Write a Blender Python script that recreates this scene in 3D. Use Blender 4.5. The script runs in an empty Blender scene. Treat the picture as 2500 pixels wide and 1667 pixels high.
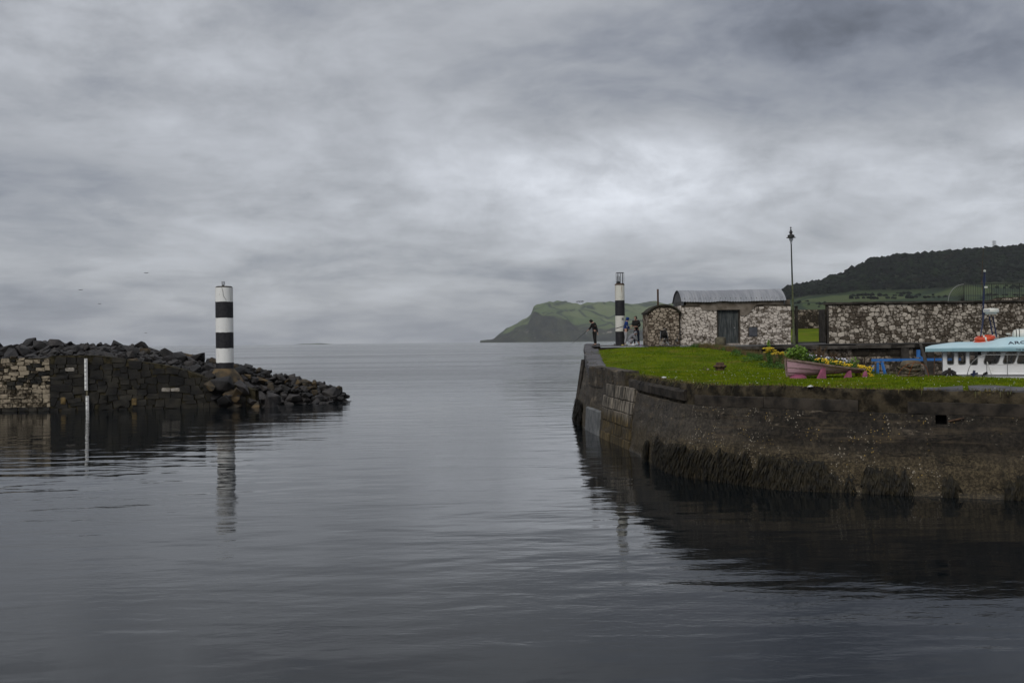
import bpy, bmesh, math, random
from mathutils import Vector, Matrix, noise as mnoise
from mathutils.geometry import delaunay_2d_cdt

sc = bpy.context.scene
C = sc.collection
PI = math.pi
H = 4.1                      # eye height above the water, metres
ROLL = 0.0122
FPX = 2500.0

# ------------------------------------------------------------------ camera
cam_d = bpy.data.cameras.new('camera')
cam = bpy.data.objects.new('camera', cam_d)
C.objects.link(cam)
cam.location = (0, 0, H)
cam.rotation_euler = (PI / 2, ROLL, 0)
cam_d.sensor_width = 36
cam_d.lens = 36
cam_d.clip_start = 0.1
cam_d.clip_end = 60000
sc.camera = cam

# ------------------------------------------------------------------ node helper
class N:
    def __init__(s, nt):
        s.nt = nt
    def put(s, sock, v):
        if v is None: return
        if hasattr(v, 'is_output'):
            s.nt.links.new(v, sock)
        elif isinstance(v, (tuple, list)):
            v = tuple(v)
            if len(v) == 3 and len(sock.default_value) == 4: v = v + (1,)
            sock.default_value = v
        else:
            try: sock.default_value = v
            except TypeError: sock.default_value = (v, v, v, 1)
    def node(s, t, **kw):
        n = s.nt.nodes.new('ShaderNode' + t)
        for k, v in kw.items():
            if k.startswith('i_'):
                s.put(n.inputs[k[2:].replace('_', ' ')], v)
            else:
                setattr(n, k, v)
        return n
    def m(s, op, a, b=None, c=None, clamp=False):
        n = s.nt.nodes.new('ShaderNodeMath'); n.operation = op; n.use_clamp = clamp
        s.put(n.inputs[0], a); s.put(n.inputs[1], b); s.put(n.inputs[2], c)
        return n.outputs[0]
    def vm(s, op, a, b=None):
        n = s.nt.nodes.new('ShaderNodeVectorMath'); n.operation = op
        s.put(n.inputs[0], a); s.put(n.inputs[1], b)
        return n.outputs[0]
    def mix(s, f, a, b, mode='MIX'):
        n = s.nt.nodes.new('ShaderNodeMix'); n.data_type = 'RGBA'; n.blend_type = mode
        s.put(n.inputs[0], f); s.put(n.inputs[6], a); s.put(n.inputs[7], b)
        return n.outputs[2]
    def noise(s, vec, scale, detail=4, rough=0.55, dist=0.0):
        n = s.nt.nodes.new('ShaderNodeTexNoise')
        s.put(n.inputs['Vector'], vec); n.inputs['Scale'].default_value = scale
        n.inputs['Detail'].default_value = detail; n.inputs['Roughness'].default_value = rough
        n.inputs['Distortion'].default_value = dist
        return n.outputs['Fac']
    def vor(s, vec, scale, feature='F1', out='Distance', rnd=1.0):
        n = s.nt.nodes.new('ShaderNodeTexVoronoi'); n.feature = feature
        s.put(n.inputs['Vector'], vec); n.inputs['Scale'].default_value = scale
        n.inputs['Randomness'].default_value = rnd
        return n.outputs[out]
    def sm(s, v, a, b):
        n = s.nt.nodes.new('ShaderNodeMapRange'); n.interpolation_type = 'SMOOTHSTEP'
        s.put(n.inputs[0], v); n.inputs[1].default_value = a; n.inputs[2].default_value = b
        return n.outputs[0]
    def scale(s, vec, sx, sy, sz):
        return s.vm('MULTIPLY', vec, (sx, sy, sz))
    def pos(s):
        return s.nt.nodes.new('ShaderNodeNewGeometry').outputs['Position']
    def rand(s):
        return s.nt.nodes.new('ShaderNodeObjectInfo').outputs['Random']
    def sep(s, v):
        n = s.nt.nodes.new('ShaderNodeSeparateXYZ'); s.put(n.inputs[0], v)
        return n.outputs
    def comb(s, x, y, z):
        n = s.nt.nodes.new('ShaderNodeCombineXYZ')
        s.put(n.inputs[0], x); s.put(n.inputs[1], y); s.put(n.inputs[2], z)
        return n.outputs[0]

# ------------------------------------------------------------------ sky: a broken overcast
SUN_EL, SUN_AZ = 42, 208          # degrees; azimuth clockwise from the view direction (+Y)
world = bpy.data.worlds.new('World')
sc.world = world
world.use_nodes = True
wn = world.node_tree
wn.nodes.clear()
b = N(wn)
dirv = b.node('TexCoord').outputs['Generated']
dx, dy, dz = b.sep(dirv)
el = b.m('ABSOLUTE', dz)
az = b.m('ARCTAN2', dx, dy)
k = b.m('DIVIDE', 1.0, b.m('ADD', el, 0.20))
pl = b.comb(b.m('MULTIPLY', dx, k), b.m('MULTIPLY', dy, k), 0.0)
warp = b.noise(b.vm('ADD', pl, (1.3, 5.1, 2.0)), 1.4, 4, 0.5)
plw = b.vm('ADD', pl, b.comb(b.m('MULTIPLY', warp, 0.55), b.m('MULTIPLY', warp, 0.35), 0.0))
n1 = b.noise(b.vm('ADD', plw, (3.1, 1.7, 0.0)), 1.05, 8, 0.55)
n2 = b.noise(b.vm('ADD', plw, (8.3, 2.2, 4.0)), 3.0, 9, 0.60)
n3 = b.noise(b.scale(dirv, 1.0, 1.0, 1.7), 6.5, 9, 0.60, 0.25)
n4 = b.noise(b.scale(dirv, 1.0, 1.0, 1.7), 19.0, 8, 0.62, 0.3)
def lobe(a0, e0, sa, se, amp):
    u = b.m('DIVIDE', b.m('SUBTRACT', az, a0), sa)
    v = b.m('DIVIDE', b.m('SUBTRACT', el, e0), se)
    q = b.m('ADD', b.m('MULTIPLY', u, u), b.m('MULTIPLY', v, v))
    return b.m('MULTIPLY', b.m('EXPONENT', b.m('MULTIPLY', q, -1.0)), amp)
lum = b.m('ADD', 0.425, b.m('MULTIPLY', b.m('SUBTRACT', b.sm(n1, 0.32, 0.68), 0.5), 0.17))
lum = b.m('ADD', lum, b.m('MULTIPLY', b.m('SUBTRACT', b.sm(n2, 0.33, 0.67), 0.5), 0.11))
lum = b.m('ADD', lum, b.m('MULTIPLY', b.m('SUBTRACT', n3, 0.5), 0.27))
lum = b.m('ADD', lum, b.m('MULTIPLY', b.m('SUBTRACT', n4, 0.5), 0.11))
wob = b.m('ADD', 0.5, b.m('MULTIPLY', b.m('ADD', b.sm(n3, 0.3, 0.7), b.sm(n4, 0.25, 0.75)), 0.5))
for L in [(0.08, 0.155, 0.13, 0.045, 0.23), (0.30, 0.155, 0.36, 0.055, 0.17), (0.52, 0.13, 0.12, 0.05, 0.10), (-0.04, 0.30, 0.20, 0.12, -0.06), (-0.42, 0.31, 0.22, 0.10, 0.12), (-0.28, 0.12, 0.10, 0.025, 0.07),
          (0.38, 0.255, 0.34, 0.085, -0.20), (-0.46, 0.140, 0.18, 0.045, -0.16), (0.06, 0.065, 0.15, 0.022, -0.07), (-0.1, 0.0, 0.9, 0.045, -0.11), (-0.08, 0.115, 0.13, 0.04, 0.05)]:
    lum = b.m('ADD', lum, b.m('MULTIPLY', lobe(*L), wob))
# the cloud sheet is thinner overhead, as overcast skies are
lum = b.m('MULTIPLY', lum, b.m('ADD', 1.0, b.m('MULTIPLY', b.sm(el, 0.45, 1.0), 0.8)))
lum = b.m('MAXIMUM', lum, 0.10)
tint = b.mix(b.sm(lum, 0.18, 0.45), (0.865, 0.945, 1.14, 1), (0.95, 0.99, 1.07, 1))
cloud = b.mix(1.0, b.comb(lum, lum, lum), tint, 'MULTIPLY')
cloud10 = b.mix(1.0, cloud, (10, 10, 10, 1), 'MULTIPLY')
sky = b.node('TexSky', sky_type='NISHITA', sun_disc=False, sun_elevation=math.radians(SUN_EL),
             sun_rotation=math.radians(SUN_AZ))
colr = b.mix(0.95, sky.outputs[0], cloud10)
bg = b.node('Background', i_Color=colr, i_Strength=0.1)
wo = b.node('OutputWorld')
wn.links.new(bg.outputs[0], wo.inputs['Surface'])

# ------------------------------------------------------------------ sun behind the cloud
sun_d = bpy.data.lights.new('sun', 'SUN')
sun_d.energy = 1.5
sun_d.angle = math.radians(25)
sun_d.color = (1.0, 0.97, 0.92)
sun = bpy.data.objects.new('sun', sun_d)
C.objects.link(sun)
_a, _e = math.radians(SUN_AZ), math.radians(SUN_EL)
sdir = Vector((math.sin(_a) * math.cos(_e), math.cos(_a) * math.cos(_e), math.sin(_e)))
sun.rotation_euler = sdir.to_track_quat('Z', 'Y').to_euler()

vs = sc.view_settings
sc.display_settings.display_device = 'sRGB'
vs.view_transform = 'Standard'
vs.look = 'None'
vs.exposure = 0.0
vs.gamma = 1.0
vs.use_curve_mapping = False
cy = sc.cycles
cy.max_bounces = 6
cy.diffuse_bounces = 3
cy.glossy_bounces = 3
cy.transmission_bounces = 4
cy.transparent_max_bounces = 8
cy.volume_bounces = 1
cy.caustics_reflective = False
cy.caustics_refractive = False
cy.use_denoising = True
sc.render.film_transparent = False

# ------------------------------------------------------------------ scene helpers
def at(px, py, Y):
    """the point at depth Y seen at a pixel of the 2500 x 1667 photograph (used to measure the place)"""
    u, w = px - 1250.0, 833.5 - py
    c, s = math.cos(ROLL), math.sin(ROLL)
    a, e = (u * c + w * s) / FPX, (-u * s + w * c) / FPX
    return Vector((a * Y, Y, H + e * Y))
def on(px, py, z=0.0):
    u, w = px - 1250.0, 833.5 - py
    c, s = math.cos(ROLL), math.sin(ROLL)
    a, e = (u * c + w * s) / FPX, (-u * s + w * c) / FPX
    Y = (z - H) / e
    return Vector((a * Y, Y, z))

WLOC = {}
def tag(o, label=None, cat=None, group=None, kind=None):
    if label: o['label'] = label
    if cat: o['category'] = cat
    if group: o['group'] = group
    if kind: o['kind'] = kind
    return o
def thing(name, label, cat, loc, group=None):
    o = bpy.data.objects.new(name, None)
    o.empty_display_size = 0.2
    C.objects.link(o)
    o.location = loc
    WLOC[o.name] = Vector(loc)
    return tag(o, label, cat, group)
def link(name, me, parent, org, matl=None):
    o = bpy.data.objects.new(name, me)
    C.objects.link(o)
    WLOC[o.name] = Vector(org)
    if parent is not None:
        o.parent = parent
        o.location = Vector(org) - WLOC[parent.name]
    else:
        o.location = org
    if matl is not None and not me.materials: me.materials.append(matl)
    return o
def mk(name, V, F, matl, parent=None, smooth=False, origin=None, ang=35):
    V = [Vector(v) for v in V]
    if origin is None:
        n = len(V)
        cx = sum(v.x for v in V) / n; cyy = sum(v.y for v in V) / n
        origin = Vector((cx, cyy, min(v.z for v in V)))
    else:
        origin = Vector(origin)
    me = bpy.data.meshes.new(name)
    me.from_pydata([tuple(v - origin) for v in V], [], F)
    me.validate()
    if smooth:
        me.polygons.foreach_set('use_smooth', [True] * len(me.polygons))
        me.set_sharp_from_angle(angle=math.radians(ang))
    me.update()
    return link(name, me, parent, origin, matl)

class MB:
    def __init__(s): s.V, s.F = [], []
    def add(s, V, F):
        k0 = len(s.V)
        s.V += [Vector(v) for v in V]
        s.F += [tuple(i + k0 for i in f) for f in F]
        return s
    def box(s, c, d, rz=0.0, R=None, taper=1.0):
        x, y, z = d[0] / 2, d[1] / 2, d[2] / 2
        V = []
        for sz in (-1, 1):
            t = taper if sz > 0 else 1.0
            for sx, sy in ((-1, -1), (1, -1), (1, 1), (-1, 1)):
                V.append(Vector((sx * x * t, sy * y * t, sz * z)))
        M3 = R if R is not None else Matrix.Rotation(rz, 3, 'Z')
        V = [M3 @ v + Vector(c) for v in V]
        return s.add(V, [(3, 2, 1, 0), (4, 5, 6, 7), (0, 1, 5, 4), (1, 2, 6, 5), (2, 3, 7, 6), (3, 0, 4, 7)])
    def bar(s, p, q, w, h=None):
        p, q = Vector(p), Vector(q)
        d = q - p
        R = d.to_track_quat('X', 'Z').to_matrix()
        return s.box((p + q) / 2, (d.length, w, h or w), R=R)
    def tube(s, pts, r, n=8, cap=True, closed=False):
        pts = [Vector(p) for p in pts]
        m_ = len(pts)
        rr = r if isinstance(r, (list, tuple)) else [r] * m_
        V, F = [], []
        up = None
        for i, p in enumerate(pts):
            if closed:
                d = pts[(i + 1) % m_] - pts[i - 1]
            else:
                d = pts[min(i + 1, m_ - 1)] - pts[max(i - 1, 0)]
            d.normalize()
            if up is None:
                up = d.orthogonal().normalized()
            else:
                up = (up - d * up.dot(d)).normalized()
            side = d.cross(up)
            for j in range(n):
                a = 2 * PI * j / n
                V.append(p + (up * math.cos(a) + side * math.sin(a)) * rr[i])
        for i in range(m_ if closed else m_ - 1):
            i2 = (i + 1) % m_
            for j in range(n):
                F.append((i * n + j, i * n + (j + 1) % n, i2 * n + (j + 1) % n, i2 * n + j))
        if cap and not closed:
            F.append(tuple(range(n - 1, -1, -1)))
            F.append(tuple((m_ - 1) * n + j for j in range(n)))
        return s.add(V, F)
    def lathe(s, c, prof, n=24, cap=True, tilt=None):
        c = Vector(c)
        V, F = [], []
        for r, z in prof:
            for j in range(n):
                a = 2 * PI * j / n
                v = Vector((r * math.cos(a), r * math.sin(a), z))
                if tilt is not None: v = tilt @ v
                V.append(c + v)
        for i in range(len(prof) - 1):
            for j in range(n):
                F.append((i * n + j, i * n + (j + 1) % n, (i + 1) * n + (j + 1) % n, (i + 1) * n + j))
        if cap:
            F.append(tuple(range(n - 1, -1, -1)))
            F.append(tuple((len(prof) - 1) * n + j for j in range(n)))
        return s.add(V, F)
    def prism(s, poly, a, bvec):
        """poly: list of 3D points; extruded by vector bvec from offset a"""
        P = [Vector(p) + Vector(a) for p in poly]
        Q = [p + Vector(bvec) for p in P]
        n = len(P)
        F = [tuple(range(n - 1, -1, -1)), tuple(range(n, 2 * n))]
        F += [(i, (i + 1) % n, n + (i + 1) % n, n + i) for i in range(n)]
        return s.add(P + Q, F)
    def ball(s, c, r, n=10, sx=1, sy=1, sz=1):
        prof = []
        m_ = max(4, n // 2)
        c = Vector(c)
        V, F = [], []
        for i in range(m_ + 1):
            t = PI * i / m_
            for j in range(n):
                a = 2 * PI * j / n
                V.append(c + Vector((r * sx * math.sin(t) * math.cos(a), r * sy * math.sin(t) * math.sin(a), -r * sz * math.cos(t))))
        for i in range(m_):
            for j in range(n):
                F.append((i * n + j, i * n + (j + 1) % n, (i + 1) * n + (j + 1) % n, (i + 1) * n + j))
        return s.add(V, F)
    def build(s, name, matl, parent=None, smooth=False, origin=None, ang=35):
        return mk(name, s.V, s.F, matl, parent, smooth, origin, ang)

def smooth01(t):
    t = max(0.0, min(1.0, t))
    return t * t * (3 - 2 * t)
def lerp_table(tab, x):
    if x <= tab[0][0]: return tab[0][1]
    for (x0, y0), (x1, y1) in zip(tab, tab[1:]):
        if x <= x1: return y0 + (y1 - y0) * (x - x0) / (x1 - x0)
    return tab[-1][1]
def catmull(P, step):
    P = [Vector(p) for p in P]
    Q = [2 * P[0] - P[1]] + P + [2 * P[-1] - P[-2]]
    out = []
    for i in range(1, len(Q) - 2):
        n = max(2, int((Q[i + 1] - Q[i]).length / step))
        for j in range(n):
            t = j / n
            out.append(0.5 * ((2 * Q[i]) + (Q[i + 1] - Q[i - 1]) * t + (2 * Q[i - 1] - 5 * Q[i] + 4 * Q[i + 1] - Q[i + 2]) * t * t
                              + (3 * Q[i] - Q[i - 1] - 3 * Q[i + 1] + Q[i + 2]) * t ** 3))
    out.append(P[-1])
    return out
def fbm(x, y, z, oct=4):
    return mnoise.fractal(Vector((x, y, z)), 1.0, 2.0, oct)

# ------------------------------------------------------------------ materials
def M(name, fn, rough=0.8, spec=0.3, metal=0.0, bump=None):
    m_ = bpy.data.materials.new(name)
    m_.use_nodes = True
    nt = m_.node_tree
    nt.nodes.clear()
    b = N(nt)
    p = b.node('BsdfPrincipled')
    p.inputs['Roughness'].default_value = rough
    p.inputs['Specular IOR Level'].default_value = spec
    p.inputs['Metallic'].default_value = metal
    o = b.node('OutputMaterial')
    nt.links.new(p.outputs[0], o.inputs['Surface'])
    r = fn(b)
    h = None
    if isinstance(r, dict):
        for k_, v in r.items():
            if k_ == 'h': h = v
            else: b.put(p.inputs[k_], v)
    else:
        b.put(p.inputs['Base Color'], r)
    if h is not None:
        st, dist = bump or (0.5, 0.02)
        bn = b.node('Bump', i_Strength=st, i_Distance=dist, i_Height=h)
        nt.links.new(bn.outputs[0], p.inputs['Normal'])
    return m_
def two(c1, c2, scale=3.0, lo=0.35, hi=0.65, bscale=None, rnd=0.0, detail=6):
    def fn(b):
        P = b.pos()
        f = b.sm(b.noise(P, scale, detail, 0.6), lo, hi)
        c = b.mix(f, c1, c2)
        if rnd:
            v = b.m('ADD', 1.0 - rnd, b.m('MULTIPLY', b.rand(), 2 * rnd))
            c = b.mix(1.0, c, b.comb(v, v, v), 'MULTIPLY')
        r = {'Base Color': c}
        r['h'] = b.noise(P, bscale or scale * 6, 6, 0.65)
        return r
    return fn

def limewash(dark_amt, white=(0.58, 0.52, 0.46), dark=(0.095, 0.075, 0.056)):
    def fn(b):
        P = b.pos()
        R = b.rand()
        f = b.noise(P, 5.5, 6, 0.62, 0.4)
        g = b.noise(P, 0.8, 3, 0.5)
        f = b.m('ADD', f, b.m('MULTIPLY', b.m('SUBTRACT', R, 0.5), 0.34))
        f = b.m('ADD', f, b.m('MULTIPLY', b.m('SUBTRACT', g, 0.5), 0.45))
        f = b.sm(f, dark_amt - 0.14, dark_amt + 0.16)
        c = b.mix(f, dark, white)
        fine = b.noise(P, 30, 4, 0.7)
        c = b.mix(b.m('MULTIPLY', b.sm(fine, 0.55, 0.7), 0.45), c, (0.16, 0.125, 0.09))
        return {'Base Color': c, 'h': b.noise(P, 24, 5, 0.7)}
    return fn

MAT = {}
MAT['limewash_hut'] = M('limewashed_stone', limewash(0.41), 0.9, 0.2, bump=(0.6, 0.03))
MAT['limewash_wall'] = M('worn_limewashed_stone', limewash(0.485, (0.45, 0.40, 0.335), (0.075, 0.06, 0.045)), 0.9, 0.2, bump=(0.6, 0.03))
MAT['limewash_small'] = M('patchy_limewashed_stone', limewash(0.49, (0.36, 0.30, 0.235), (0.085, 0.062, 0.044)), 0.9, 0.2, bump=(0.6, 0.03))
MAT['limewash_ret'] = M('dark_retaining_stone', limewash(0.60, (0.30, 0.25, 0.2), (0.03, 0.024, 0.018)), 0.9, 0.2, bump=(0.6, 0.03))
MAT['mortar'] = M('mossy_mortar', two((0.035, 0.027, 0.018), (0.075, 0.062, 0.042), 2.5, rnd=0), 0.95, 0.1, bump=(0.7, 0.03))
MAT['mortar_hut'] = M('damp_mortar', two((0.05, 0.04, 0.03), (0.20, 0.17, 0.14), 1.6), 0.95, 0.1, bump=(0.7, 0.03))
MAT['mortar_pier'] = M('lichen_mortar', two((0.010, 0.009, 0.005), (0.055, 0.046, 0.026), 3.0), 0.95, 0.1, bump=(0.7, 0.03))
MAT['concrete_band'] = M('stained_render', two((0.085, 0.068, 0.05), (0.20, 0.17, 0.14), 1.5), 0.9, 0.2, bump=(0.4, 0.01))
MAT['coping'] = M('weathered_coping', two((0.026, 0.022, 0.018), (0.075, 0.066, 0.056), 2.0, rnd=0.25), 0.85, 0.25, bump=(0.5, 0.015))
MAT['basalt'] = M('wet_basalt', two((0.008, 0.007, 0.007), (0.030, 0.026, 0.0245), 1.6, rnd=0.55), 0.62, 0.35, bump=(0.8, 0.05))
MAT['basalt_ochre'] = M('lichened_basalt', two((0.020, 0.017, 0.012), (0.085, 0.057, 0.026), 1.4, rnd=0.35), 0.75, 0.3, bump=(0.8, 0.05))
MAT['pier_stone'] = M('dark_pier_stone', two((0.007, 0.0065, 0.006), (0.024, 0.021, 0.015), 1.2, rnd=0.45), 0.75, 0.3, bump=(0.7, 0.03))
MAT['pier_pale'] = M('pale_pier_stone', limewash(0.455, (0.33, 0.275, 0.20), (0.030, 0.023, 0.014)), 0.9, 0.2, bump=(0.6, 0.03))
MAT['pier_white'] = M('white_pier_stone', two((0.34, 0.31, 0.27), (0.18, 0.16, 0.13), 6), 0.9, 0.2, bump=(0.5, 0.02))
MAT['pier_ochre'] = M('ochre_pier_stone', two((0.17, 0.12, 0.05), (0.08, 0.055, 0.025), 5), 0.9, 0.2, bump=(0.5, 0.02))
def worn_white(b):
    P = b.pos()
    st = b.sm(b.noise(b.scale(P, 6, 6, 0.5), 1.0, 5, 0.65), 0.52, 0.74)
    fl = b.sm(b.noise(P, 7, 7, 0.7), 0.57, 0.72)
    c = b.mix(b.m('MULTIPLY', st, 0.55), (0.78, 0.78, 0.755), (0.40, 0.375, 0.32))
    return {'Base Color': b.mix(b.m('MULTIPLY', fl, 0.6), c, (0.36, 0.35, 0.31)), 'h': b.noise(P, 14, 5, 0.6)}
MAT['white_paint'] = M('weathered_white_paint', worn_white, 0.7, 0.3, bump=(0.25, 0.01))
MAT['black_paint'] = M('black_paint', two((0.010, 0.010, 0.013), (0.022, 0.021, 0.024), 5), 0.6, 0.35, bump=(0.2, 0.01))
def rusty_white(b):
    P = b.pos()
    st = b.noise(b.scale(P, 9, 9, 0.7), 1.0, 5, 0.6)
    z = b.sep(P)[2]
    f = b.m('MULTIPLY', b.sm(st, 0.56, 0.72), b.sm(z, 5.9, 7.2))
    c = b.mix(b.sm(b.noise(P, 5, 6, 0.7), 0.5, 0.75), (0.62, 0.61, 0.55), (0.42, 0.40, 0.34))
    return {'Base Color': b.mix(b.m('MULTIPLY', f, 0.8), c, (0.24, 0.13, 0.05))}
MAT['rusty_white'] = M('rust_streaked_white_paint', rusty_white, 0.7, 0.3)
MAT['dark_metal'] = M('dark_painted_metal', two((0.012, 0.013, 0.014), (0.03, 0.028, 0.026), 6), 0.5, 0.4)
MAT['grey_metal'] = M('galvanised_metal', two((0.18, 0.19, 0.2), (0.28, 0.29, 0.3), 8), 0.45, 0.5, 0.6)
MAT['rust'] = M('rusty_iron', two((0.045, 0.028, 0.02), (0.10, 0.055, 0.03), 9), 0.85, 0.3, bump=(0.5, 0.01))
MAT['lamp_green'] = M('mossy_green_post', lambda b: b.mix(b.sm(b.sep(b.pos())[2], 7.0, 7.6), b.mix(b.sm(b.noise(b.pos(), 6, 5), 0.4, 0.6), (0.05, 0.06, 0.025), (0.085, 0.095, 0.045)), (0.02, 0.024, 0.018)), 0.6, 0.35)
def glass(b):
    return {'Base Color': (0.55, 0.57, 0.6), 'Transmission Weight': 0.3, 'IOR': 1.1, 'Alpha': 0.7}
MAT['clear_glass'] = M('clear_lamp_glass', glass, 0.05, 0.5)
def corr(b):
    P = b.pos()
    st = b.noise(b.scale(P, 3.0, 0.4, 0.4), 1.0, 4, 0.6)
    c = b.mix(b.sm(st, 0.4, 0.65), (0.20, 0.207, 0.225), (0.27, 0.275, 0.29))
    c = b.mix(b.m('MULTIPLY', b.sm(b.noise(P, 3.0, 7, 0.7), 0.62, 0.74), 0.6), c, (0.17, 0.15, 0.135))
    return {'Base Color': c}
MAT['corrugated'] = M('corrugated_sheet', corr, 0.55, 0.4, 0.15)
MAT['dark_sheet'] = M('dark_roof_felt', two((0.02, 0.018, 0.013), (0.04, 0.036, 0.024), 4), 0.9, 0.2, bump=(0.5, 0.02))
MAT['grey_sheet'] = M('grey_gable_sheet', two((0.075, 0.077, 0.082), (0.11, 0.112, 0.118), 3), 0.7, 0.3)
def doorp(b):
    P = b.pos()
    f = b.noise(b.scale(P, 14, 14, 1.2), 1.0, 5, 0.65)
    c = b.mix(b.sm(f, 0.4, 0.65), (0.028, 0.034, 0.036), (0.085, 0.092, 0.090))
    w = b.sm(b.noise(P, 2.2, 5, 0.6), 0.55, 0.7)
    return {'Base Color': b.mix(b.m('MULTIPLY', w, 0.5), c, (0.12, 0.11, 0.085)), 'h': f}
MAT['door'] = M('peeling_grey_green_boards', doorp, 0.75, 0.3, bump=(0.4, 0.01))
MAT['slate'] = M('slate_panel', two((0.05, 0.052, 0.062), (0.075, 0.077, 0.088), 7), 0.6, 0.35)
MAT['wet_path'] = M('wet_concrete_path', two((0.04, 0.037, 0.036), (0.085, 0.08, 0.077), 1.3), 0.8, 0.25, bump=(0.7, 0.03))
MAT['slab'] = M('grey_concrete_slab', two((0.05, 0.048, 0.052), (0.10, 0.096, 0.10), 1.5), 0.75, 0.3, bump=(0.5, 0.02))
MAT['mossy_block'] = M('mossy_stone_block', two((0.07, 0.062, 0.045), (0.14, 0.125, 0.085), 3), 0.9, 0.2, bump=(0.6, 0.03))
MAT['step'] = M('whitewashed_step', two((0.36, 0.32, 0.28), (0.2, 0.175, 0.15), 5), 0.9, 0.2, bump=(0.4, 0.02))
MAT['timber'] = M('dark_wet_timber', two((0.02, 0.017, 0.014), (0.05, 0.043, 0.036), 3), 0.85, 0.25, bump=(0.6, 0.02))
MAT['blue_paint'] = M('bright_blue_paint', two((0.022, 0.12, 0.36), (0.035, 0.16, 0.44), 3), 0.5, 0.4)
MAT['navy_paint'] = M('navy_mast_paint', two((0.006, 0.012, 0.045), (0.010, 0.018, 0.06), 4), 0.45, 0.4)
MAT['rope'] = M('weathered_rope', two((0.05, 0.042, 0.028), (0.13, 0.108, 0.075), 20), 0.95, 0.1, bump=(0.7, 0.01))
MAT['rope_orange'] = M('orange_rope', two((0.14, 0.05, 0.018), (0.20, 0.075, 0.03), 20), 0.9, 0.1)
MAT['bollard'] = M('mossy_concrete_bollard', two((0.075, 0.062, 0.042), (0.125, 0.105, 0.075), 4), 0.9, 0.2, bump=(0.5, 0.02))
MAT['boat_white'] = M('grubby_white_gelcoat', lambda b: {'Base Color': b.mix(b.sm(b.noise(b.scale(b.pos(), 1.2, 1.2, 5), 1.0, 6, 0.65), 0.54, 0.75), (0.70, 0.70, 0.69), (0.50, 0.47, 0.41))}, 0.4, 0.45)
MAT['boat_roof'] = M('pale_blue_gelcoat', two((0.40, 0.57, 0.62), (0.45, 0.61, 0.65), 2), 0.4, 0.45)
MAT['boat_trim'] = M('teal_roof_edge', two((0.21, 0.36, 0.41), (0.25, 0.40, 0.44), 2), 0.45, 0.45)
MAT['dark_glass'] = M('dark_cabin_glass', lambda b: {'Base Color': (0.02, 0.02, 0.02)}, 0.06, 0.5)
MAT['white_plastic'] = M('white_plastic', two((0.62, 0.62, 0.57), (0.56, 0.56, 0.5), 6), 0.4, 0.45)
MAT['orange'] = M('orange_lifebuoy', two((0.58, 0.075, 0.02), (0.44, 0.045, 0.015), 6), 0.5, 0.4)
MAT['rubber'] = M('black_rubber', two((0.012, 0.011, 0.011), (0.03, 0.027, 0.025), 8), 0.8, 0.3)
MAT['ink'] = M('dark_lettering', lambda b: (0.018, 0.02, 0.045), 0.5, 0.3)
MAT['blue_ink'] = M('blue_lettering', lambda b: (0.03, 0.06, 0.2), 0.5, 0.3)
MAT['steel_rail'] = M('stainless_rail', lambda b: (0.22, 0.22, 0.21), 0.4, 0.5, 0.4)
MAT['pink_hull'] = M('peeling_mauve_hull', lambda b: {'Base Color': b.mix(b.sm(b.noise(b.scale(b.pos(), 1.5, 1.5, 4), 2.2, 7, 0.7), 0.58, 0.76), (0.43, 0.265, 0.31), (0.24, 0.145, 0.165)), 'h': b.noise(b.scale(b.pos(), 2, 2, 9), 3.0, 6, 0.7)}, 0.8, 0.25, bump=(0.5, 0.02))
MAT['pink_prop'] = M('pink_painted_prop', two((0.30, 0.085, 0.15), (0.22, 0.06, 0.105), 5), 0.7, 0.3)
MAT['old_wood'] = M('rotten_gunwale_wood', two((0.15, 0.10, 0.085), (0.27, 0.20, 0.175), 8), 0.9, 0.2, bump=(0.6, 0.01))
MAT['soil'] = M('dark_soil', two((0.02, 0.016, 0.011), (0.045, 0.036, 0.024), 6), 0.95, 0.1)
def leafm(name, c1, c2, sc_=2.0):
    def fn(b):
        P = b.pos()
        f = b.noise(P, sc_, 4, 0.6)
        return {'Base Color': b.mix(b.sm(f, 0.35, 0.65), c1, c2), 'Transmission Weight': 0.0}
    return M(name, fn, 0.7, 0.25)
MAT['leaf_bright'] = leafm('bright_leaves', (0.10, 0.19, 0.025), (0.16, 0.25, 0.04), 9)
MAT['leaf_mid'] = leafm('green_leaves', (0.03, 0.075, 0.012), (0.06, 0.12, 0.02), 9)
MAT['leaf_dry'] = leafm('dry_grass', (0.16, 0.11, 0.045), (0.09, 0.075, 0.03), 9)
MAT['leaf_bronze'] = leafm('bronze_sword_leaves', (0.05, 0.03, 0.02), (0.085, 0.055, 0.03), 9)
MAT['petal_yellow'] = leafm('yellow_petals', (0.60, 0.38, 0.012), (0.68, 0.47, 0.03), 20)
MAT['petal_gold'] = leafm('golden_flower_heads', (0.46, 0.33, 0.012), (0.56, 0.40, 0.02), 20)
MAT['petal_white'] = leafm('pale_petals', (0.42, 0.42, 0.50), (0.62, 0.62, 0.68), 20)
MAT['daisy'] = leafm('white_daisies', (0.55, 0.57, 0.5), (0.65, 0.65, 0.6), 20)
MAT['weed'] = leafm('olive_brown_seaweed', (0.005, 0.004, 0.002), (0.021, 0.016, 0.0065), 6)
MAT['moss'] = leafm('moss_and_dead_grass', (0.035, 0.045, 0.012), (0.13, 0.095, 0.035), 2.5)
MAT['skin'] = M('skin', lambda b: (0.42, 0.25, 0.19), 0.6, 0.3)
MAT['cloth_black'] = M('black_cloth', two((0.011, 0.010, 0.010), (0.02, 0.019, 0.018), 9), 0.9, 0.15)
MAT['cloth_navy'] = M('dark_navy_cloth', two((0.010, 0.014, 0.026), (0.016, 0.022, 0.038), 9), 0.9, 0.15)
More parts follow.
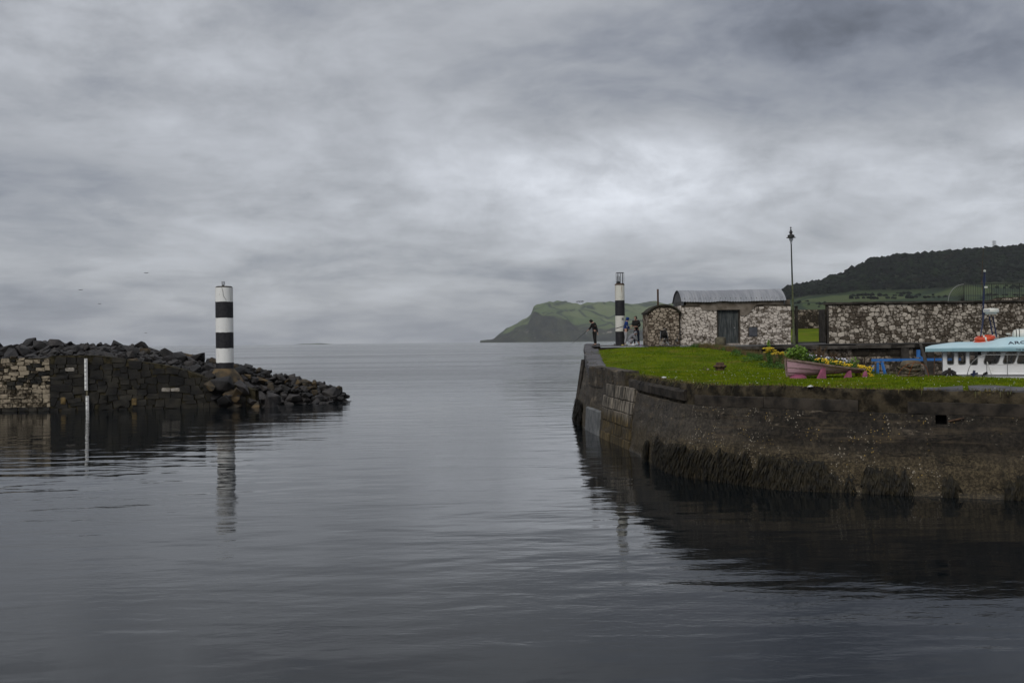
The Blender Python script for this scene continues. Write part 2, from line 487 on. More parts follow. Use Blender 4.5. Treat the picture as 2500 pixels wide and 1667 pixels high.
MAT['cloth_blue'] = M('royal_blue_cloth', two((0.012, 0.03, 0.13), (0.02, 0.05, 0.19), 9), 0.9, 0.15)
MAT['cloth_grey'] = M('grey_marl_cloth', two((0.16, 0.16, 0.175), (0.23, 0.23, 0.245), 12), 0.95, 0.1)
MAT['cloth_light'] = M('pale_grey_cloth', two((0.27, 0.27, 0.28), (0.35, 0.35, 0.36), 12), 0.95, 0.1)
MAT['cloth_red'] = M('dark_red_cloth', lambda b: (0.10, 0.02, 0.022), 0.9, 0.15)
MAT['hair'] = M('dark_brown_hair', lambda b: (0.022, 0.013, 0.009), 0.6, 0.3)
MAT['shoe'] = M('trainers', lambda b: (0.30, 0.30, 0.28), 0.6, 0.3)
MAT['shoe_dark'] = M('dark_trainers', lambda b: (0.02, 0.02, 0.02), 0.6, 0.3)
MAT['carbon'] = M('black_rod_blank', lambda b: (0.014, 0.015, 0.017), 0.35, 0.5)
MAT['litter_white'] = M('white_paper', lambda b: (0.6, 0.6, 0.6), 0.7, 0.2)
MAT['litter_yellow'] = M('yellowed_wrapper', lambda b: (0.42, 0.33, 0.12), 0.7, 0.2)
MAT['litter_purple'] = M('purple_wrapper', lambda b: (0.30, 0.16, 0.42), 0.6, 0.3)
# ================================================================== SEA
def sea_fn(b):
    P = b.pos()
    x, y, z = b.sep(P)
    P2 = b.comb(x, y, 0.0)
    far = b.sm(y, 45.0, 130.0)
    vfar = b.sm(y, 150.0, 900.0)
    patch = b.sm(b.noise(b.scale(P2, 0.03, 0.08, 1), 1.0, 4, 0.55, 0.6), 0.42, 0.62)
    R2 = b.comb(b.m('ADD', b.m('MULTIPLY', x, 0.92), b.m('MULTIPLY', y, 0.38)), b.m('SUBTRACT', b.m('MULTIPLY', y, 0.92), b.m('MULTIPLY', x, 0.38)), 0.0)
    a = b.noise(b.scale(P2, 0.26, 0.70, 1), 1.0, 2, 0.45, 0.3)          # slow swell
    a2 = b.noise(b.scale(R2, 0.5, 1.25, 1), 1.0, 2, 0.45, 0.2)          # crossing wavelets
    c = b.noise(b.scale(P2, 1.5, 3.6, 1), 1.0, 3, 0.5, 0.3)             # ripples
    d = b.noise(b.scale(P2, 7.0, 13.0, 1), 1.0, 3, 0.6, 0.3)            # cat's-paws
    h = b.m('MULTIPLY', a, 0.035)
    h = b.m('ADD', h, b.m('MULTIPLY', a2, 0.009))
    h = b.m('ADD', h, b.m('MULTIPLY', c, b.m('ADD', 0.0015, b.m('MULTIPLY', patch, 0.0065))))
    h = b.m('ADD', h, b.m('MULTIPLY', d, b.m('MULTIPLY', patch, 0.0020)))
    e = b.noise(b.scale(P2, 0.05, 0.30, 1), 1.0, 5, 0.62, 0.4)         # open-sea chop
    h = b.m('ADD', h, b.m('MULTIPLY', b.m('MULTIPLY', e, far), 0.45))
    bands = b.sm(b.noise(b.scale(P2, 0.0035, 0.022, 1), 1.0, 3, 0.5, 0.4), 0.42, 0.6)
    ro = b.m('ADD', 0.012, b.m('MULTIPLY', far, b.m('ADD', 0.07, b.m('MULTIPLY', bands, 0.10))))
    return {'Base Color': (0.003, 0.005, 0.0065), 'Roughness': ro, 'h': h}
MAT['sea'] = M('dark_harbour_water', sea_fn, 0.04, 0.5, bump=(1.0, 1.0))
for n_ in MAT['sea'].node_tree.nodes:
    if n_.type == 'BSDF_PRINCIPLED': n_.inputs['IOR'].default_value = 1.31
_xs = [-9000, -2000, -400, -100, -30, 0, 30, 100, 400, 2000, 9000]
_ys = [-80, -10, 10, 30, 60, 100, 200, 600, 2000, 6000, 12400]
V = [(x, y, 0) for y in _ys for x in _xs]
F = [(j * 11 + i, j * 11 + i + 1, (j + 1) * 11 + i + 1, (j + 1) * 11 + i) for j in range(10) for i in range(10)]
tag(mk('sea', V, F, MAT['sea'], origin=(0, 0, 0)), 'calm grey water of the harbour mouth and open sea', kind='structure')

# ================================================================== RIGHT-HAND QUAY
BASE = [(4.5, 63.2), (4.05, 60.6), (3.32, 54.5), (3.40, 50.0), (3.50, 47.3), (3.72, 44.8), (3.92, 42.2), (4.32, 39.0),
        (4.72, 33.9), (5.02, 31.0), (6.2, 29.2), (7.3, 27.8), (9.3, 26.95), (12.3, 25.65), (16, 24.3), (22.5, 22.4)]
TOP = [(4.75, 63.2, 3.82), (4.35, 60.6, 3.82), (3.95, 55.0, 3.38), (3.74, 50.2, 2.95), (3.68, 47.6, 2.78), (4.02, 45.0, 2.76), (4.25, 42.4, 2.75),
       (4.62, 39.2, 2.74), (5.02, 34.1, 2.73), (5.34, 31.5, 2.72), (6.42, 29.7, 2.74), (7.48, 28.25, 2.77), (9.42, 27.4, 2.71),
       (12.42, 26.1, 2.66), (16.1, 24.75, 2.62), (22.6, 22.85, 2.6)]
def catn(P, per):
    P = [Vector(p) for p in P]
    Q = [2 * P[0] - P[1]] + P + [2 * P[-1] - P[-2]]
    out = []
    for i in range(1, len(Q) - 2):
        n = per[i - 1]
        for j in range(n):
            t = j / n
            out.append(0.5 * ((2 * Q[i]) + (Q[i + 1] - Q[i - 1]) * t + (2 * Q[i - 1] - 5 * Q[i] + 4 * Q[i + 1] - Q[i + 2]) * t * t
                              + (3 * Q[i] - Q[i - 1] - 3 * Q[i + 1] + Q[i + 2]) * t ** 3))
    out.append(P[-1])
    return out
_per = [max(2, int((Vector(TOP[i + 1]) - Vector(TOP[i])).length / 0.13)) for i in range(len(TOP) - 1)]
QB = catn([(x, y, 0) for x, y in BASE], _per)
QT = catn(TOP, _per)
NQ = len(QB)
QN = []
for i in range(NQ):
    d = QT[min(i + 1, NQ - 1)] - QT[max(i - 1, 0)]
    d.z = 0
    d.normalize()
    QN.append(Vector((d.y, -d.x, 0)) if Vector((d.y, -d.x, 0)).dot(Vector((-1, -1, 0))) > 0 else Vector((-d.y, d.x, 0)))
QS = [0.0]
for i in range(1, NQ): QS.append(QS[-1] + (QT[i] - QT[i - 1]).length)
def q_at(s):
    """interpolated index along the quay for arc length s"""
    lo, hi = 0, NQ - 1
    while hi - lo > 1:
        m_ = (lo + hi) // 2
        if QS[m_] <= s: lo = m_
        else: hi = m_
    t = (s - QS[lo]) / max(1e-6, QS[hi] - QS[lo])
    return lo, min(1, max(0, t))
def q_point(s, z, out=0.0):
    i, t = q_at(s)
    B_, T_ = QB[i].lerp(QB[i + 1], t), QT[i].lerp(QT[i + 1], t)
    n = QN[i].lerp(QN[i + 1], t).normalized()
    f = z / T_.z
    p = B_.lerp(T_, f)
    p.z = z
    return p + n * out
def q_top(s): 
    i, t = q_at(s)
    return QT[i].lerp(QT[i + 1], t).z
def q_find(px, z):
    """arc length where a point of the wall face at height z shows at photo column px"""
    best = None
    for i in range(NQ):
        p = q_point(QS[i], z)
        x = 1250 + FPX * (p.x / p.y * math.cos(ROLL) - (p.z - H) / p.y * math.sin(ROLL))
        if p.y < 49 and (best is None or abs(x - px) < best[0]): best = (abs(x - px), QS[i])
    return best[1]

def quay_fn(b):
    P = b.pos()
    x, y, z = b.sep(P)
    big = b.noise(P, 0.55, 5, 0.6, 0.3)
    fine = b.noise(P, 9.0, 6, 0.7)
    lay = b.noise(b.scale(P, 0.5, 0.5, 5.0), 1.0, 5, 0.6)
    left = b.m('SUBTRACT', 1.0, b.sm(b.m('ADD', x, b.m('MULTIPLY', big, 3.0)), 6.2, 9.2))
    dark = b.mix(b.sm(fine, 0.35, 0.7), (0.0085, 0.0070, 0.0055), (0.036, 0.029, 0.021))
    grey = b.mix(b.sm(fine, 0.35, 0.7), (0.034, 0.029, 0.023), (0.085, 0.073, 0.058))
    c = b.mix(b.m('MULTIPLY', left, 0.85), dark, grey)
    c = b.mix(b.m('MULTIPLY', b.sm(lay, 0.52, 0.64), 0.6), c, (0.072, 0.054, 0.034))
    c = b.mix(b.m('MULTIPLY', b.sm(b.noise(P, 2.2, 6, 0.7, 0.5), 0.55, 0.66), 0.55), c, (0.085, 0.066, 0.042))
    pale = b.sm(b.noise(b.scale(P, 1.0, 1.0, 2.6), 0.75, 6, 0.65, 0.5), 0.59, 0.66)
    c = b.mix(b.m('MULTIPLY', pale, 0.75), c, (0.165, 0.135, 0.10))
    # tidal zone: barnacles and brown film
    zz = b.m('ADD', z, b.m('MULTIPLY', b.m('SUBTRACT', big, 0.5), 0.9))
    tide = b.m('SUBTRACT', 1.0, b.sm(zz, 0.75, 1.35))
    barn = b.mix(b.sm(b.noise(P, 14, 5, 0.75), 0.4, 0.65), (0.026, 0.020, 0.0115), (0.098, 0.076, 0.044))
    c = b.mix(tide, c, barn)
    wet = b.m('SUBTRACT', 1.0, b.sm(z, 0.0, 0.22))
    crack = b.m('ABSOLUTE', b.m('SUBTRACT', b.noise(b.scale(P, 0.35, 0.35, 2.2), 1.0, 5, 0.55, 0.2), 0.5))
    c = b.mix(b.m('MULTIPLY', b.m('LESS_THAN', crack, 0.006), 0.8), c, (0.006, 0.005, 0.004))
    drip = b.noise(b.scale(P, 2.6, 2.6, 0.25), 1.0, 5, 0.6)
    c = b.mix(b.m('MULTIPLY', b.sm(drip, 0.55, 0.7), 0.55), c, (0.010, 0.009, 0.007))
    # lichen and limpet specks
    sp = b.vor(P, 13.0, 'F1', 'Distance')
    spm = b.m('MULTIPLY', b.m('LESS_THAN', sp, 0.22), b.sm(b.noise(P, 1.1, 4, 0.6), 0.50, 0.60))
    spc = b.mix(b.m('GREATER_THAN', b.noise(P, 3.3, 2), 0.56), (0.34, 0.30, 0.24), (0.30, 0.20, 0.05))
    c = b.mix(b.m('MULTIPLY', spm, 0.75), c, spc)
    return {'Base Color': c, 'h': b.m('ADD', b.m('MULTIPLY', fine, 0.6), lay), 'Roughness': b.m('SUBTRACT', 0.85, b.m('MULTIPLY', wet, 0.3))}
MAT['quay'] = M('weathered_quay_concrete', quay_fn, 0.85, 0.25, bump=(0.8, 0.03))
def quay_stone_fn(b):
    P = b.pos()
    x, y, z = b.sep(P)
    st = b.noise(b.scale(P, 7, 7, 0.8), 1.0, 5, 0.65)
    up = b.mix(b.sm(st, 0.4, 0.62), (0.034, 0.029, 0.022), (0.26, 0.225, 0.18))
    och = b.mix(b.sm(st, 0.4, 0.65), (0.028, 0.021, 0.009), (0.125, 0.088, 0.036))
    f = b.sm(b.m('ADD', z, b.m('MULTIPLY', b.noise(P, 0.8, 3), 0.8)), 1.25, 1.75)
    c = b.mix(f, och, up)
    v = b.m('ADD', 0.65, b.m('MULTIPLY', b.rand(), 0.6))
    return {'Base Color': b.mix(1.0, c, b.comb(v, v, v), 'MULTIPLY'), 'h': b.noise(P, 18, 5, 0.7)}
MAT['quay_stone'] = M('streaked_quay_stone', quay_stone_fn, 0.85, 0.25, bump=(0.7, 0.03))
MAT['quay_rough'] = M('mossy_crumbling_edge', two((0.010, 0.008, 0.005), (0.062, 0.049, 0.030), 3.0), 0.95, 0.2, bump=(0.9, 0.05))
MAT['beam'] = M('dark_coping_concrete', two((0.009, 0.0075, 0.006), (0.042, 0.034, 0.026), 2.2), 0.85, 0.25, bump=(0.6, 0.02))
MAT['hole_dark'] = M('painted_hole_dark', lambda b: (0.006, 0.006, 0.006), 0.95, 0.05)  # near-black colour standing in for the shade inside holes
MAT['pale_slab'] = M('pale_repair_concrete', two((0.075, 0.078, 0.08), (0.145, 0.148, 0.148), 2.5), 0.8, 0.3, bump=(0.4, 0.02))

quay = thing('quay_wall', 'dark curved concrete quay wall with seaweed fringe below the lawn', 'quay wall', (6.0, 30.0, 0))
ROWS = [-0.9, -0.3] + [0.0 + 0.1 * k for k in range(0, 22)]       # to z = 2.1
s_hole = q_find(2302, 1.95)
s_n1, s_n2, s_n3 = q_find(1669, 1.98), q_find(1769, 1.98), q_find(2095, 1.95)
V, F, grid = [], [], []
for i in range(NQ):
    zt = QT[i].z
    row = []
    zs = ROWS + [zt - 0.62]
    if zs[-1] < 2.16: zs = [zz * (zt - 0.66) / 2.1 if zz > 0 else zz for zz in ROWS] + [zt - 0.62]
    for j, z in enumerate(zs):
        p = q_point(QS[i], z)
        nz = fbm(p.x * 0.7, p.y * 0.7, p.z * 1.6, 4) * 0.05 + fbm(p.x * 3, p.y * 3, p.z * 4, 3) * 0.02
        lz = z + 0.06 * fbm(p.x * 0.8, p.y * 0.8, 2.0, 3)
        nz += 0.035 * smooth01((1.62 - lz) / 0.08) + 0.04 * smooth01((1.12 - lz) / 0.08)
        p = p + QN[i] * nz
        row.append(len(V)); V.append(p)
    # recessed ledge, rough upper edge and top
    pt = QT[i]
    r1 = fbm(pt.x * 2.3, pt.y * 2.3, 5.0, 5) * 0.11
    r2 = fbm(pt.x * 3.1, pt.y * 3.1, 9.0, 5) * 0.10
    for (z, o) in ((zt - 0.615, -0.05), (zt - 0.32, -0.07 + r1), (zt - 0.12, -0.08 + r1), (zt + r2 * 0.5, -0.14 + r2), (zt - 0.01 + r2 * 0.3, -0.34), (zt - 0.09, -0.62)):
        row.append(len(V)); V.append(Vector((pt.x, pt.y, z)) + QN[i] * o)
    grid.append(row)
nr = len(grid[0])
FR = []
for i in range(NQ - 1):
    sm_ = (QS[i] + QS[i + 1]) / 2
    for j in range(nr - 1):
        zc = (V[grid[i][j]].z + V[grid[i][j + 1]].z) / 2
        hole = (abs(sm_ - s_hole) < 0.14 and len(ROWS) - 3 <= j <= len(ROWS) - 1)
        if hole: continue
        f = (grid[i][j], grid[i + 1][j], grid[i + 1][j + 1], grid[i][j + 1])
        (FR if j >= len(ROWS) + 1 else F).append(f)
mk('wall_face', V, F, MAT['quay'], quay, smooth=True, origin=(6, 30, 0), ang=60)
used = sorted({i for f in FR for i in f}); rm = {o: n for n, o in enumerate(used)}
mk('crumbling_edge', [V[i] for i in used], [tuple(rm[i] for i in f) for f in FR], MAT['quay_rough'], quay, smooth=True, origin=(6, 30, 2), ang=50)
# near-black backing sheet: shade inside the drain holes put into its colour
V, F = [], []
for i in range(0, NQ, 4):
    for z in (-0.9, 2.05):
        V.append(q_point(QS[i], z) - QN[i] * 0.32)
for i in range(len(V) // 2 - 1): F.append((2 * i, 2 * i + 2, 2 * i + 3, 2 * i + 1))
mk('wall_core', V, F, MAT['hole_dark'], quay, origin=(6, 30, 0))

def sweep(name, s0, s1, prof, matl, parent, wob=0.0, step=0.25):
    """closed profile [(out, dz from top)] swept along the quay between two arc lengths"""
    n = max(2, int((s1 - s0) / step))
    V, F = [], []
    m_ = len(prof)
    for k_ in range(n + 1):
        s_ = s0 + (s1 - s0) * k_ / n
        i, t = q_at(s_)
        T_ = QT[i].lerp(QT[i + 1], t); nn = QN[i].lerp(QN[i + 1], t).normalized()
        for (o, dz) in prof:
            w = fbm(T_.x * 2.3 + o * 9, T_.y * 2.3, dz * 7, 3) * wob
            V.append(T_ + nn * (o + w) + Vector((0, 0, dz + w * 0.4)))
    for k_ in range(n):
        for j in range(m_):
            F.append((k_ * m_ + j, (k_ + 1) * m_ + j, (k_ + 1) * m_ + (j + 1) % m_, k_ * m_ + (j + 1) % m_))
    F.append(tuple(range(m_))); F.append(tuple(n * m_ + j for j in range(m_ - 1, -1, -1)))
    return mk(name, V, F, matl, parent, smooth=True)
beam_prof = [(0.07, -0.61), (0.07, -0.33), (0.05, -0.305), (-0.30, -0.305), (-0.30, -0.61)]
sA, sB = q_find(1697, 2.3), q_find(2098, 2.25)
sC, sD = q_find(2212, 2.2), QS[-1] - 0.3
_cuts = [sA, sA + (sB - sA) * 0.52, sB]
for a_, b_ in zip(_cuts, _cuts[1:]): sweep('coping_beam', a_ + 0.01, b_ - 0.01, beam_prof, MAT['beam'], quay, 0.045)
_cuts = [sC, sC + 3.4, sC + 6.6, sD]
for a_, b_ in zip(_cuts, _cuts[1:]): sweep('coping_beam', a_ + 0.01, b_ - 0.01, beam_prof, MAT['beam'], quay, 0.045)
sE = q_find(1534, 2.4)
_cuts = [sE, sE + 2.2, sE + 4.3, sA - 0.6]
for a_, b_ in zip(_cuts, _cuts[1:]):
    sweep('broken_coping', a_ + 0.03, b_ - 0.05, [(0.04, -0.50), (0.06, -0.24), (0.0, -0.16), (-0.30, -0.16), (-0.30, -0.50)], MAT['beam'], quay, 0.06)
# raised kerb on the far bend, pale slab below it
sF, sG = q_find(1441, 2.7), q_find(1527, 2.7)
_cuts = [sF, sF + (sG - sF) * 0.5, sG]
for a_, b_ in zip(_cuts, _cuts[1:]):
    sweep('kerb_block', a_ + 0.01, b_ - 0.01, [(0.10, -0.75), (0.10, 0.06), (0.06, 0.13), (-0.55, 0.13), (-0.60, -0.1), (-0.3, -0.75)], MAT['quay'], quay, 0.13, 0.12)
# ramped top stones leading to the far corner
for a_, b_ in ((0.6, 2.6), (2.6, 5.4), (5.4, 8.6), (8.6, 11.4), (11.4, sF)):
    sweep('edge_stone', a_ + 0.02, b_ - 0.02, [(0.03, -0.5), (0.05, 0.0), (0.0, 0.05), (-0.75, 0.05), (-0.8, -0.3), (-0.4, -0.5)], MAT['slab'], quay, 0.10, 0.15)

def face_block(name, s0, s1, z0, z1, proud, matl, rng, parent=quay, jit=0.012):
    ns = max(2, int((s1 - s0) / 0.3) + 1)
    ring = [(s0 + (s1 - s0) * k_ / (ns - 1), z0) for k_ in range(ns)] + [(s1 - (s1 - s0) * k_ / (ns - 1), z1) for k_ in range(ns)]
    cs, cz = (s0 + s1) / 2, (z0 + z1) / 2
    V, F = [], []
    m_ = len(ring)
    for lay, o in ((1.0, -0.12), (1.0, proud * 0.55), (0.93, proud)):
        for (s_, z_) in ring:
            js, jz = rng.uniform(-jit, jit), rng.uniform(-jit, jit)
            V.append(q_point(cs + (s_ - cs) * lay + js, max(-0.85, cz + (z_ - cz) * lay + jz), o + rng.uniform(-jit, jit) * 0.6))
    for l in range(2):
        for j in range(m_):
            F.append((l * m_ + j, l * m_ + (j + 1) % m_, (l + 1) * m_ + (j + 1) % m_, (l + 1) * m_ + j))
    for k_ in range(ns - 1):
        F.append((2 * m_ + k_, 2 * m_ + k_ + 1, 2 * m_ + m_ - 2 - k_, 2 * m_ + m_ - 1 - k_))
    return mk(name, V, F, matl, parent, smooth=True)
rng = random.Random(5)
s0c, s1c = q_find(1476, 1.2), q_find(1548, 1.2)
z_ = -0.3
for kc, hcs in enumerate((0.62, 0.46, 0.50, 0.48, 0.52)):
    s_ = s0c + rng.uniform(-0.2, 0.3)
    while s_ < s1c - 0.3:
        L = min(rng.uniform(1.1, 2.6), s1c - s_)
        face_block('masonry_block', s_ + 0.012, s_ + L - 0.012, z_ + 0.014, z_ + hcs - 0.014, 0.10 + rng.uniform(-0.02, 0.03), MAT['quay_stone'], rng)
        s_ += L
    z_ += hcs
s0p, s1p = q_find(1437, 0.6), q_find(1470, 0.6)
face_block('pale_repair_slab', s0p, s1p, -0.5, 1.05, 0.16, MAT['pale_slab'], rng)
# timber fender post in the corner, rusty bar by the drain hole
for px_ in (1433,):
    s_ = 7.0 if px_ == 1427 else 9.3
    mb = MB(); p0, p1 = q_point(s_, 0.2, 0.05), q_point(s_, q_top(s_) - 0.2, 0.10)
    mb.bar(p0, p1, 0.2, 0.14); mb.build('fender_post', MAT['timber'], quay)
mb = MB(); p = q_point(s_hole + 0.17, 1.90, 0.03); q = q_point(s_hole + 0.55, 2.0, 0.06)
mb.tube([p, q], 0.022, 6); mb.build('iron_bar', MAT['rust'], quay, True)

# seaweed hanging from the tidal band
rng = random.Random(11)
V, F = [], []
sw0, sw1 = q_find(1606, 0.5), QS[-1] - 0.2
def strand(p, n, L, w, rng):
    side = Vector((-n.y, n.x, 0))
    k0 = len(V)
    d = Vector((rng.uniform(-0.13, 0.15), rng.uniform(-0.1, 0.05), 0))
    for k_, t in enumerate((0, 0.35, 0.7, 1.0)):
        ww = w * (1 - 0.55 * t)
        c_ = p + n * (0.02 + 0.045 * math.sin(t * 2.4)) + Vector((0, 0, -L * t)) + d * t
        if c_.z < 0.0: c_.z = 0.0 - 0.02 * k_; 
        V.append(c_ - side * ww + n * rng.uniform(0, 0.02)); V.append(c_ + side * ww + n * rng.uniform(0, 0.02))
    for k_ in range(3):
        F.append((k0 + 2 * k_, k0 + 2 * k_ + 1, k0 + 2 * k_ + 3, k0 + 2 * k_ + 2))
s_ = sw0
while s_ < sw1:
    s_ += 0.0030
    g = mnoise.noise(Vector((s_ * 1.5, 3.3, 0))) + 0.5 * mnoise.noise(Vector((s_ * 4.1, 7.7, 0)))
    near = smooth01((s_ - q_find(1900, 0.5)) / 4.0) if s_ > 20 else 0
    g += 0.28 * mnoise.noise(Vector((s_ * 9.0, 1.1, 0)))
    gk = smooth01((g - (-0.72 + near * 0.56)) / 0.5)
    if rng.random() > gk * 1.6: continue
    ztop = (0.90 + 0.22 * mnoise.noise(Vector((s_ * 0.8, 0, 4))) + 0.16 * mnoise.noise(Vector((s_ * 3.1, 0, 9))) - near * 0.22) * (0.55 + 0.45 * gk)
    ztop = max(0.22, ztop)
    i, t = q_at(s_)
    z0 = rng.uniform(0.15, ztop)
    strand(q_point(s_, z0, 0.085), QN[i], rng.uniform(0.18, 0.45), rng.uniform(0.012, 0.03), rng)
for _ in range(900):                       # far corner clump
    s_ = rng.uniform(8.0, 13.5)
    i, t = q_at(s_)
    strand(q_point(s_, rng.uniform(0.1, 1.15), 0.10), QN[i], rng.uniform(0.3, 0.6), rng.uniform(0.03, 0.06), rng)
for _ in range(260):
    s_ = rng.uniform(sw0 - 1.2, sw0 - 0.7)
    i, t = q_at(s_)
    strand(q_point(s_, rng.uniform(0.1, 0.7), 0.12), QN[i], rng.uniform(0.3, 0.6), rng.uniform(0.012, 0.03), rng)
o = mk('seaweed', V, F, MAT['weed'], quay, origin=(6, 30, 0)); tag(o, 'dark brown seaweed hanging along the waterline', kind='stuff')

# ================================================================== LAWN, BANK, PATH, SLIPWAY
def inset(o, i0, i1, step):
    return [(QT[i] - QN[i] * o) for i in range(i0, i1, step)]
def nearest_top(x, y):
    best = (1e9, 0)
    for i in range(0, NQ, 3):
        d = (QT[i].x - x) ** 2 + (QT[i].y - y) ** 2
        if d < best[0]: best = (d, i)
    return math.sqrt(best[0]), QT[best[1]].z
def lawn_z(x, y):
    d, zt = nearest_top(x, y)
    y0 = 43.0 + 3.5 * (1 - smooth01((x - 3.8) / 2.5))
    zf = 2.72 + 0.98 * smooth01((y - y0) / (57.8 - y0)) - 0.05 * smooth01((x - 12) / 6)
    t = smooth01((d - 0.3) / 2.2)
    return zt * (1 - t) + zf * t + 0.02 * fbm(x * 0.5, y * 0.5, 0, 3)
i57 = next(i for i in range(NQ) if QT[i].y < 56.8)
front = [(p.x, p.y) for p in inset(0.36, i57, NQ, 3)]
back = [(22.6, 31.5), (19.5, 32.6), (17, 34), (14.9, 36.2), (13.4, 38.7), (12.5, 41), (12.0, 44), (12.0, 48.0), (11.3, 52.4), (10.4, 55.2), (9.2, 56.7), (7.0, 57.0)]
_bk = [(p.x, p.y) for p in catmull([(x, y, 0) for x, y in back], 0.5)]
outline = front + _bk
def poly_mesh(name, outl, zfun, matl, step=0.45, **kw):
    pts = [Vector(p) for p in outl]
    n = len(pts)
    def inside(x, y):
        c = False
        j = n - 1
        for i in range(n):
            if (pts[i].y > y) != (pts[j].y > y) and x < (pts[j].x - pts[i].x) * (y - pts[i].y) / (pts[j].y - pts[i].y) + pts[i].x: c = not c
            j = i
        return c
    xs = [p.x for p in pts]; ys = [p.y for p in pts]
    allp = list(pts)
    x = min(xs)
    rg = random.Random(3)
    while x < max(xs):
        y = min(ys)
        while y < max(ys):
            a_, b_ = x + rg.uniform(-.12, .12), y + rg.uniform(-.12, .12)
            if inside(a_, b_): allp.append(Vector((a_, b_)))
            y += step
        x += step
    vv, ee, ff, *_ = delaunay_2d_cdt(allp, [(i, (i + 1) % n) for i in range(n)], [], 1, 1e-4)
    V = [(p.x, p.y, zfun(p.x, p.y)) for p in vv]
    F = []
    for f in ff:
        cx = sum(vv[i].x for i in f) / len(f); cyy = sum(vv[i].y for i in f) / len(f)
        if inside(cx, cyy): F.append(tuple(f))
    return V, F, inside
def lawn_fn(b):
    P = b.pos()
    f = b.noise(P, 0.45, 5, 0.6)
    g = b.noise(P, 5.0, 5, 0.7)
    c = b.mix(b.sm(f, 0.35, 0.65), (0.058, 0.090, 0.005), (0.105, 0.138, 0.007))
    c = b.mix(b.m('MULTIPLY', b.sm(g, 0.5, 0.75), 0.5), c, (0.045, 0.07, 0.012))
    y = b.sep(P)[1]
    c = b.mix(b.m('MULTIPLY', b.sm(b.noise(P, 0.7, 5, 0.65, 0.4), 0.50, 0.70), 0.7), c, (0.135, 0.115, 0.022))
    ed = b.node('Attribute', attribute_name='edge').outputs['Fac']
    c = b.mix(b.m('MULTIPLY', ed, b.sm(g, 0.3, 0.6)), c, (0.135, 0.090, 0.036))
    return {'Base Color': c, 'h': b.noise(P, 25, 4, 0.7)}
MAT['lawn'] = M('mown_turf', lawn_fn, 0.95, 0.04, bump=(0.8, 0.03))
Vl, Fl, lawn_in = poly_mesh('lawn', outline, lawn_z, MAT['lawn'], 0.45)
lawn = tag(mk('lawn', Vl, Fl, MAT['lawn'], smooth=True, origin=(8, 40, 2.7)), 'sloping bright green mown lawn on top of the quay', kind='structure')

_ed = lawn.data.attributes.new('edge', 'FLOAT', 'POINT')
_ed.data.foreach_set('value', [1 - smooth01((nearest_top(v[0], v[1])[0] - 0.38 - 0.3 * fbm(v[0] * 1.1, v[1] * 1.1, 6, 3)) / 0.45) for v in Vl])
# grass blades over the lawn: one mass
def blade_fn(b):
    P = b.pos()
    c = b.mix(b.sm(b.noise(P, 1.1, 4, 0.6), 0.35, 0.65), (0.058, 0.102, 0.003), (0.142, 0.185, 0.005))
    c = b.mix(b.m('MULTIPLY', b.sm(b.noise(P, 0.7, 5, 0.65, 0.4), 0.50, 0.70), 0.6), c, (0.17, 0.14, 0.025))
    return {'Base Color': c}
MAT['blade'] = M('grass_blades', blade_fn, 0.85, 0.04)
rng = random.Random(21)
V, F = [], []
tri = []
for f in Fl:
    a_, b_, c_ = (Vector(Vl[i]) for i in f[:3])
    ar = (b_ - a_).cross(c_ - a_).length / 2
    cy_ = (a_.y + b_.y + c_.y) / 3
    cx_ = (a_.x + b_.x + c_.x) / 3
    if cx_ > cy_ * 0.56: continue
    n = ar * (300 if cy_ < 40 else 170)
    if nearest_top(cx_, cy_)[0] < 0.75: n *= 0.35
    n = int(n) + (1 if rng.random() < n % 1 else 0)
    for _ in range(n):
        r1, r2 = rng.random(), rng.random()
        if r1 + r2 > 1: r1, r2 = 1 - r1, 1 - r2
        p = a_ + (b_ - a_) * r1 + (c_ - a_) * r2
        an = rng.uniform(0, PI)
        w = 0.010 if cy_ < 40 else 0.016
        h_ = rng.uniform(0.025, 0.06) * (1.0 + 0.7 * mnoise.noise(p * 0.9))
        d = Vector((math.cos(an) * w, math.sin(an) * w, 0))
        k0 = len(V)
        V += [p - d, p + d, p + Vector((rng.uniform(-.03, .03), rng.uniform(-.03, .03), h_))]
        F.append((k0, k0 + 1, k0 + 2))
tag(mk('grass', V, F, MAT['blade'], lawn, origin=(8, 40, 2.7)), 'short grass blades of the quay lawn', kind='stuff')
# daisies scattered in the turf
V, F = [], []
for _ in range(380):
    x, y = rng.uniform(5, 16), rng.uniform(25, 44)
    if not lawn_in(x, y) or mnoise.noise(Vector((x * 0.6, y * 0.6, 2))) < -0.12: continue
    z = lawn_z(x, y) + rng.uniform(0.035, 0.06)
    r = rng.uniform(0.008, 0.016)
    k0 = len(V)
    V += [(x - r, y, z), (x, y - r, z - .004), (x + r, y, z), (x, y + r, z + .006), (x, y, z + 0.012)]
    F += [(k0, k0 + 1, k0 + 4), (k0 + 1, k0 + 2, k0 + 4), (k0 + 2, k0 + 3, k0 + 4), (k0 + 3, k0, k0 + 4)]
tag(mk('daisies', V, F, MAT['daisy'], lawn, origin=(8, 40, 2.7)), 'small white daisies dotted over the lawn', kind='stuff')
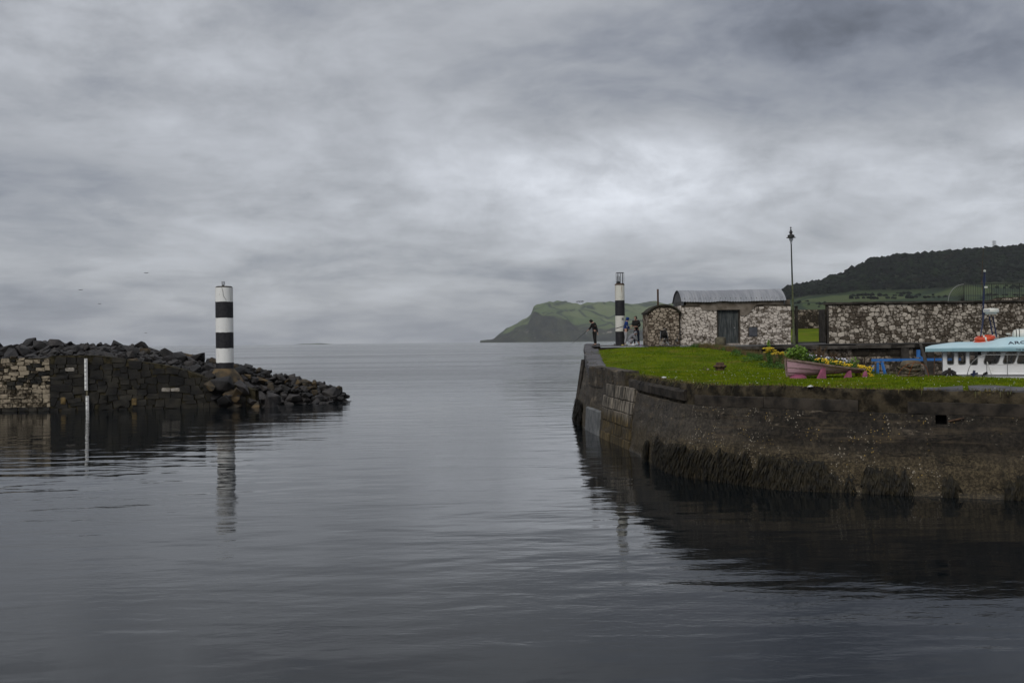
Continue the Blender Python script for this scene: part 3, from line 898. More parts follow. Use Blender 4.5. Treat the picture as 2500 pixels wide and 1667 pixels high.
# moss and dead grass along the crumbling quay edge
V, F = [], []
for i in range(i57, NQ):
    for _ in range(26):
        t = mnoise.noise(Vector((QS[i] * 0.9, 1.2, 0)))
        if rng.random() > 0.16 + 1.6 * max(0, t - 0.05): continue
        p = QT[i] + (QT[min(i + 1, NQ - 1)] - QT[i]) * rng.random() - QN[i] * rng.uniform(-0.02, 0.45) + Vector((0, 0, 0.0))
        an = rng.uniform(0, PI); w = 0.018
        d = Vector((math.cos(an) * w, math.sin(an) * w, 0))
        over = rng.random() < 0.18 + 0.35 * max(0, t)
        tip = p + (QN[i] * rng.uniform(0.05, 0.16) + Vector((0, 0, -rng.uniform(0.0, 0.20))) if over else Vector((rng.uniform(-.05, .05), rng.uniform(-.05, .05), rng.uniform(0.04, 0.11))))
        k0 = len(V); V += [p - d, p + d, tip]; F.append((k0, k0 + 1, k0 + 2))
tag(mk('edge_grass', V, F, MAT['moss'], lawn, origin=(8, 30, 2.7)), 'moss and dead grass along the quay edge', kind='stuff')

# concrete slabs let into the lawn by the edge
def sheet(name, pts, matl, parent, lift, thick=0.12):
    top = [Vector((x, y, lawn_z(x, y) + lift)) for x, y in pts]
    return MB().prism(top, (0, 0, -thick), (0, 0, thick)).build(name, matl, parent)
s_l0, s_l1 = q_find(2255, 2.6), q_find(2600, 2.6)
slabs = thing('concrete_slab', 'cracked grey concrete slab in the turf at the right end of the quay', 'slab', (11.5, 26.9, 2.66))
_w = [0.05, 0.55, 0.95, 1.15, 1.1, 0.7, 0.5, 0.45, 0.4]
for k_ in range(3):
    ptsA, ptsB = [], []
    for j in range(4):
        f_ = (k_ * 3 + j) / 9
        s_ = s_l0 + (s_l1 - s_l0) * f_ + (0.012 if j == 0 else 0) - (0.012 if j == 3 else 0)
        i, t = q_at(s_)
        w_ = _w[min(8, int(f_ * 8.99))]
        A = QT[i] - QN[i] * 0.20; B_ = QT[i] - QN[i] * (0.32 + w_)
        ptsA.append(Vector((A.x, A.y, QT[i].z + 0.035))); ptsB.append(Vector((B_.x, B_.y, lawn_z(B_.x, B_.y) + 0.075)))
    MB().prism(ptsA + ptsB[::-1], (0, 0, -0.12), (0, 0, 0.12)).build('slab_piece', MAT['slab'], slabs)

def bank_z(x, y):
    e = min(math.hypot(x - a_, y - b_) for a_, b_ in _bk[::2])
    t = smooth01((y - 47) / 9)
    return lawn_z(x, min(y, 56)) - 0.04 - 0.24 * e * smooth01((x - 10.6) / 1.6) + 0.06 * fbm(x * 1.3, y * 1.3, 4, 4)
bo = [(9.2, 56.7), (10.4, 55.2), (11.3, 52.4), (12.0, 48.0), (12.0, 44), (12.5, 41), (13.4, 38.7), (14.6, 40), (14.4, 46), (15.6, 52), (15.8, 56.3), (12, 56.9)]
Vb, Fb, _ = poly_mesh('bank', bo, bank_z, MAT['soil'], 0.4)
MAT['bank'] = M('rough_bank_soil', two((0.03, 0.025, 0.014), (0.085, 0.07, 0.035), 1.5), 0.95, 0.1, bump=(0.9, 0.05))
tag(mk('bank', Vb, Fb, MAT['bank'], smooth=True, origin=(12, 50, 3)), 'rough overgrown bank behind the lawn', kind='structure')

def block(name, pts, z0, zfun, matl, kind='structure', label=None):
    n = len(pts)
    V = [(x, y, zfun(x, y)) for x, y in pts] + [(x, y, z0) for x, y in pts]
    F = [tuple(range(n))] + [(i, n + i, n + (i + 1) % n, (i + 1) % n) for i in range(n)]
    o = mk(name, V, F, matl)
    return tag(o, label, kind=kind)
def path_z(x, y): return 3.80 - 0.015 * max(0, 60 - y) - 0.02 * smooth01((x - 9) / 4)
Vp, Fp, _ = poly_mesh('path', [(4.55, 63.0), (4.55, 60.0), (4.55, 57.15), (7, 56.95), (9.2, 56.6), (11.3, 56.25), (13, 56.15), (32, 56.15), (32, 63.0)], 
                      lambda x, y: path_z(x, y) + 0.015 * fbm(x, y, 1, 3), MAT['wet_path'], 0.5)
pth = tag(mk('path', Vp, Fp, MAT['wet_path'], smooth=True, origin=(10, 59, 3.8)), 'wet grey path along the top of the pier', kind='structure')
block('pier_fill', [(4.6, 62.95), (4.6, 57.2), (7, 57.0), (9.2, 56.65), (11.3, 56.3), (32, 56.3), (32, 62.95)], -1.0, lambda x, y: 3.66, MAT['quay_rough'], label='stone body of the pier under the path')
block('slipway', [(12.4, 41.2), (13.6, 38.9), (15.0, 36.6), (17.4, 35.0), (17.4, 40), (17.4, 56.2), (12.2, 56.2), (12.1, 46)], -1.0, lambda x, y: 1.6 if y > 46 else 1.9, MAT['wet_path'], label='low concrete slipway of the inner basin')
block('lawn_fill', front[::4] + [(22.6, 31.3), (17, 33.8), (14.9, 36.0), (13.4, 38.5), (12.4, 41), (11.9, 44), (11.9, 48.0), (11.2, 52.3), (10.3, 55.0), (9.1, 56.5), (7.0, 56.8)],
      -1.0, lambda x, y: 2.30, MAT['quay_rough'], label='earth body of the quay under the lawn')
# rear garden ground seen through the gate gap
def rear_z(x, y): return 3.84 + 0.90 * smooth01((y - 63.0) / 12) + 0.02
Vr, Fr, _ = poly_mesh('rear_lawn', [(15.6, 62.8), (60, 62.8), (60, 96), (26, 96)], rear_z, MAT['lawn'], 2.0)
tag(mk('rear_lawn', Vr, Fr, MAT['lawn'], smooth=True, origin=(25, 75, 4)), 'bright grass bank behind the gateway', kind='structure')
block('rear_fill', [(15.6, 62.97), (60, 62.97), (60, 96), (26, 96)], -1.0, lambda x, y: 3.70, MAT['quay_rough'], label='ground under the rear garden')

# ================================================================== HEADLAND AND WOODED HILL
def field_shader(hedge_scale, wood1, wood2, rock, fk=1.0):
    def fn(b):
        P = b.pos()
        at_ = b.node('Attribute', attribute_name='zone').outputs['Fac']
        P2 = b.scale(P, 1, 1, 0)
        cell = b.vor(b.vm('ADD', P2, (40, 90, 0)), hedge_scale, 'F1', 'Color', 0.75)
        edge = b.vor(b.vm('ADD', P2, (40, 90, 0)), hedge_scale, 'DISTANCE_TO_EDGE', 'Distance', 0.75)
        h = b.sep(cell)[0]
        g = b.mix(h, (0.060, 0.092, 0.034), (0.115, 0.138, 0.058))
        g = b.mix(b.m('MULTIPLY', b.noise(P, 0.012, 4), 0.6), g, (0.085, 0.12, 0.045))
        g = b.mix(1.0, g, (fk, fk, fk, 1), 'MULTIPLY')
        hd = b.m('SUBTRACT', 1.0, b.sm(b.m('ADD', edge, b.m('MULTIPLY', b.noise(P, 0.03, 3), 0.03)), 0.035, 0.07))
        clump = b.sm(b.noise(P, 0.006, 5, 0.6), 0.57, 0.63)
        dk = b.m('MAXIMUM', hd, clump)
        g = b.mix(dk, g, (0.022, 0.036, 0.020))
        wd = b.mix(b.sm(b.noise(P, 0.02, 6, 0.65), 0.35, 0.65), wood1, wood2)
        rk = b.m('MULTIPLY', b.sm(b.noise(b.scale(P, 1, 1, 0.35), 0.022, 6, 0.7), 0.60, 0.70), b.m('SUBTRACT', 1.0, b.sm(b.sep(P)[2], 55, 95)))
        wd = b.mix(b.m('MULTIPLY', rk, 0.8), wd, rock)
        return {'Base Color': b.mix(at_, g, wd), 'h': b.noise(P, 0.05, 5, 0.7)}
    return fn
MAT['headland'] = M('headland_fields_and_scrub', field_shader(0.0052, (0.014, 0.018, 0.016), (0.036, 0.038, 0.027), (0.27, 0.24, 0.20)), 0.95, 0.05, bump=(1.0, 6.0))
MAT['hillmat'] = M('hill_fields_and_scrub', field_shader(0.007, (0.005, 0.0075, 0.005), (0.011, 0.0155, 0.008), (0.05, 0.035, 0.03), 0.62), 0.95, 0.05, bump=(1.0, 3.0))
def hor(px): return 833.5 - ROLL * (px - 1250)
ridge = [(1172, 833.2), (1185, 831.5), (1203, 830), (1216, 823), (1232, 815), (1248, 809), (1264, 798), (1280, 780), (1292, 775), (1299, 772), (1302, 757), (1309, 752),
         (1330, 741), (1345, 739), (1380, 739), (1440, 738.5), (1500, 737), (1560, 738), (1620, 741), (1700, 741), (1800, 745), (1900, 748), (2100, 740), (2600, 730)]
scarp = [(1172, 833.2), (1290, 790), (1301, 760), (1324, 773), (1350, 777), (1385, 785), (1403, 796), (1430, 800), (1470, 806), (1560, 808), (1700, 812), (2600, 812)]
def terrain(name, cols, Yshore, dscarp, dridge, matl, label, nsc, nfl, rough, shore_z=0.0, flat=False):
    V, F, Z = [], [], []
    rows = None
    for px in cols:
        yr = lerp_table(ridge if not flat else hill_ridge, px); ys = max(yr, lerp_table(scarp if not flat else hill_foot, px))
        Ys, Y1, Y2 = Yshore, Yshore + dscarp, Yshore + dscarp + dridge
        z1 = max(1.0, H + (hor(px) - ys) / FPX * Y1); z2 = max(1.2, H + (hor(px) - yr) / FPX * Y2)
        if z2 < z1: z2 = z1
        a = (px - 1250) / FPX
        col = []
        prof = [(Ys - 40, -1.0, 1), (Ys, 0.6, 1), (Ys + 25, 2.2, 1)]
        for k_ in range(1, nsc + 1):
            t = k_ / nsc
            prof.append((Ys + 25 + (dscarp - 25) * t, 2.2 + (z1 - 2.2) * (t ** 0.8), 1))
        for k_ in range(1, nfl + 1):
            t = k_ / nfl
            prof.append((Y1 + dridge * t, z1 + (z2 - z1) * (1 - (1 - t) ** 1.35), 0))
        for k_ in range(1, 4):
            prof.append((Y2 + 250 * k_, z2 * (1 - 0.28 * k_), 0))
        prof.append((Y2 + 1000, -1.0, 0))
        for (Y, z, zone) in prof:
            x = a * Y
            amp = rough * min(1.0, max(0, z) / 30.0)
            zz = z + amp * fbm(x * 0.010, Y * 0.010, 3.3, 5) if 3 < z else z
            V.append(Vector((x, Y, zz)))
            zn = zone + 0.25 * fbm(x * 0.01, Y * 0.01, 8, 3)
            if flat: zn = 1 - zn
            Z.append(max(0, min(1, zn)))
        rows = len(prof)
    n = len(cols)
    for i in range(n - 1):
        for j in range(rows - 1):
            F.append((i * rows + j, (i + 1) * rows + j, (i + 1) * rows + j + 1, i * rows + j + 1))
    for e in (0, n - 1):
        F.append(tuple(e * rows + j for j in (range(rows) if e else range(rows - 1, -1, -1))))
    o = mk(name, V, F, matl, smooth=True, origin=(0, Yshore, 0), ang=80)
    at_ = o.data.attributes.new('zone', 'FLOAT', 'POINT')
    at_.data.foreach_set('value', Z)
    return tag(o, label, kind='structure'), V, rows
cols = list(range(1172, 1420, 4)) + list(range(1420, 2600, 14))
terrain('headland', cols, 4650, 170, 850, MAT['headland'], 'hazy green headland with fields above dark cliffs', 14, 14, 24.0)
hill_ridge = [(1890, 742), (1912, 722), (1920, 708), (1932, 705), (1960, 701), (2000, 694), (2030, 681), (2045, 677), (2065, 674), (2078, 660), (2105, 653), (2122, 641), (2150, 634), (2180, 629),
              (2250, 624), (2330, 617), (2400, 611), (2460, 607), (2500, 604), (2700, 590), (3100, 580)]
hill_foot = [(1890, 742), (1925, 735), (1950, 729), (1975, 724), (2050, 723), (2100, 719), (2200, 717), (2300, 714), (2350, 705), (2420, 699), (2500, 700), (3100, 700)]
cols = list(range(1890, 2600, 6)) + list(range(2600, 3100, 25))
hill, HV, HR = terrain('wooded_hill', cols, 1000, 420, 420, MAT['hillmat'], 'dark wooded hillside with green fields at its foot', 10, 14, 2.0, flat=True)

def wood_fn(b):
    P = b.pos()
    c = b.mix(b.sm(b.noise(P, 0.055, 5, 0.7), 0.42, 0.66), (0.0015, 0.0028, 0.0027), (0.0130, 0.0220, 0.0100))
    c = b.mix(b.m('MULTIPLY', b.sm(b.noise(P, 0.011, 4, 0.6), 0.50, 0.66), 0.8), c, (0.0020, 0.0030, 0.0032))
    c = b.mix(b.m('MULTIPLY', b.sm(b.noise(b.vm('ADD', P, (300, 50, 9)), 0.014, 4, 0.6), 0.60, 0.68), 0.5), c, (0.022, 0.017, 0.012))
    return {'Base Color': c, 'h': b.noise(P, 0.6, 4, 0.7)}
MAT['wood'] = M('woodland_crowns', wood_fn, 0.95, 0.02, bump=(1.0, 1.5))
bm_ = bmesh.new(); bmesh.ops.create_icosphere(bm_, subdivisions=1, radius=1.0)
ICO_V = [v.co.copy() for v in bm_.verts]; ICO_F = [tuple(v.index for v in f.verts) for f in bm_.faces]; bm_.free()
def crown(V, F, p, r, rng, sq=0.85):
    k0 = len(V)
    for v in ICO_V:
        q = v * r * rng.uniform(0.72, 1.25)
        V.append(p + Vector((q.x, q.y, q.z * sq)))
    for f in ICO_F: F.append(tuple(i + k0 for i in f))
rng = random.Random(8)
V, F = [], []
hv = {}
ncol = len(HV) // HR
for i in range(ncol - 1):
    for j in range(13, 27):
        if j >= HR - 1: continue
        a_, b_, c_, d_ = HV[i * HR + j], HV[(i + 1) * HR + j], HV[(i + 1) * HR + j + 1], HV[i * HR + j + 1]
        if max(a_.z, c_.z) < 8: continue
        ar = ((b_ - a_).length * (d_ - a_).length)
        n = ar / (70.0 if cols[i] < 2560 else 250)
        n = int(n) + (rng.random() < n % 1)
        for _ in range(min(n, 12)):
            u, v = rng.random(), rng.random()
            p = a_.lerp(b_, u).lerp(d_.lerp(c_, u), v)
            if j == 26 and rng.random() < .5: continue
            r = rng.choice((2.2, 3.0, 3.6, 4.4, 6.0)) * rng.uniform(0.85, 1.2)
            crown(V, F, p + Vector((0, 0, r * 0.3)), r, rng)
tag(mk('woodland', V, F, MAT['wood'], origin=(700, 1700, 60)), 'dense dark woodland covering the hillside', kind='stuff')
# hedgerow scrub across the lower fields
V, F = [], []
for (x0, y0, x1, y1, n, r) in ((2070, 729, 2140, 722, 26, 3.0), (2150, 728, 2240, 724, 22, 3.0), (1990, 748, 2026, 740, 12, 2.6), (2185, 716, 2230, 714, 8, 3.0), (2250, 728, 2320, 722, 16, 2.5),
                               (2390, 728, 2500, 720, 20, 2.5), (1945, 738, 1990, 742, 9, 2.2), (2440, 702, 2500, 706, 14, 3)):
    for k_ in range(n):
        px, py = x0 + (x1 - x0) * rng.random(), y0 + (y1 - y0) * rng.random() + rng.uniform(-3, 3)
        # walk outwards to the hillside under this sight line
        ci = min(range(ncol), key=lambda i: abs(cols[i] - px))
        best = None
        for j in range(3, HR - 5):
            q = HV[ci * HR + j]
            yy = hor(px) - (q.z - H) * FPX / q.y
            if best is None or abs(yy - py) < best[0]: best = (abs(yy - py), q)
        q = best[1]
        rr = r * rng.uniform(0.6, 1.2)
        crown(V, F, q + Vector((rng.uniform(-6, 6), rng.uniform(-6, 6), rr * 0.35)), rr, rng, 0.8)
tag(mk('hedgerows', V, F, MAT['wood'], origin=(500, 1300, 30)), 'dark hedges and scrub between the hill fields', kind='stuff')

# low islets on the horizon
isl = at(758, 840.3, 9000)
MB().add([(isl.x - 170, 9000, -1), (isl.x - 60, 9000, 6), (isl.x - 20, 9000, 4), (isl.x + 60, 9000, 9), (isl.x + 120, 9000, 7), (isl.x + 200, 9000, -1), (isl.x + 200, 9120, -1), (isl.x - 170, 9120, -1), (isl.x + 60, 9060, 8), (isl.x - 60, 9060, 5)],
         [(0, 5, 4, 3, 2, 1), (1, 2, 9), (2, 3, 8, 9), (3, 4, 8), (4, 5, 6), (4, 6, 8), (8, 6, 7, 9), (9, 7, 0), (9, 0, 1)]).build('islet', MAT['headland'])
tag(bpy.data.objects['islet'], 'thin dark islet low on the horizon', kind='structure')

# the damp air over the bay
hz = bpy.data.materials.new('damp_sea_air'); hz.use_nodes = True
nt = hz.node_tree; nt.nodes.clear()
pv = nt.nodes.new('ShaderNodeVolumePrincipled'); ov = nt.nodes.new('ShaderNodeOutputMaterial')
pv.inputs['Color'].default_value = (0.90, 0.93, 0.97, 1); pv.inputs['Density'].default_value = 0.000043
nt.links.new(pv.outputs[0], ov.inputs['Volume'])
hzo = MB().box((0, 6180, 131), (18400, 12720, 270)).build('haze', hz, origin=(0, 0, 0))
tag(hzo, 'thin damp haze over the bay', kind='stuff')
# ================================================================== STONE LAYING
def clip_half(poly, nx, ny, c):
    """keep nx*u + ny*v <= c"""
    out = []
    n = len(poly)
    for i in range(n):
        p, q = poly[i], poly[(i + 1) % n]
        a, b_ = nx * p[0] + ny * p[1] - c, nx * q[0] + ny * q[1] - c
        if a <= 0: out.append(p)
        if (a < 0 < b_) or (b_ < 0 < a):
            t = a / (a - b_)
            out.append((p[0] + (q[0] - p[0]) * t, p[1] + (q[1] - p[1]) * t))
    return out
def area(p): return abs(sum(p[i][0] * p[(i + 1) % len(p)][1] - p[(i + 1) % len(p)][0] * p[i][1] for i in range(len(p)))) / 2
def rubble(W, Hh, n, rng, aspect=1.5, holes=(), topfun=None, snap=0.42):
    """random rubble: weighted cells of a W x Hh face, wider than tall, clipped to the openings"""
    seeds = []
    dmin = math.sqrt(W * Hh / aspect / n) * 0.80
    tries = 0
    while len(seeds) < n and tries < n * 60:
        tries += 1
        u, v = rng.uniform(0, W) / aspect, rng.uniform(0, Hh)
        k_ = rng.choice((0.45, 0.6, 0.8, 1.0, 1.2, 1.6))
        if all((u - a) ** 2 + (v - b_) ** 2 > (dmin * (k_ + k2) / 2) ** 2 for a, b_, k2 in seeds): seeds.append((u, v, k_))
    out = []
    for i, (u, v, k_) in enumerate(seeds):
        poly = [(0, 0), (W / aspect, 0), (W / aspect, Hh), (0, Hh)]
        near = sorted(((a - u) ** 2 + (b_ - v) ** 2, a, b_, k2) for j, (a, b_, k2) in enumerate(seeds) if j != i)[:16]
        for d2, a, b_, k2 in near:
            nx, ny = a - u, b_ - v
            an = math.atan2(ny, nx); near_ax = round(an / (PI / 2)) * (PI / 2); an += (near_ax - an) * snap; ln_ = math.hypot(nx, ny); mu, mv = (u + a) / 2, (v + b_) / 2
            nx, ny = math.cos(an) * ln_, math.sin(an) * ln_
            wgt = (k_ * k_ - k2 * k2) * dmin * dmin * 0.22
            c = nx * mu + ny * mv + wgt / 2
            poly = clip_half(poly, nx, ny, c)
            if len(poly) < 3: break
        if len(poly) < 3: continue
        poly = [(a * aspect, b_) for a, b_ in poly]
        for (x0, y0, x1, y1) in holes:
            xs = [p[0] for p in poly]; ys = [p[1] for p in poly]
            if max(xs) <= x0 or min(xs) >= x1 or max(ys) <= y0 or min(ys) >= y1: continue
            cand = [clip_half(poly, 1, 0, x0), clip_half(poly, -1, 0, -x1), clip_half(poly, 0, 1, y0), clip_half(poly, 0, -1, -y1)]
            cand = [p for p in cand if len(p) >= 3]
            poly = max(cand, key=area) if cand else []
            if len(poly) < 3: break
        if topfun and len(poly) >= 3:
            poly = [(a, min(b_, topfun(a))) for a, b_ in poly]
        if len(poly) < 3 or area(poly) < 0.004: continue
        out.append(poly)
    return out
def coursed(W, Hh, rng, hs, ws, topfun=None):
    out, v = [], 0.0
    while v < Hh - 0.02:
        h_ = min(rng.uniform(*hs), Hh - v)
        if Hh - v - h_ < hs[0] * 0.5: h_ = Hh - v
        u = -rng.uniform(0, ws[0])
        while u < W:
            w = rng.uniform(*ws)
            u0, u1 = max(0, u), min(W, u + w)
            if u1 - u0 > 0.05:
                def cut(u0, u1, v0, v1):
                    p = [(u0, v0), (u1, v0), (u1, v1), (u0, v1)]
                    if topfun:
                        if v0 > topfun((u0 + u1) / 2) - 0.06: return
                        p = [(a, min(b_, topfun(a))) for a, b_ in p]
                        if min(p[2][1] - p[1][1], p[3][1] - p[0][1]) < 0.03: return
                    out.append(p)
                if rng.random() < 0.16 and h_ > hs[0] * 1.3:
                    hm = v + h_ * rng.uniform(0.4, 0.6)
                    cut(u0, u1, v, hm); cut(u0, u1, hm, v + h_)
                else: cut(u0, u1, v, v + h_)
            u += w
        v += h_
    return out
def chaikin(poly, keep=0.80):
    out = []
    n = len(poly)
    for i in range(n):
        p, q = poly[i], poly[(i + 1) % n]
        out.append((p[0] + (q[0] - p[0]) * (1 - keep), p[1] + (q[1] - p[1]) * (1 - keep)))
        out.append((p[0] + (q[0] - p[0]) * keep, p[1] + (q[1] - p[1]) * keep))
    return out
def stone(name, poly, fmap, proud, gap, matl, parent, rng, jit=0.012, rnd=0.86, face=0.92):
    """fmap(u, v, out) -> world point"""
    n0 = len(poly)
    cu = sum(p[0] for p in poly) / n0; cv = sum(p[1] for p in poly) / n0
    r = math.sqrt(area(poly)) + 1e-6
    k_ = max(0.5, 1 - gap / r * 2)
    pp = chaikin(poly, rnd) if rnd and n0 <= 7 else poly
    pp = [(cu + (a - cu) * k_ + rng.uniform(-jit, jit), cv + (b_ - cv) * k_ + rng.uniform(-jit, jit)) for a, b_ in pp]
    n = len(pp)
    V, F = [], []
    dp = proud * rng.uniform(0.6, 1.25)
    for (kk, o) in ((1.0, -0.03), (1.0, dp * 0.5), (face, dp)):
        for a, b_ in pp: V.append(fmap(cu + (a - cu) * kk, cv + (b_ - cv) * kk, o + rng.uniform(-0.15, 0.15) * dp * (o > 0)))
    V.append(fmap(cu, cv, dp * rng.uniform(0.9, 1.08)))
    for l in range(2):
        for j in range(n): F.append((l * n + j, l * n + (j + 1) % n, (l + 1) * n + (j + 1) % n, (l + 1) * n + j))
    for j in range(n): F.append((2 * n + j, 2 * n + (j + 1) % n, 3 * n))
    return mk(name, V, F, matl, parent, smooth=True, ang=50)
def lay(polys, fmap, proud, gap, matl, parent, rng, jit=0.012, most=295, rest='small_stones'):
    polys = sorted(polys, key=area, reverse=True)
    for p in polys[:most]: stone('stone', p, fmap, proud, gap, matl, parent, rng, jit)
    V, F = [], []
    for p in polys[most:]:
        cu = sum(q[0] for q in p) / len(p); cv = sum(q[1] for q in p) / len(p)
        k0 = len(V); n_ = len(p); dp = proud * rng.uniform(0.6, 1.1)
        V += [fmap(cu + (a - cu) * .82, cv + (b_ - cv) * .82, -0.02) for a, b_ in p] + [fmap(cu + (a - cu) * .70, cv + (b_ - cv) * .70, dp) for a, b_ in p]
        F += [(k0 + j, k0 + (j + 1) % n_, k0 + n_ + (j + 1) % n_, k0 + n_ + j) for j in range(n_)] + [tuple(range(k0 + n_, k0 + 2 * n_))]
    if V: tag(mk(rest, V, F, matl, parent), kind='stuff')
def flat_map(o, ux, n):
    o, ux, n = Vector(o), Vector(ux).normalized(), Vector(n).normalized()
    return lambda u, v, w: o + ux * u + Vector((0, 0, v)) + n * w

# ================================================================== LEFT-HAND BREAKWATER
def gy(X):  return 66.6 + 0.17 * (X + 24) * 0.9                  # wall line in plan (runs slightly away to the right)
PX0, PX1 = -41.0, -17.6
wallU = PX1 - PX0
def gp(px, py, z=None):
    """X on the wall line seen at photo column px"""
    a = (px - 1250) / FPX
    X = -20.0
    for _ in range(12): X = a * gy(X)
    return X
top_px = [(-120, 874), (0, 874), (116, 873), (119, 867), (226, 866), (280, 872), (325, 879), (394, 889), (450, 902), (489, 917), (581, 940), (632, 953), (690, 975)]
def wall_top(X):
    px = 1250 + FPX * X / gy(X)
    y = lerp_table(top_px, px)
    return at(px, y, gy(X)).z
pier = thing('breakwater_wall', 'dark masonry face of the left breakwater with a patch of pale stones', 'sea wall', (-26, gy(-26), 0))
V, F = [], []
n = 90
for i in range(n + 1):
    X = PX0 + (PX1 + 0.6 - PX0) * i / n
    zt = max(0.05, wall_top(X) - 0.03)
    V += [(X, gy(X), -1.0), (X, gy(X), zt), (X, gy(X) + 0.9, zt - 0.02), (X, gy(X) + 1.0, -1.0)]
for i in range(n):
    for j in range(3): F.append((i * 4 + j, (i + 1) * 4 + j, (i + 1) * 4 + j + 1, i * 4 + j + 1))
mk('wall_core', V, F, MAT['mortar_pier'], pier)
def pier_map(u, v, w):
    X = PX0 + u
    return Vector((X, gy(X) - w, v - 0.55))
rng = random.Random(41)
U_pale = gp(122, 900) - PX0
# pale coursed stones on the left
low = coursed(U_pale - 4.0, 1.95, rng, (0.24, 0.40), (0.5, 1.25))
up = rubble(U_pale - 4.0, 2.2, 190, rng, 1.9, (), None, 0.8)
for p in low + [[(a, b_ + 1.95) for a, b_ in q] for q in up]:
    p = [(a + 4.0, b_) for a, b_ in p]
    cu = sum(q[0] for q in p) / len(p); cv = sum(q[1] for q in p) / len(p) - 0.55
    if cv > wall_top(PX0 + cu) - 0.06: continue
    p = [(a, min(b_, wall_top(PX0 + a) + 0.56)) for a, b_ in p]
    if area(p) < 0.012: continue
    k_ = rng.random()
    if cv < 0.28: m_ = MAT['pier_stone'] if k_ < 0.65 else MAT['pier_ochre']
    elif cv < 0.55: m_ = MAT['pier_ochre'] if k_ < 0.35 else MAT['pier_pale']
    else: m_ = MAT['pier_stone'] if (cv > 1.4 and k_ < 0.28) else MAT['pier_pale']
    stone('stone', p, pier_map, 0.07, 0.012, m_, pier, rng, 0.016, 0.92, 0.94)
blocks = rubble(wallU - U_pale, 4.6, 190, rng, 1.5, (), None, 0.72)
spec = [(171, 902, 'pier_white'), (405, 951, 'pier_white'), (428, 951, 'pier_white'), (551, 935, 'pier_white'), (327, 980, 'pier_ochre'), (154, 978, 'pier_ochre')]
for p in blocks:
    ctr = sum(q[0] for q in p) / len(p)
    if sum(q[1] for q in p) / len(p) > wall_top(PX0 + U_pale + ctr) + 0.55 - 0.10: continue
    p = [(a + U_pale, min(b_, wall_top(PX0 + U_pale + a) + 0.57)) for a, b_ in p]
    if area(p) < 0.03: continue
    m_ = MAT['pier_stone']
    stone('stone', p, pier_map, 0.07, 0.010, m_, pier, rng, 0.028, 0.95, 0.97)
for (px, py, mm) in spec:
    X = gp(px, py); z = at(px, py, gy(X)).z
    w_, h_ = (0.27, 0.13) if mm == 'pier_white' else (0.16, 0.24)
    u, v = X - PX0, z + 0.55
    stone('stone', [(u - w_, v - h_), (u + w_, v - h_), (u + w_ * .95, v + h_), (u - w_, v + h_ * .9)], lambda a, b_, c_: pier_map(a, b_, c_ + 0.05), 0.07, 0.0, MAT[mm], pier, rng, 0.02)

# boulders of the mound
crest_px = [(-150, 862), (-60, 850), (0, 846), (36, 838), (75, 834), (150, 830), (226, 832), (320, 838), (380, 846), (421, 858), (450, 858), (522, 875), (573, 880), (624, 890), (675, 902), (752, 920), (810, 932), (842, 952), (856, 972)]
CRY = 73.0
def crest(X):                       # height of the ridge of the mound, at Y = CRY
    px = 1250 + FPX * X / CRY
    return at(px, lerp_table(crest_px, px), CRY).z
def mound(X, Y):
    zc = crest(X) - 0.30
    y0 = gy(X) + 0.6
    zw = max(-0.6, wall_top(X) - 0.25) if X < PX1 else -0.8
    if X > -19.5: 
        zw = zw * (1 - smooth01((X + 19.5) / 3.5)) + (-0.9) * smooth01((X + 19.5) / 3.5)
        y0 = y0 + 0.5
    if Y <= CRY:
        t = (Y - y0) / (CRY - y0)
        return zw + (zc - zw) * max(0, t) ** 0.8
    return zc - (Y - CRY) * 0.75
V, F = [], []
xs = [-44 + 0.7 * i for i in range(47)]
ys = [0.0, 0.15, 0.3, 0.45, 0.6, 0.8, 1.0, 1.25, 1.6, 2.1]
for X in xs:
    for t in ys:
        y0 = gy(X) + 0.6
        Y = y0 + (CRY - y0) * t
        V.append((X, Y, max(-1.0, mound(X, Y) - 0.25)))
for i in range(len(xs) - 1):
    for j in range(len(ys) - 1):
        k_ = len(ys)
        F.append((i * k_ + j, (i + 1) * k_ + j, (i + 1) * k_ + j + 1, i * k_ + j + 1))
rocks = thing('rock_mound', 'long mound of dark angular boulders armouring the left breakwater', 'breakwater', (-24, 71, 0))
MAT['rubble_core'] = M('dark_rubble', two((0.012, 0.011, 0.011), (0.03, 0.027, 0.026), 1.5), 0.9, 0.2, bump=(0.9, 0.1))  # dark mound surface that shows in the gaps between the boulders
mk('rubble_core', V, F, MAT['rubble_core'], rocks)
rng = random.Random(77)
protos = []
for k_ in range(24):
    bm_ = bmesh.new()
    sx, sy, sz = rng.uniform(0.8, 1.15), rng.uniform(0.6, 0.9), rng.uniform(0.42, 0.75)
    for c_ in range(13 if k_ % 3 else 17):
        v = Vector((rng.gauss(0, 1), rng.gauss(0, 1), rng.gauss(0, 1))).normalized()
        v = Vector([math.copysign(abs(q) ** 0.62, q) for q in v])
        v = Vector((v.x * sx, v.y * sy, v.z * sz)) * rng.uniform(0.75, 1.12)
        bm_.verts.new(v)
    r_ = bmesh.ops.convex_hull(bm_, input=bm_.verts)
    bmesh.ops.delete(bm_, geom=[v for v in bm_.verts if not v.link_faces], context='VERTS')
    bmesh.ops.dissolve_limit(bm_, angle_limit=0.15, verts=bm_.verts, edges=bm_.edges)
    bmesh.ops.bevel(bm_, geom=list(bm_.edges), offset=0.04, segments=1, affect='EDGES', profile=0.6)
    me = bpy.data.meshes.new('boulder'); bm_.to_mesh(me); bm_.free()
    me.materials.append(None)
    protos.append(me)
placed = []
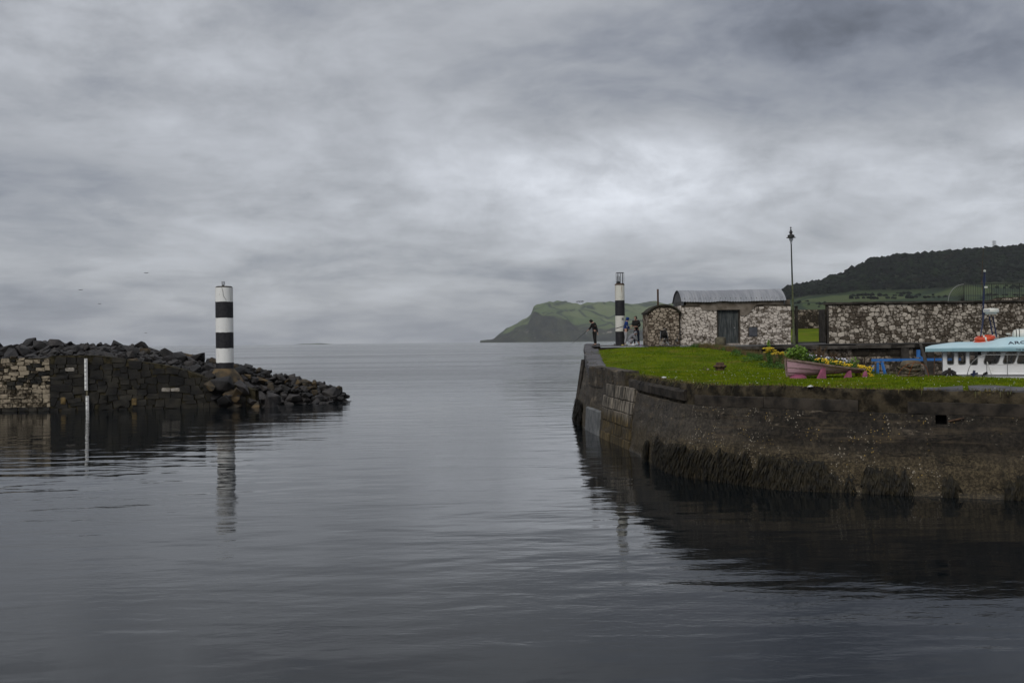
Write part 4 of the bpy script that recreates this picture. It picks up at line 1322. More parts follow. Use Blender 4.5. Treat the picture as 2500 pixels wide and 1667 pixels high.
def boulder(X, Y, z, s_, matl):
    me = rng.choice(protos)
    o = bpy.data.objects.new('boulder', me)
    C.objects.link(o)
    o.parent = rocks
    o.location = Vector((X, Y, z)) - WLOC[rocks.name]
    o.rotation_euler = (rng.uniform(-.6, .6), rng.uniform(-.6, .6), rng.uniform(0, 6.28))
    o.scale = (s_ * rng.uniform(.9, 1.2), s_ * rng.uniform(.85, 1.1), s_ * rng.uniform(.8, 1.1))
    o.material_slots[0].link = 'OBJECT'
    o.material_slots[0].material = matl
tries = 0
while len(placed) < 270 and tries < 16000:
    tries += 1
    X = rng.uniform(-37.5, -11.2) if len(placed) > 60 else rng.uniform(-20.5, -11.2)
    t = rng.uniform(0.0, 1.12) if X < -18.5 else rng.uniform(-0.25, 1.12)
    y0 = gy(X) + 0.75
    Y = y0 + (CRY - y0) * t
    z = mound(X, Y)
    if X > -19.5: z += 0.0
    if z < -0.55: continue
    s_ = rng.choice((0.30, 0.38, 0.44, 0.5, 0.58, 0.7)) * (0.85 if t > 0.9 else 1.0)
    if any((X - a) ** 2 + (Y - b_) ** 2 * 0.8 < (0.56 * (s_ + c_)) ** 2 for a, b_, c_ in placed): continue
    px = 1250 + FPX * X / Y
    if px + s_ * 36 > 846: continue
    if math.hypot(X + 19.6, Y - 69.9) < 0.75: continue
    placed.append((X, Y, s_))
    ochre = (px > 560 and z > 0.6 and rng.random() < 0.42) or rng.random() < 0.03
    boulder(X, Y, z + s_ * rng.uniform(0.0, 0.22), s_, MAT['basalt_ochre' if ochre else 'basalt'])
for k_ in range(26):                      # boulders tumbled over the end of the wall
    X = rng.uniform(-20.2, -15.6); Y = gy(X) + rng.uniform(-0.7, 0.8)
    z = max(-0.2, wall_top(min(X, -17.6)) * rng.uniform(0.0, 0.9)) if X < -17.4 else rng.uniform(-0.2, 0.5)
    boulder(X, Y, z, rng.choice((0.4, 0.5, 0.6, 0.75)), MAT['basalt_ochre' if rng.random() < 0.25 else 'basalt'])
# remaining chinks filled with smaller stone, too small to pick apart
V, F = [], []
for _ in range(900):
    X = rng.uniform(-40, -11.0); t = rng.uniform(-0.05, 1.1)
    y0 = gy(X) + 0.75; Y = y0 + (CRY - y0) * t
    z = mound(X, Y)
    if z < -0.4: continue
    crown(V, F, Vector((X, Y, z - 0.02)), rng.uniform(0.14, 0.28), rng, 0.7)
tag(mk('small_rocks', V, F, MAT['basalt'], rocks, origin=(-24, 71, 0)), 'small broken stone between the boulders', kind='stuff')

# ------------------------------------------------------------------ left beacon
def beacon_left():
    Y = 69.9
    bx = at(548, 900, Y)
    tp = at(547, 702, Y)
    X = tp.x
    r = 21.0 / FPX * Y
    t = thing('harbour_beacon', 'tall black and white banded cylindrical beacon standing on the rock breakwater', 'beacon', (X, Y, bx.z - 0.3))
    ysq = [702.5, 738, 775, 812.5, 849, 886, 925]
    zs = [at(547, y_, Y).z for y_ in ysq]
    rng = random.Random(2)
    for k_ in range(6):
        z1, z0 = zs[k_], zs[k_ + 1]
        white = k_ % 2 == 0
        n_ = 40
        V, F = [], []
        rr = r if white else r + 0.004
        ov = 0.0 if white else 0.03
        nz = 5
        for j in range(nz + 1):
            for i in range(n_):
                a = 2 * PI * i / n_
                z = z0 + (z1 - z0) * j / nz
                if not white and j in (0, nz): z += 0.028 * mnoise.noise(Vector((math.cos(a) * 4, math.sin(a) * 4, z0))) + (ov if j else -ov)
                V.append((X + rr * math.cos(a), Y + rr * math.sin(a), z))
        for j in range(nz):
            for i in range(n_): F.append((j * n_ + i, j * n_ + (i + 1) % n_, (j + 1) * n_ + (i + 1) % n_, (j + 1) * n_ + i))
        mk('white_band' if white else 'black_band', V, F, MAT['white_paint' if white else 'black_paint'], t, smooth=True, ang=70)
    zt = zs[0]
    MB().lathe((X, Y, zt), [(r - 0.02, -0.01), (r - 0.02, 0.03), (r - 0.08, 0.08), (r - 0.12, 0.10)], 40).build('top_cap', MAT['coping'], t, True)
    ln = MB().lathe((X - 0.06, Y, zt + 0.10), [(0.09, 0), (0.09, 0.05), (0.07, 0.06), (0.07, 0.09)], 16).build('lantern', MAT['dark_metal'], t, True)
    MB().lathe((X - 0.06, Y, zt + 0.19), [(0.115, 0), (0.12, 0.20), (0.115, 0.21)], 16).build('lens', MAT['clear_glass'], ln, True)
    MB().lathe((X - 0.06, Y, zt + 0.40), [(0.12, 0), (0.12, 0.02)], 16).build('lantern_cap', MAT['grey_metal'], ln, True)
    mb = MB()
    for a in (0.4, 2.5, 4.6): mb.bar((X - 0.06 + 0.118 * math.cos(a), Y + 0.118 * math.sin(a), zt + 0.19), (X - 0.06 + 0.118 * math.cos(a), Y + 0.118 * math.sin(a), zt + 0.40), 0.012)
    tag(mb.build('lantern_stay', MAT['dark_metal'], ln))
    pts = []
    for k_ in range(9):
        a = -PI / 2 + 0.02 + 0.045 * k_ * (1 + 0.3 * math.sin(k_))
        pts.append((X + (r + 0.01) * math.cos(a), Y + (r + 0.01) * math.sin(a), zt - 0.03 - 0.105 * k_))
    MB().tube(pts, 0.012, 5).build('cable', MAT['dark_metal'], t, True)
    # rendered plinth half buried by the rocks
    MB().lathe((X - 0.05, Y - 0.1, bx.z - 0.9), [(1.35, 0), (1.0, 0.55), (r + 0.10, 0.9), (r + 0.02, 0.92)], 22).build('plinth', MAT['basalt_ochre'], t, True)
beacon_left()

# ------------------------------------------------------------------ tide gauge
def gauge():
    X = gp(213, 940)
    Y = gy(X) - 0.20
    z1 = at(213, 875, Y).z; z2 = at(213, 953, Y).z
    t = thing('tide_gauge', 'narrow white tide gauge board with black graduations on the breakwater wall', 'tide gauge', (X, Y, -0.4))
    w = 0.20
    def board(za, zb, xo):
        o = MB().box((X + xo, Y, (za + zb) / 2), (w, 0.03, za - zb)).build('board', MAT['white_paint'], t)
        z = za - 0.05
        k_ = 0
        mb = MB()
        while z > zb + 0.03:
            mb.box((X + xo + (0.05 if k_ % 5 else 0.0), Y - 0.018, z), (w * (0.45 if k_ % 5 else 0.9), 0.006, 0.022 if k_ % 5 else 0.03))
            z -= 0.055; k_ += 1
        tag(mb.build('graduation_marks', MAT['ink'], o), kind='stuff')
    board(z1, z2 + 0.02, -0.02)
    board(z2 - 0.36, -0.45, 0.04)
    MB().box((X + 0.01, Y + 0.05, (z1 - 0.4) / 2), (0.11, 0.06, z1 + 0.35)).build('backing_timber', MAT['mossy_block'], t)
gauge()

# ================================================================== PIER BUILDINGS AND WALLS
def hut():
    Yf = 58.0
    X0, X1 = at(1664, 800, Yf).x, at(1931, 800, Yf).x
    D = 3.0
    zb = 3.72
    zw = 6.02                                     # top of stonework
    t = thing('stone_hut', 'limewashed stone hut with curved corrugated roof and grey boarded door', 'hut', ((X0 + X1) / 2, Yf + D / 2, 3.78))
    W = X1 - X0
    dx0, dx1 = at(1751, 800, Yf).x - X0, at(1806, 800, Yf).x - X0
    dz1 = 5.74
    # wall cores with a real door opening
    mb = MB()
    mb.box((X0 + dx0 / 2, Yf + 0.25, (zb + zw) / 2), (dx0, 0.5, zw - zb))
    mb.box((X0 + (dx1 + W) / 2, Yf + 0.25, (zb + zw) / 2), (W - dx1, 0.5, zw - zb))
    mb.build('front_wall', MAT['mortar_hut'], t)
    MB().box((X0 + (dx0 + dx1) / 2, Yf + 0.25, (dz1 + zw) / 2), (dx1 - dx0 - .004, 0.496, zw - dz1)).build('lintel', MAT['concrete_band'], t)
    MB().box((X0 + 0.25, Yf + 0.5 + (D - 1.0) / 2, (zb + zw) / 2), (0.5, D - 1.0, zw - zb)).build('side_wall', MAT['mortar_hut'], t)
    MB().box((X1 - 0.25, Yf + 0.5 + (D - 1.0) / 2, (zb + zw) / 2), (0.5, D - 1.0, zw - zb)).build('side_wall', MAT['mortar_hut'], t)
    MB().box(((X0 + X1) / 2, Yf + D - 0.25, (zb + zw) / 2), (W, 0.5, zw - zb)).build('rear_wall', MAT['mortar_hut'], t)
    rng = random.Random(17)
    hx0, hx1 = at(1828, 800, Yf).x - X0, at(1848, 800, Yf).x - X0
    hz0, hz1 = at(1838, 821, Yf).z - zb, at(1838, 799, Yf).z - zb
    holes = [(dx0 - 0.02, 0, dx1 + 0.02, 9), (hx0 - 0.02, hz0 - 0.02, hx1 + 0.02, hz1 + 0.02)]
    fm = flat_map((X0, Yf, zb), (1, 0, 0), (0, -1, 0))
    lay(rubble(W, zw - zb - 0.12, 430, rng, 1.5, holes, None, 0.3), fm, 0.04, 0.008, MAT['limewash_hut'], t, rng, 0.010, 245)
    fm2 = flat_map((X0, Yf + D, zb), (0, -1, 0), (-1, 0, 0))
    for p in rubble(D, zw - zb, 40, rng, 1.4):
        stone('stone', p, fm2, 0.045, 0.014, MAT['limewash_hut'], t, rng, 0.010)
    # rendered band under the eaves, deeper over the door
    bz = at(1700, 747, Yf).z
    MB().box(((X0 + X1) / 2 + 0.1, Yf + 0.18, zw + 0.13), (W - 0.3, 0.50, 0.26)).build('eaves_band', MAT['concrete_band'], t)
    bx0, bx1 = at(1716, 800, Yf).x, at(1840, 800, Yf).x
    V = [(bx0, zw - 0.30), (X0 + dx0 - 0.02, zw - 0.30), (X0 + dx0 - 0.02, dz1 - 0.0), (X0 + dx1 + 0.02, dz1), (X0 + dx1 + 0.02, dz1 - 0.35), (bx1 - 0.3, dz1 - 0.3), (bx1, zw - 0.15), (bx1 + 0.2, zw), (bx0 - 0.2, zw)]
    MB().prism([(a, Yf - 0.075, z) for a, z in V], (0, 0, 0), (0, 0.075, 0)).build('render_patch', MAT['concrete_band'], t)
    # door of vertical boards
    d = MB().box((X0 + (dx0 + dx1) / 2, Yf + 0.20, (zb + 0.05 + dz1) / 2), (dx1 - dx0 - 0.02, 0.05, dz1 - zb - 0.07)).build('door', MAT['door'], t)
    nb = 9
    bw = (dx1 - dx0 - 0.06) / nb
    for k_ in range(nb):
        MB().box((X0 + dx0 + 0.03 + bw * (k_ + 0.5), Yf + 0.15 + 0.006 * (k_ % 2), (zb + 0.06 + dz1) / 2), (bw - 0.014, 0.05, dz1 - zb - 0.10)).build('board', MAT['door'], d)
    MB().ball((X0 + dx1 - 0.28, Yf + 0.10, zb + 1.0), 0.035, 8).build('handle', MAT['grey_metal'], d, True)
    MB().box((X0 + dx0 + 0.04, Yf + 0.12, (zb + dz1) / 2), (0.07, 0.16, dz1 - zb)).build('door_post', MAT['timber'], t)
    MB().box((X0 + dx1 - 0.04, Yf + 0.12, (zb + dz1) / 2), (0.07, 0.16, dz1 - zb)).build('door_post', MAT['timber'], t)
    MB().box((X0 + (dx0 + dx1) / 2 + 0.12, Yf - 0.15, zb + 0.06), (0.95, 0.34, 0.13)).build('doorstep', MAT['step'], t)
    # hatch
    hc = (X0 + (hx0 + hx1) / 2, Yf - 0.02, zb + (hz0 + hz1) / 2)
    ht = MB().box(hc, (hx1 - hx0, 0.08, hz1 - hz0)).build('hatch', MAT['slate'], t)
    MB().box((hc[0], Yf - 0.065, hc[2]), (hx1 - hx0 - 0.08, 0.02, hz1 - hz0 - 0.08)).build('panel', MAT['slate'], ht)
    # corrugated barrel roof, axis along X
    rise, over = 0.72, 0.12
    rz0 = zw + 0.20
    yc = Yf + D / 2
    half = D / 2 + 0.22
    R = (half * half + rise * rise) / (2 * rise)
    th = math.asin(half / R)
    def roof_sheet(xa, xb, lift, wav=0.15):
        V, F = [], []
        m_ = 14
        nx = max(4, int((xb - xa) / 0.029))
        for i in range(nx + 1):
            x = xa + (xb - xa) * i / nx
            sag = -0.04 * smooth01((x - xa0) / 1.5) * smooth01((xb0 - x) / 4) + 0.01 * fbm(x * 0.7, 0, 0, 2)
            wv = 0.016 * math.sin(2 * PI * x / wav)
            for j in range(m_ + 1):
                a = -th + 2 * th * j / m_
                rr = R + wv + lift + 0.008 * fbm(x * 0.9, a * 3, 2, 3)
                drop = -0.05 * math.exp(-((x - (xa0 + 2.3)) / 0.4) ** 2) if j == 0 else 0
                V.append((x, yc + rr * math.sin(a), rz0 + rise - R + rr * math.cos(a) + sag - drop))
        for i in range(nx):
            for j in range(m_): F.append((i * (m_ + 1) + j, i * (m_ + 1) + j + 1, (i + 1) * (m_ + 1) + j + 1, (i + 1) * (m_ + 1) + j))
        return mk('roof_sheet', V, F, MAT['corrugated'], roof, smooth=True, ang=80)
    xa0, xb0 = X0 - 0.02, X1 - 0.30
    roof = MB().box(((X0 + X1) / 2, Yf + D / 2, zw + 0.13), (W - 0.1, D - 1.1, 0.2)).build('roof', MAT['timber'], t)
    k_ = 0
    x = xa0
    while x < xb0 - 0.1:
        roof_sheet(x, min(x + 0.83, xb0), 0.004 * (k_ % 2) + 0.002 * k_)
        x += 0.80; k_ += 1
    for xx in (X0 + 0.06, xb0 - 0.12):
        arc = [(yc + (R - 0.03) * math.sin(-th + 2 * th * j / 16), rz0 + rise - R + (R - 0.03) * math.cos(-th + 2 * th * j / 16)) for j in range(17)]
        prof = [(xx, y_, z_) for y_, z_ in arc] + [(xx, yc + half - 0.05, zw - 0.0), (xx, yc - half + 0.05, zw - 0.0)]
        MB().prism(prof, (0, 0, 0), (0.05, 0, 0)).build('gable_end', MAT['grey_sheet'], t)
        mb = MB()
        if xx < X0 + 1:
            for k_ in range(13):
                y_ = yc - half + 0.15 + k_ * (2 * half - 0.3) / 12
                zz = rz0 + rise - R + math.sqrt(max(0.01, (R - 0.05) ** 2 - (y_ - yc) ** 2))
                mb.box((xx - 0.012, y_, (zw + zz) / 2), (0.02, 0.05, zz - zw - 0.02))
            tag(mb.build('cladding_ribs', MAT['grey_sheet'], t), kind='stuff')
    # fixing bolts along the eaves
    mb = MB()
    for k_ in range(20):
        x = xa0 + 0.2 + k_ * (xb0 - xa0 - 0.4) / 19
        a = -th + 0.10
        mb.ball((x, yc + (R + 0.03) * math.sin(a), rz0 + rise - R + (R + 0.03) * math.cos(a)), 0.022, 6)
    tag(mb.build('fixing_bolts', MAT['rust'], roof), kind='stuff')
    # squared stone beside the door
    c_ = at(1759, 826, Yf - 0.55)
    bl = MB().lathe((c_.x, Yf - 0.55, 3.72), [(0.26, 0), (0.30, 0.08), (0.30, 0.40), (0.26, 0.47), (0.18, 0.49)], 10)
    tag(bl.build('stone_block', MAT['mossy_block'], None, True, ang=50), 'squat mossy stone block beside the hut door', 'stone')
hut()

def small_hut():
    Yf = 57.9
    X0, X1 = at(1584, 800, Yf).x, at(1659, 800, Yf).x
    D = 2.4
    zb = 3.70
    t = thing('stone_store', 'small rubble stone store with arched dark roof and thin flue pipe', 'hut', ((X0 + X1) / 2, Yf + 1.2, 3.78))
    W = X1 - X0
    ze = at(1600, 763, Yf).z
    zp = at(1625, 747, Yf).z
    rise = zp - ze
    R = (W * W / 4 + rise * rise) / (2 * rise)
    topf = lambda u: ze - zb + (math.sqrt(R * R - (u - W / 2) ** 2) - (R - rise))
    arc = [(X0 + W * j / 14, zb + topf(W * j / 14)) for j in range(15)]
    poly = [(X0, zb)] + arc + [(X1, zb)]
    MB().prism([(a, Yf, z) for a, z in poly], (0, 0, 0), (0, 0.4, 0)).build('front_wall', MAT['mortar'], t)
    for xx in (X0 + 0.2, X1 - 0.2): MB().box((xx, Yf + 0.4 + (D - .4) / 2, (zb + ze) / 2), (0.4, D - 0.4, ze - zb)).build('side_wall', MAT['mortar'], t)
    MB().box(((X0 + X1) / 2, Yf + D - 0.2, (zb + ze) / 2), (W - 0.81, 0.38, ze - zb)).build('rear_wall', MAT['mortar'], t)
    rng = random.Random(23)
    fm = flat_map((X0, Yf, zb), (1, 0, 0), (0, -1, 0))
    for p in rubble(W, zp - zb, 110, rng, 1.4, (), lambda u: topf(u) - 0.06):
        stone('stone', p, fm, 0.045, 0.014, MAT['limewash_small'], t, rng, 0.010)
    fm2 = flat_map((X0, Yf + D, zb), (0, -1, 0), (-1, 0, 0))
    for p in rubble(D, ze - zb - 0.05, 40, rng, 1.4):
        stone('stone', p, fm2, 0.045, 0.014, MAT['limewash_small'], t, rng, 0.010)
    V, F = [], []
    n_ = 18
    for k_, y_ in enumerate((Yf - 0.12, Yf + D + 0.05)):
        for o_ in (0.0, 0.10):
            for j in range(n_ + 1):
                u = -0.10 + (W + 0.20) * j / n_
                uu = min(max(u, 0), W)
                V.append((X0 + u, y_, zb + topf(uu) + o_ - 0.5 * abs(u - uu) + 0.012 * fbm(u * 2, y_, 0, 3)))
    m_ = n_ + 1
    for j in range(n_):
        F += [(j, j + 1, m_ + j + 1, m_ + j), (2 * m_ + j, 3 * m_ + j, 3 * m_ + j + 1, 2 * m_ + j + 1), (m_ + j, m_ + j + 1, 3 * m_ + j + 1, 3 * m_ + j), (j, 2 * m_ + j, 2 * m_ + j + 1, j + 1)]
    F += [(0, m_, 3 * m_, 2 * m_), (n_, 2 * m_ + n_, 3 * m_ + n_, m_ + n_)]
    mk('roof', V, F, MAT['dark_sheet'], t, smooth=True, ang=40)
    p = at(1606.5, 745, Yf + 0.9)
    zt_ = at(1606.5, 706, Yf + 0.9).z
    MB().lathe((p.x, Yf + 0.9, p.z - 0.4), [(0.055, 0), (0.055, zt_ - p.z + 0.38), (0.062, zt_ - p.z + 0.38), (0.062, zt_ - p.z + 0.4)], 12).build('flue_pipe', MAT['rust'], t, True)
small_hut()

def long_wall():
    Y = 58.0
    X0, X1 = at(2022, 800, Y).x, 32.0
    zb = 3.74
    zt = at(2100, 742, Y).z
    t = thing('boundary_wall', 'long limewashed rubble wall with dark flat coping behind the fishing boat', 'wall', ((X0 + X1) / 2, Y + 0.25, 3.78))
    W = X1 - X0
    MB().box(((X0 + X1) / 2, Y + 0.25, (zb + zt) / 2), (W, 0.5, zt - zb)).build('wall_core', MAT['mortar'], t)
    rng = random.Random(31)
    fm = flat_map((X0, Y, zb), (1, 0, 0), (0, -1, 0))
    Wv = at(2530, 800, Y).x - X0
    lay(rubble(Wv, zt - zb - 0.04, 520, rng, 1.3), fm, 0.05, 0.013, MAT['limewash_wall'], t, rng, 0.012)
    V, F = [], []
    fmo = flat_map((X0 + Wv, Y, zb), (1, 0, 0), (0, -1, 0))
    class _J: pass
    for p in rubble(W - Wv, zt - zb - 0.04, 60, rng, 1.35):
        cu = sum(q[0] for q in p) / len(p); cv = sum(q[1] for q in p) / len(p)
        pp = [(cu + (a - cu) * .85, cv + (b_ - cv) * .85) for a, b_ in p]
        k0 = len(V); n_ = len(pp)
        V += [fmo(a, b_, -0.02) for a, b_ in pp] + [fmo(cu + (a - cu) * .85, cv + (b_ - cv) * .85, 0.05) for a, b_ in pp]
        F += [(k0 + j, k0 + (j + 1) % n_, k0 + n_ + (j + 1) % n_, k0 + n_ + j) for j in range(n_)] + [tuple(range(k0 + n_, k0 + 2 * n_))]
    tag(mk('further_stones', V, F, MAT['limewash_wall'], t), kind='stuff')
    x = X0 - 0.12
    rng = random.Random(4)
    while x < X1:
        L = rng.uniform(1.3, 2.1)
        mbb = MB().box((x + L / 2, Y + 0.22, zt + 0.055 + rng.uniform(-0.012, 0.012)), (L - 0.02, 0.74, 0.11)); mbb.V = [v + Vector((rng.uniform(-.01, .01), rng.uniform(-.02, .02), rng.uniform(-.014, .014))) for v in mbb.V]; mbb.build('coping_stone', MAT['coping'], t)
        x += L
long_wall()

def rear_wall():
    Y = 76.0
    X0, X1 = 19.6, 33.0
    zb, zt = 4.5, at(1985, 756, Y).z
    t = thing('garden_wall', 'dark rubble garden wall beyond the gateway grass', 'wall', (24, Y, 4.8))
    MB().box(((X0 + X1) / 2, Y + 0.25, (zb + zt) / 2), (X1 - X0, 0.5, zt - zb)).build('wall_core', MAT['mortar'], t)
    rng = random.Random(6)
    fm = flat_map((20.6, Y, zb + 0.3), (1, 0, 0), (0, -1, 0))
    for p in rubble(3.4, zt - zb - 0.3, 70, rng, 1.3):
        stone('stone', p, fm, 0.05, 0.02, MAT['limewash_ret'], t, rng, 0.012)
    # taller stone wall end further right, just showing over the boundary wall
    p = at(2440, 728, 66)
    t2 = thing('upper_wall', 'broken top of a stone wall showing behind the railings', 'wall', (at(2460, 728, 66).x, 66, 4.0))
    xs_ = [at(px, 0, 66).x for px in (2395, 2430, 2470, 2560)]
    zs_ = [at(px, py, 66).z for px, py in ((2395, 738), (2430, 727), (2470, 725), (2560, 720))]
    MB().prism([(xs_[0], 66, 3.9), (xs_[3], 66, 3.9), (xs_[3], 66, zs_[3]), (xs_[2], 66, zs_[2]), (xs_[1], 66, zs_[1]), (xs_[0], 66, zs_[0])], (0, 0, 0), (0, 0.5, 0)).build('wall_core', MAT['mortar'], t2)
    fm = flat_map((xs_[0], 66, zs_[0] - 0.35), (1, 0, 0), (0, -1, 0))
    for p in rubble(xs_[3] - xs_[0], 0.85, 40, rng, 1.4, (), lambda u: lerp_table([(a - xs_[0], z - zs_[0] + 0.35 - 0.03) for a, z in zip(xs_, zs_)], u)):
        stone('stone', p, fm, 0.04, 0.02, MAT['limewash_wall'], t2, rng, 0.01)
rear_wall()

def retaining():
    Y = 56.0
    X0, X1 = 11.6, 32.0
    zt = 3.70
    t = thing('retaining_wall', 'dark mossy retaining wall with timber fenders below the pier path', 'wall', ((X0 + X1) / 2, Y, 1.6))
    MB().box(((X0 + X1) / 2, Y + 0.10, (zt - 0.2 - 1.0) / 2), (X1 - X0, 0.20, zt - 0.2 + 1.0)).build('wall_core', MAT['mortar'], t)
    rng = random.Random(12)
    fm = flat_map((X0, Y, 1.9), (1, 0, 0), (0, -1, 0))
    for p in coursed(at(2420, 0, Y).x - X0, zt - 0.22 - 1.9, rng, (0.22, 0.42), (0.35, 1.2)):
        stone('stone', p, fm, 0.05, 0.014, MAT['limewash_ret'], t, rng, 0.012)
    x = X0
    while x < X1:
        L = rng.uniform(1.2, 2.2)
        mbb = MB().box((x + L / 2, Y + 0.0, zt - 0.10 + rng.uniform(-0.02, 0.02)), (L - 0.02, 0.46, 0.18)); mbb.V = [v + Vector((rng.uniform(-.03, .03), rng.uniform(-.08, .05), rng.uniform(-.04, .015))) for v in mbb.V]; mbb.build('coping_stone', MAT['coping'], t)
        x += L
    for px, w in ((2196, 0.42), (2258, 0.34), (2380, 0.4)):
        a = at(px, 0, Y).x
        MB().box((a, Y - 0.13, 2.0), (w, 0.16, 3.1)).build('timber_fender', MAT['timber'], t)
retaining()
# ================================================================== THINGS ON THE PIER
def text_mesh(name, txt, size, matl, parent, loc, rot, extr=0.004, shear=0.0):
    cu = bpy.data.curves.new(name, 'FONT')
    cu.body = txt; cu.size = size; cu.extrude = extr; cu.shear = shear
    tmp = bpy.data.objects.new('tmp_text', cu)
    C.objects.link(tmp)
    dg = bpy.context.evaluated_depsgraph_get()
    me = bpy.data.meshes.new_from_object(tmp.evaluated_get(dg))
    bpy.data.objects.remove(tmp)
    R = rot
    for v in me.vertices: v.co = R @ v.co
    me.materials.clear()
    return link(name, me, parent, loc, matl)
UPRIGHT = Matrix.Rotation(PI / 2, 3, 'X')

def beacon_right():
    Y = 60.4
    c_ = at(1514, 800, Y)
    X = c_.x
    r = 11.6 / FPX * Y
    zb = 3.78
    zs = [at(1513, y_, Y).z for y_ in (695, 733.5, 771, 809)] + [zb]
    t = thing('harbour_beacon', 'slimmer rust-streaked banded beacon beside the anglers on the pier', 'beacon', (X, Y, zb))
    for k_ in range(4):
        z1, z0 = zs[k_], zs[k_ + 1]
        white = k_ % 2 == 0
        rr = r if white else r + 0.003
        MB().lathe((X, Y, 0), [(rr, z0), (rr, (z0 + z1) / 2), (rr, z1)], 32, cap=(k_ == 0)).build('white_band' if white else 'black_band', MAT['rusty_white' if white else 'black_paint'], t, True, ang=60)
    MB().lathe((X, Y, zs[0]), [(r + 0.01, -0.03), (r + 0.015, 0.01), (r - 0.04, 0.05)], 32).build('top_cap', MAT['rust'], t, True)
    cage = MB().lathe((X + 0.03, Y, zs[0] + 0.04), [(0.24, 0.0), (0.24, 0.03)], 20).build('lantern_cage', MAT['dark_metal'], t, True)
    ztop = at(1513, 666, Y).z
    pts = [(X + 0.03 + 0.23 * math.cos(a), Y + 0.23 * math.sin(a), ztop) for a in [2 * PI * j / 20 for j in range(20)]]
    MB().tube(pts, 0.014, 5, closed=True).build('cage_ring', MAT['dark_metal'], cage, True)
    for k_, a in enumerate((0.15, 0.9, 1.9, 2.9, 3.9, 4.65, 5.3)):
        w = 0.045 if k_ in (3, 5) else 0.02
        MB().box((X + 0.03 + 0.23 * math.cos(a), Y + 0.23 * math.sin(a), (zs[0] + ztop) / 2 + 0.03), (w, 0.02, ztop - zs[0] - 0.06), rz=a + PI / 2).build('cage_bar', MAT['dark_metal'], cage)
    ln = MB().lathe((X - 0.08, Y - 0.03, zs[0] + 0.05), [(0.10, 0), (0.10, 0.12), (0.07, 0.14)], 14).build('lantern', MAT['dark_metal'], t, True)
    MB().lathe((X - 0.08, Y - 0.03, zs[0] + 0.19), [(0.085, 0), (0.09, 0.2), (0.085, 0.3), (0.03, 0.33)], 14).build('lens', MAT['clear_glass'], ln, True)
    # spray-paint scribble on the lower white band
    rng = random.Random(3)
    mb = MB()
    za = at(1518, 781, Y).z
    for (a0, pts) in ((-1.35, [(0, 0), (0.02, .07), (.05, .0), (.07, .08)]), (-1.15, [(0, .08), (-.02, .04), (.02, .02), (0.05, .0), (.0, -.01)]), (-1.0, [(0, 0), (.03, .09), (.06, 0.02), (.01, .03), (.07, .0)])):
        P_ = []
        for (u, v) in pts:
            a = a0 + u / r
            P_.append((X + (r + 0.004) * math.cos(a), Y + (r + 0.004) * math.sin(a), za + v * 1.5))
        mb.tube(P_, 0.009, 4)
    tag(mb.build('graffiti_scribble', MAT['cloth_black'], t), kind='stuff')
beacon_right()

# ------------------------------------------------------------------ people
def skin_mesh(verts, edges, radii, root, sub=2):
    me = bpy.data.meshes.new('tmp_skin')
    me.from_pydata([tuple(v) for v in verts], edges, [])
    o = bpy.data.objects.new('tmp_skin', me)
    C.objects.link(o)
    o.modifiers.new('skin', 'SKIN').use_smooth_shade = True
    s_ = o.modifiers.new('sub', 'SUBSURF'); s_.levels = sub; s_.render_levels = sub
    for i, r in enumerate(radii):
        d = me.skin_vertices[0].data[i]
        rr = r if isinstance(r, tuple) else (r, r)
        d.radius = rr
        d.use_root = (i == root)
    dg = bpy.context.evaluated_depsgraph_get()
    dg.update()
    res = bpy.data.meshes.new_from_object(o.evaluated_get(dg))
    bpy.data.objects.remove(o)
    res.materials.clear()
    return res
def graph(chains):
    """chains of (key, point, radius); shared keys are shared vertices"""
    idx, V, R, E = {}, [], [], []
    for ch in chains:
        prev = None
        for (k_, p, r) in ch:
            if k_ not in idx:
                idx[k_] = len(V); V.append(Vector(p)); R.append(r)
            if prev is not None and prev != idx[k_]: E.append((prev, idx[k_]))
            prev = idx[k_]
    return V, E, R
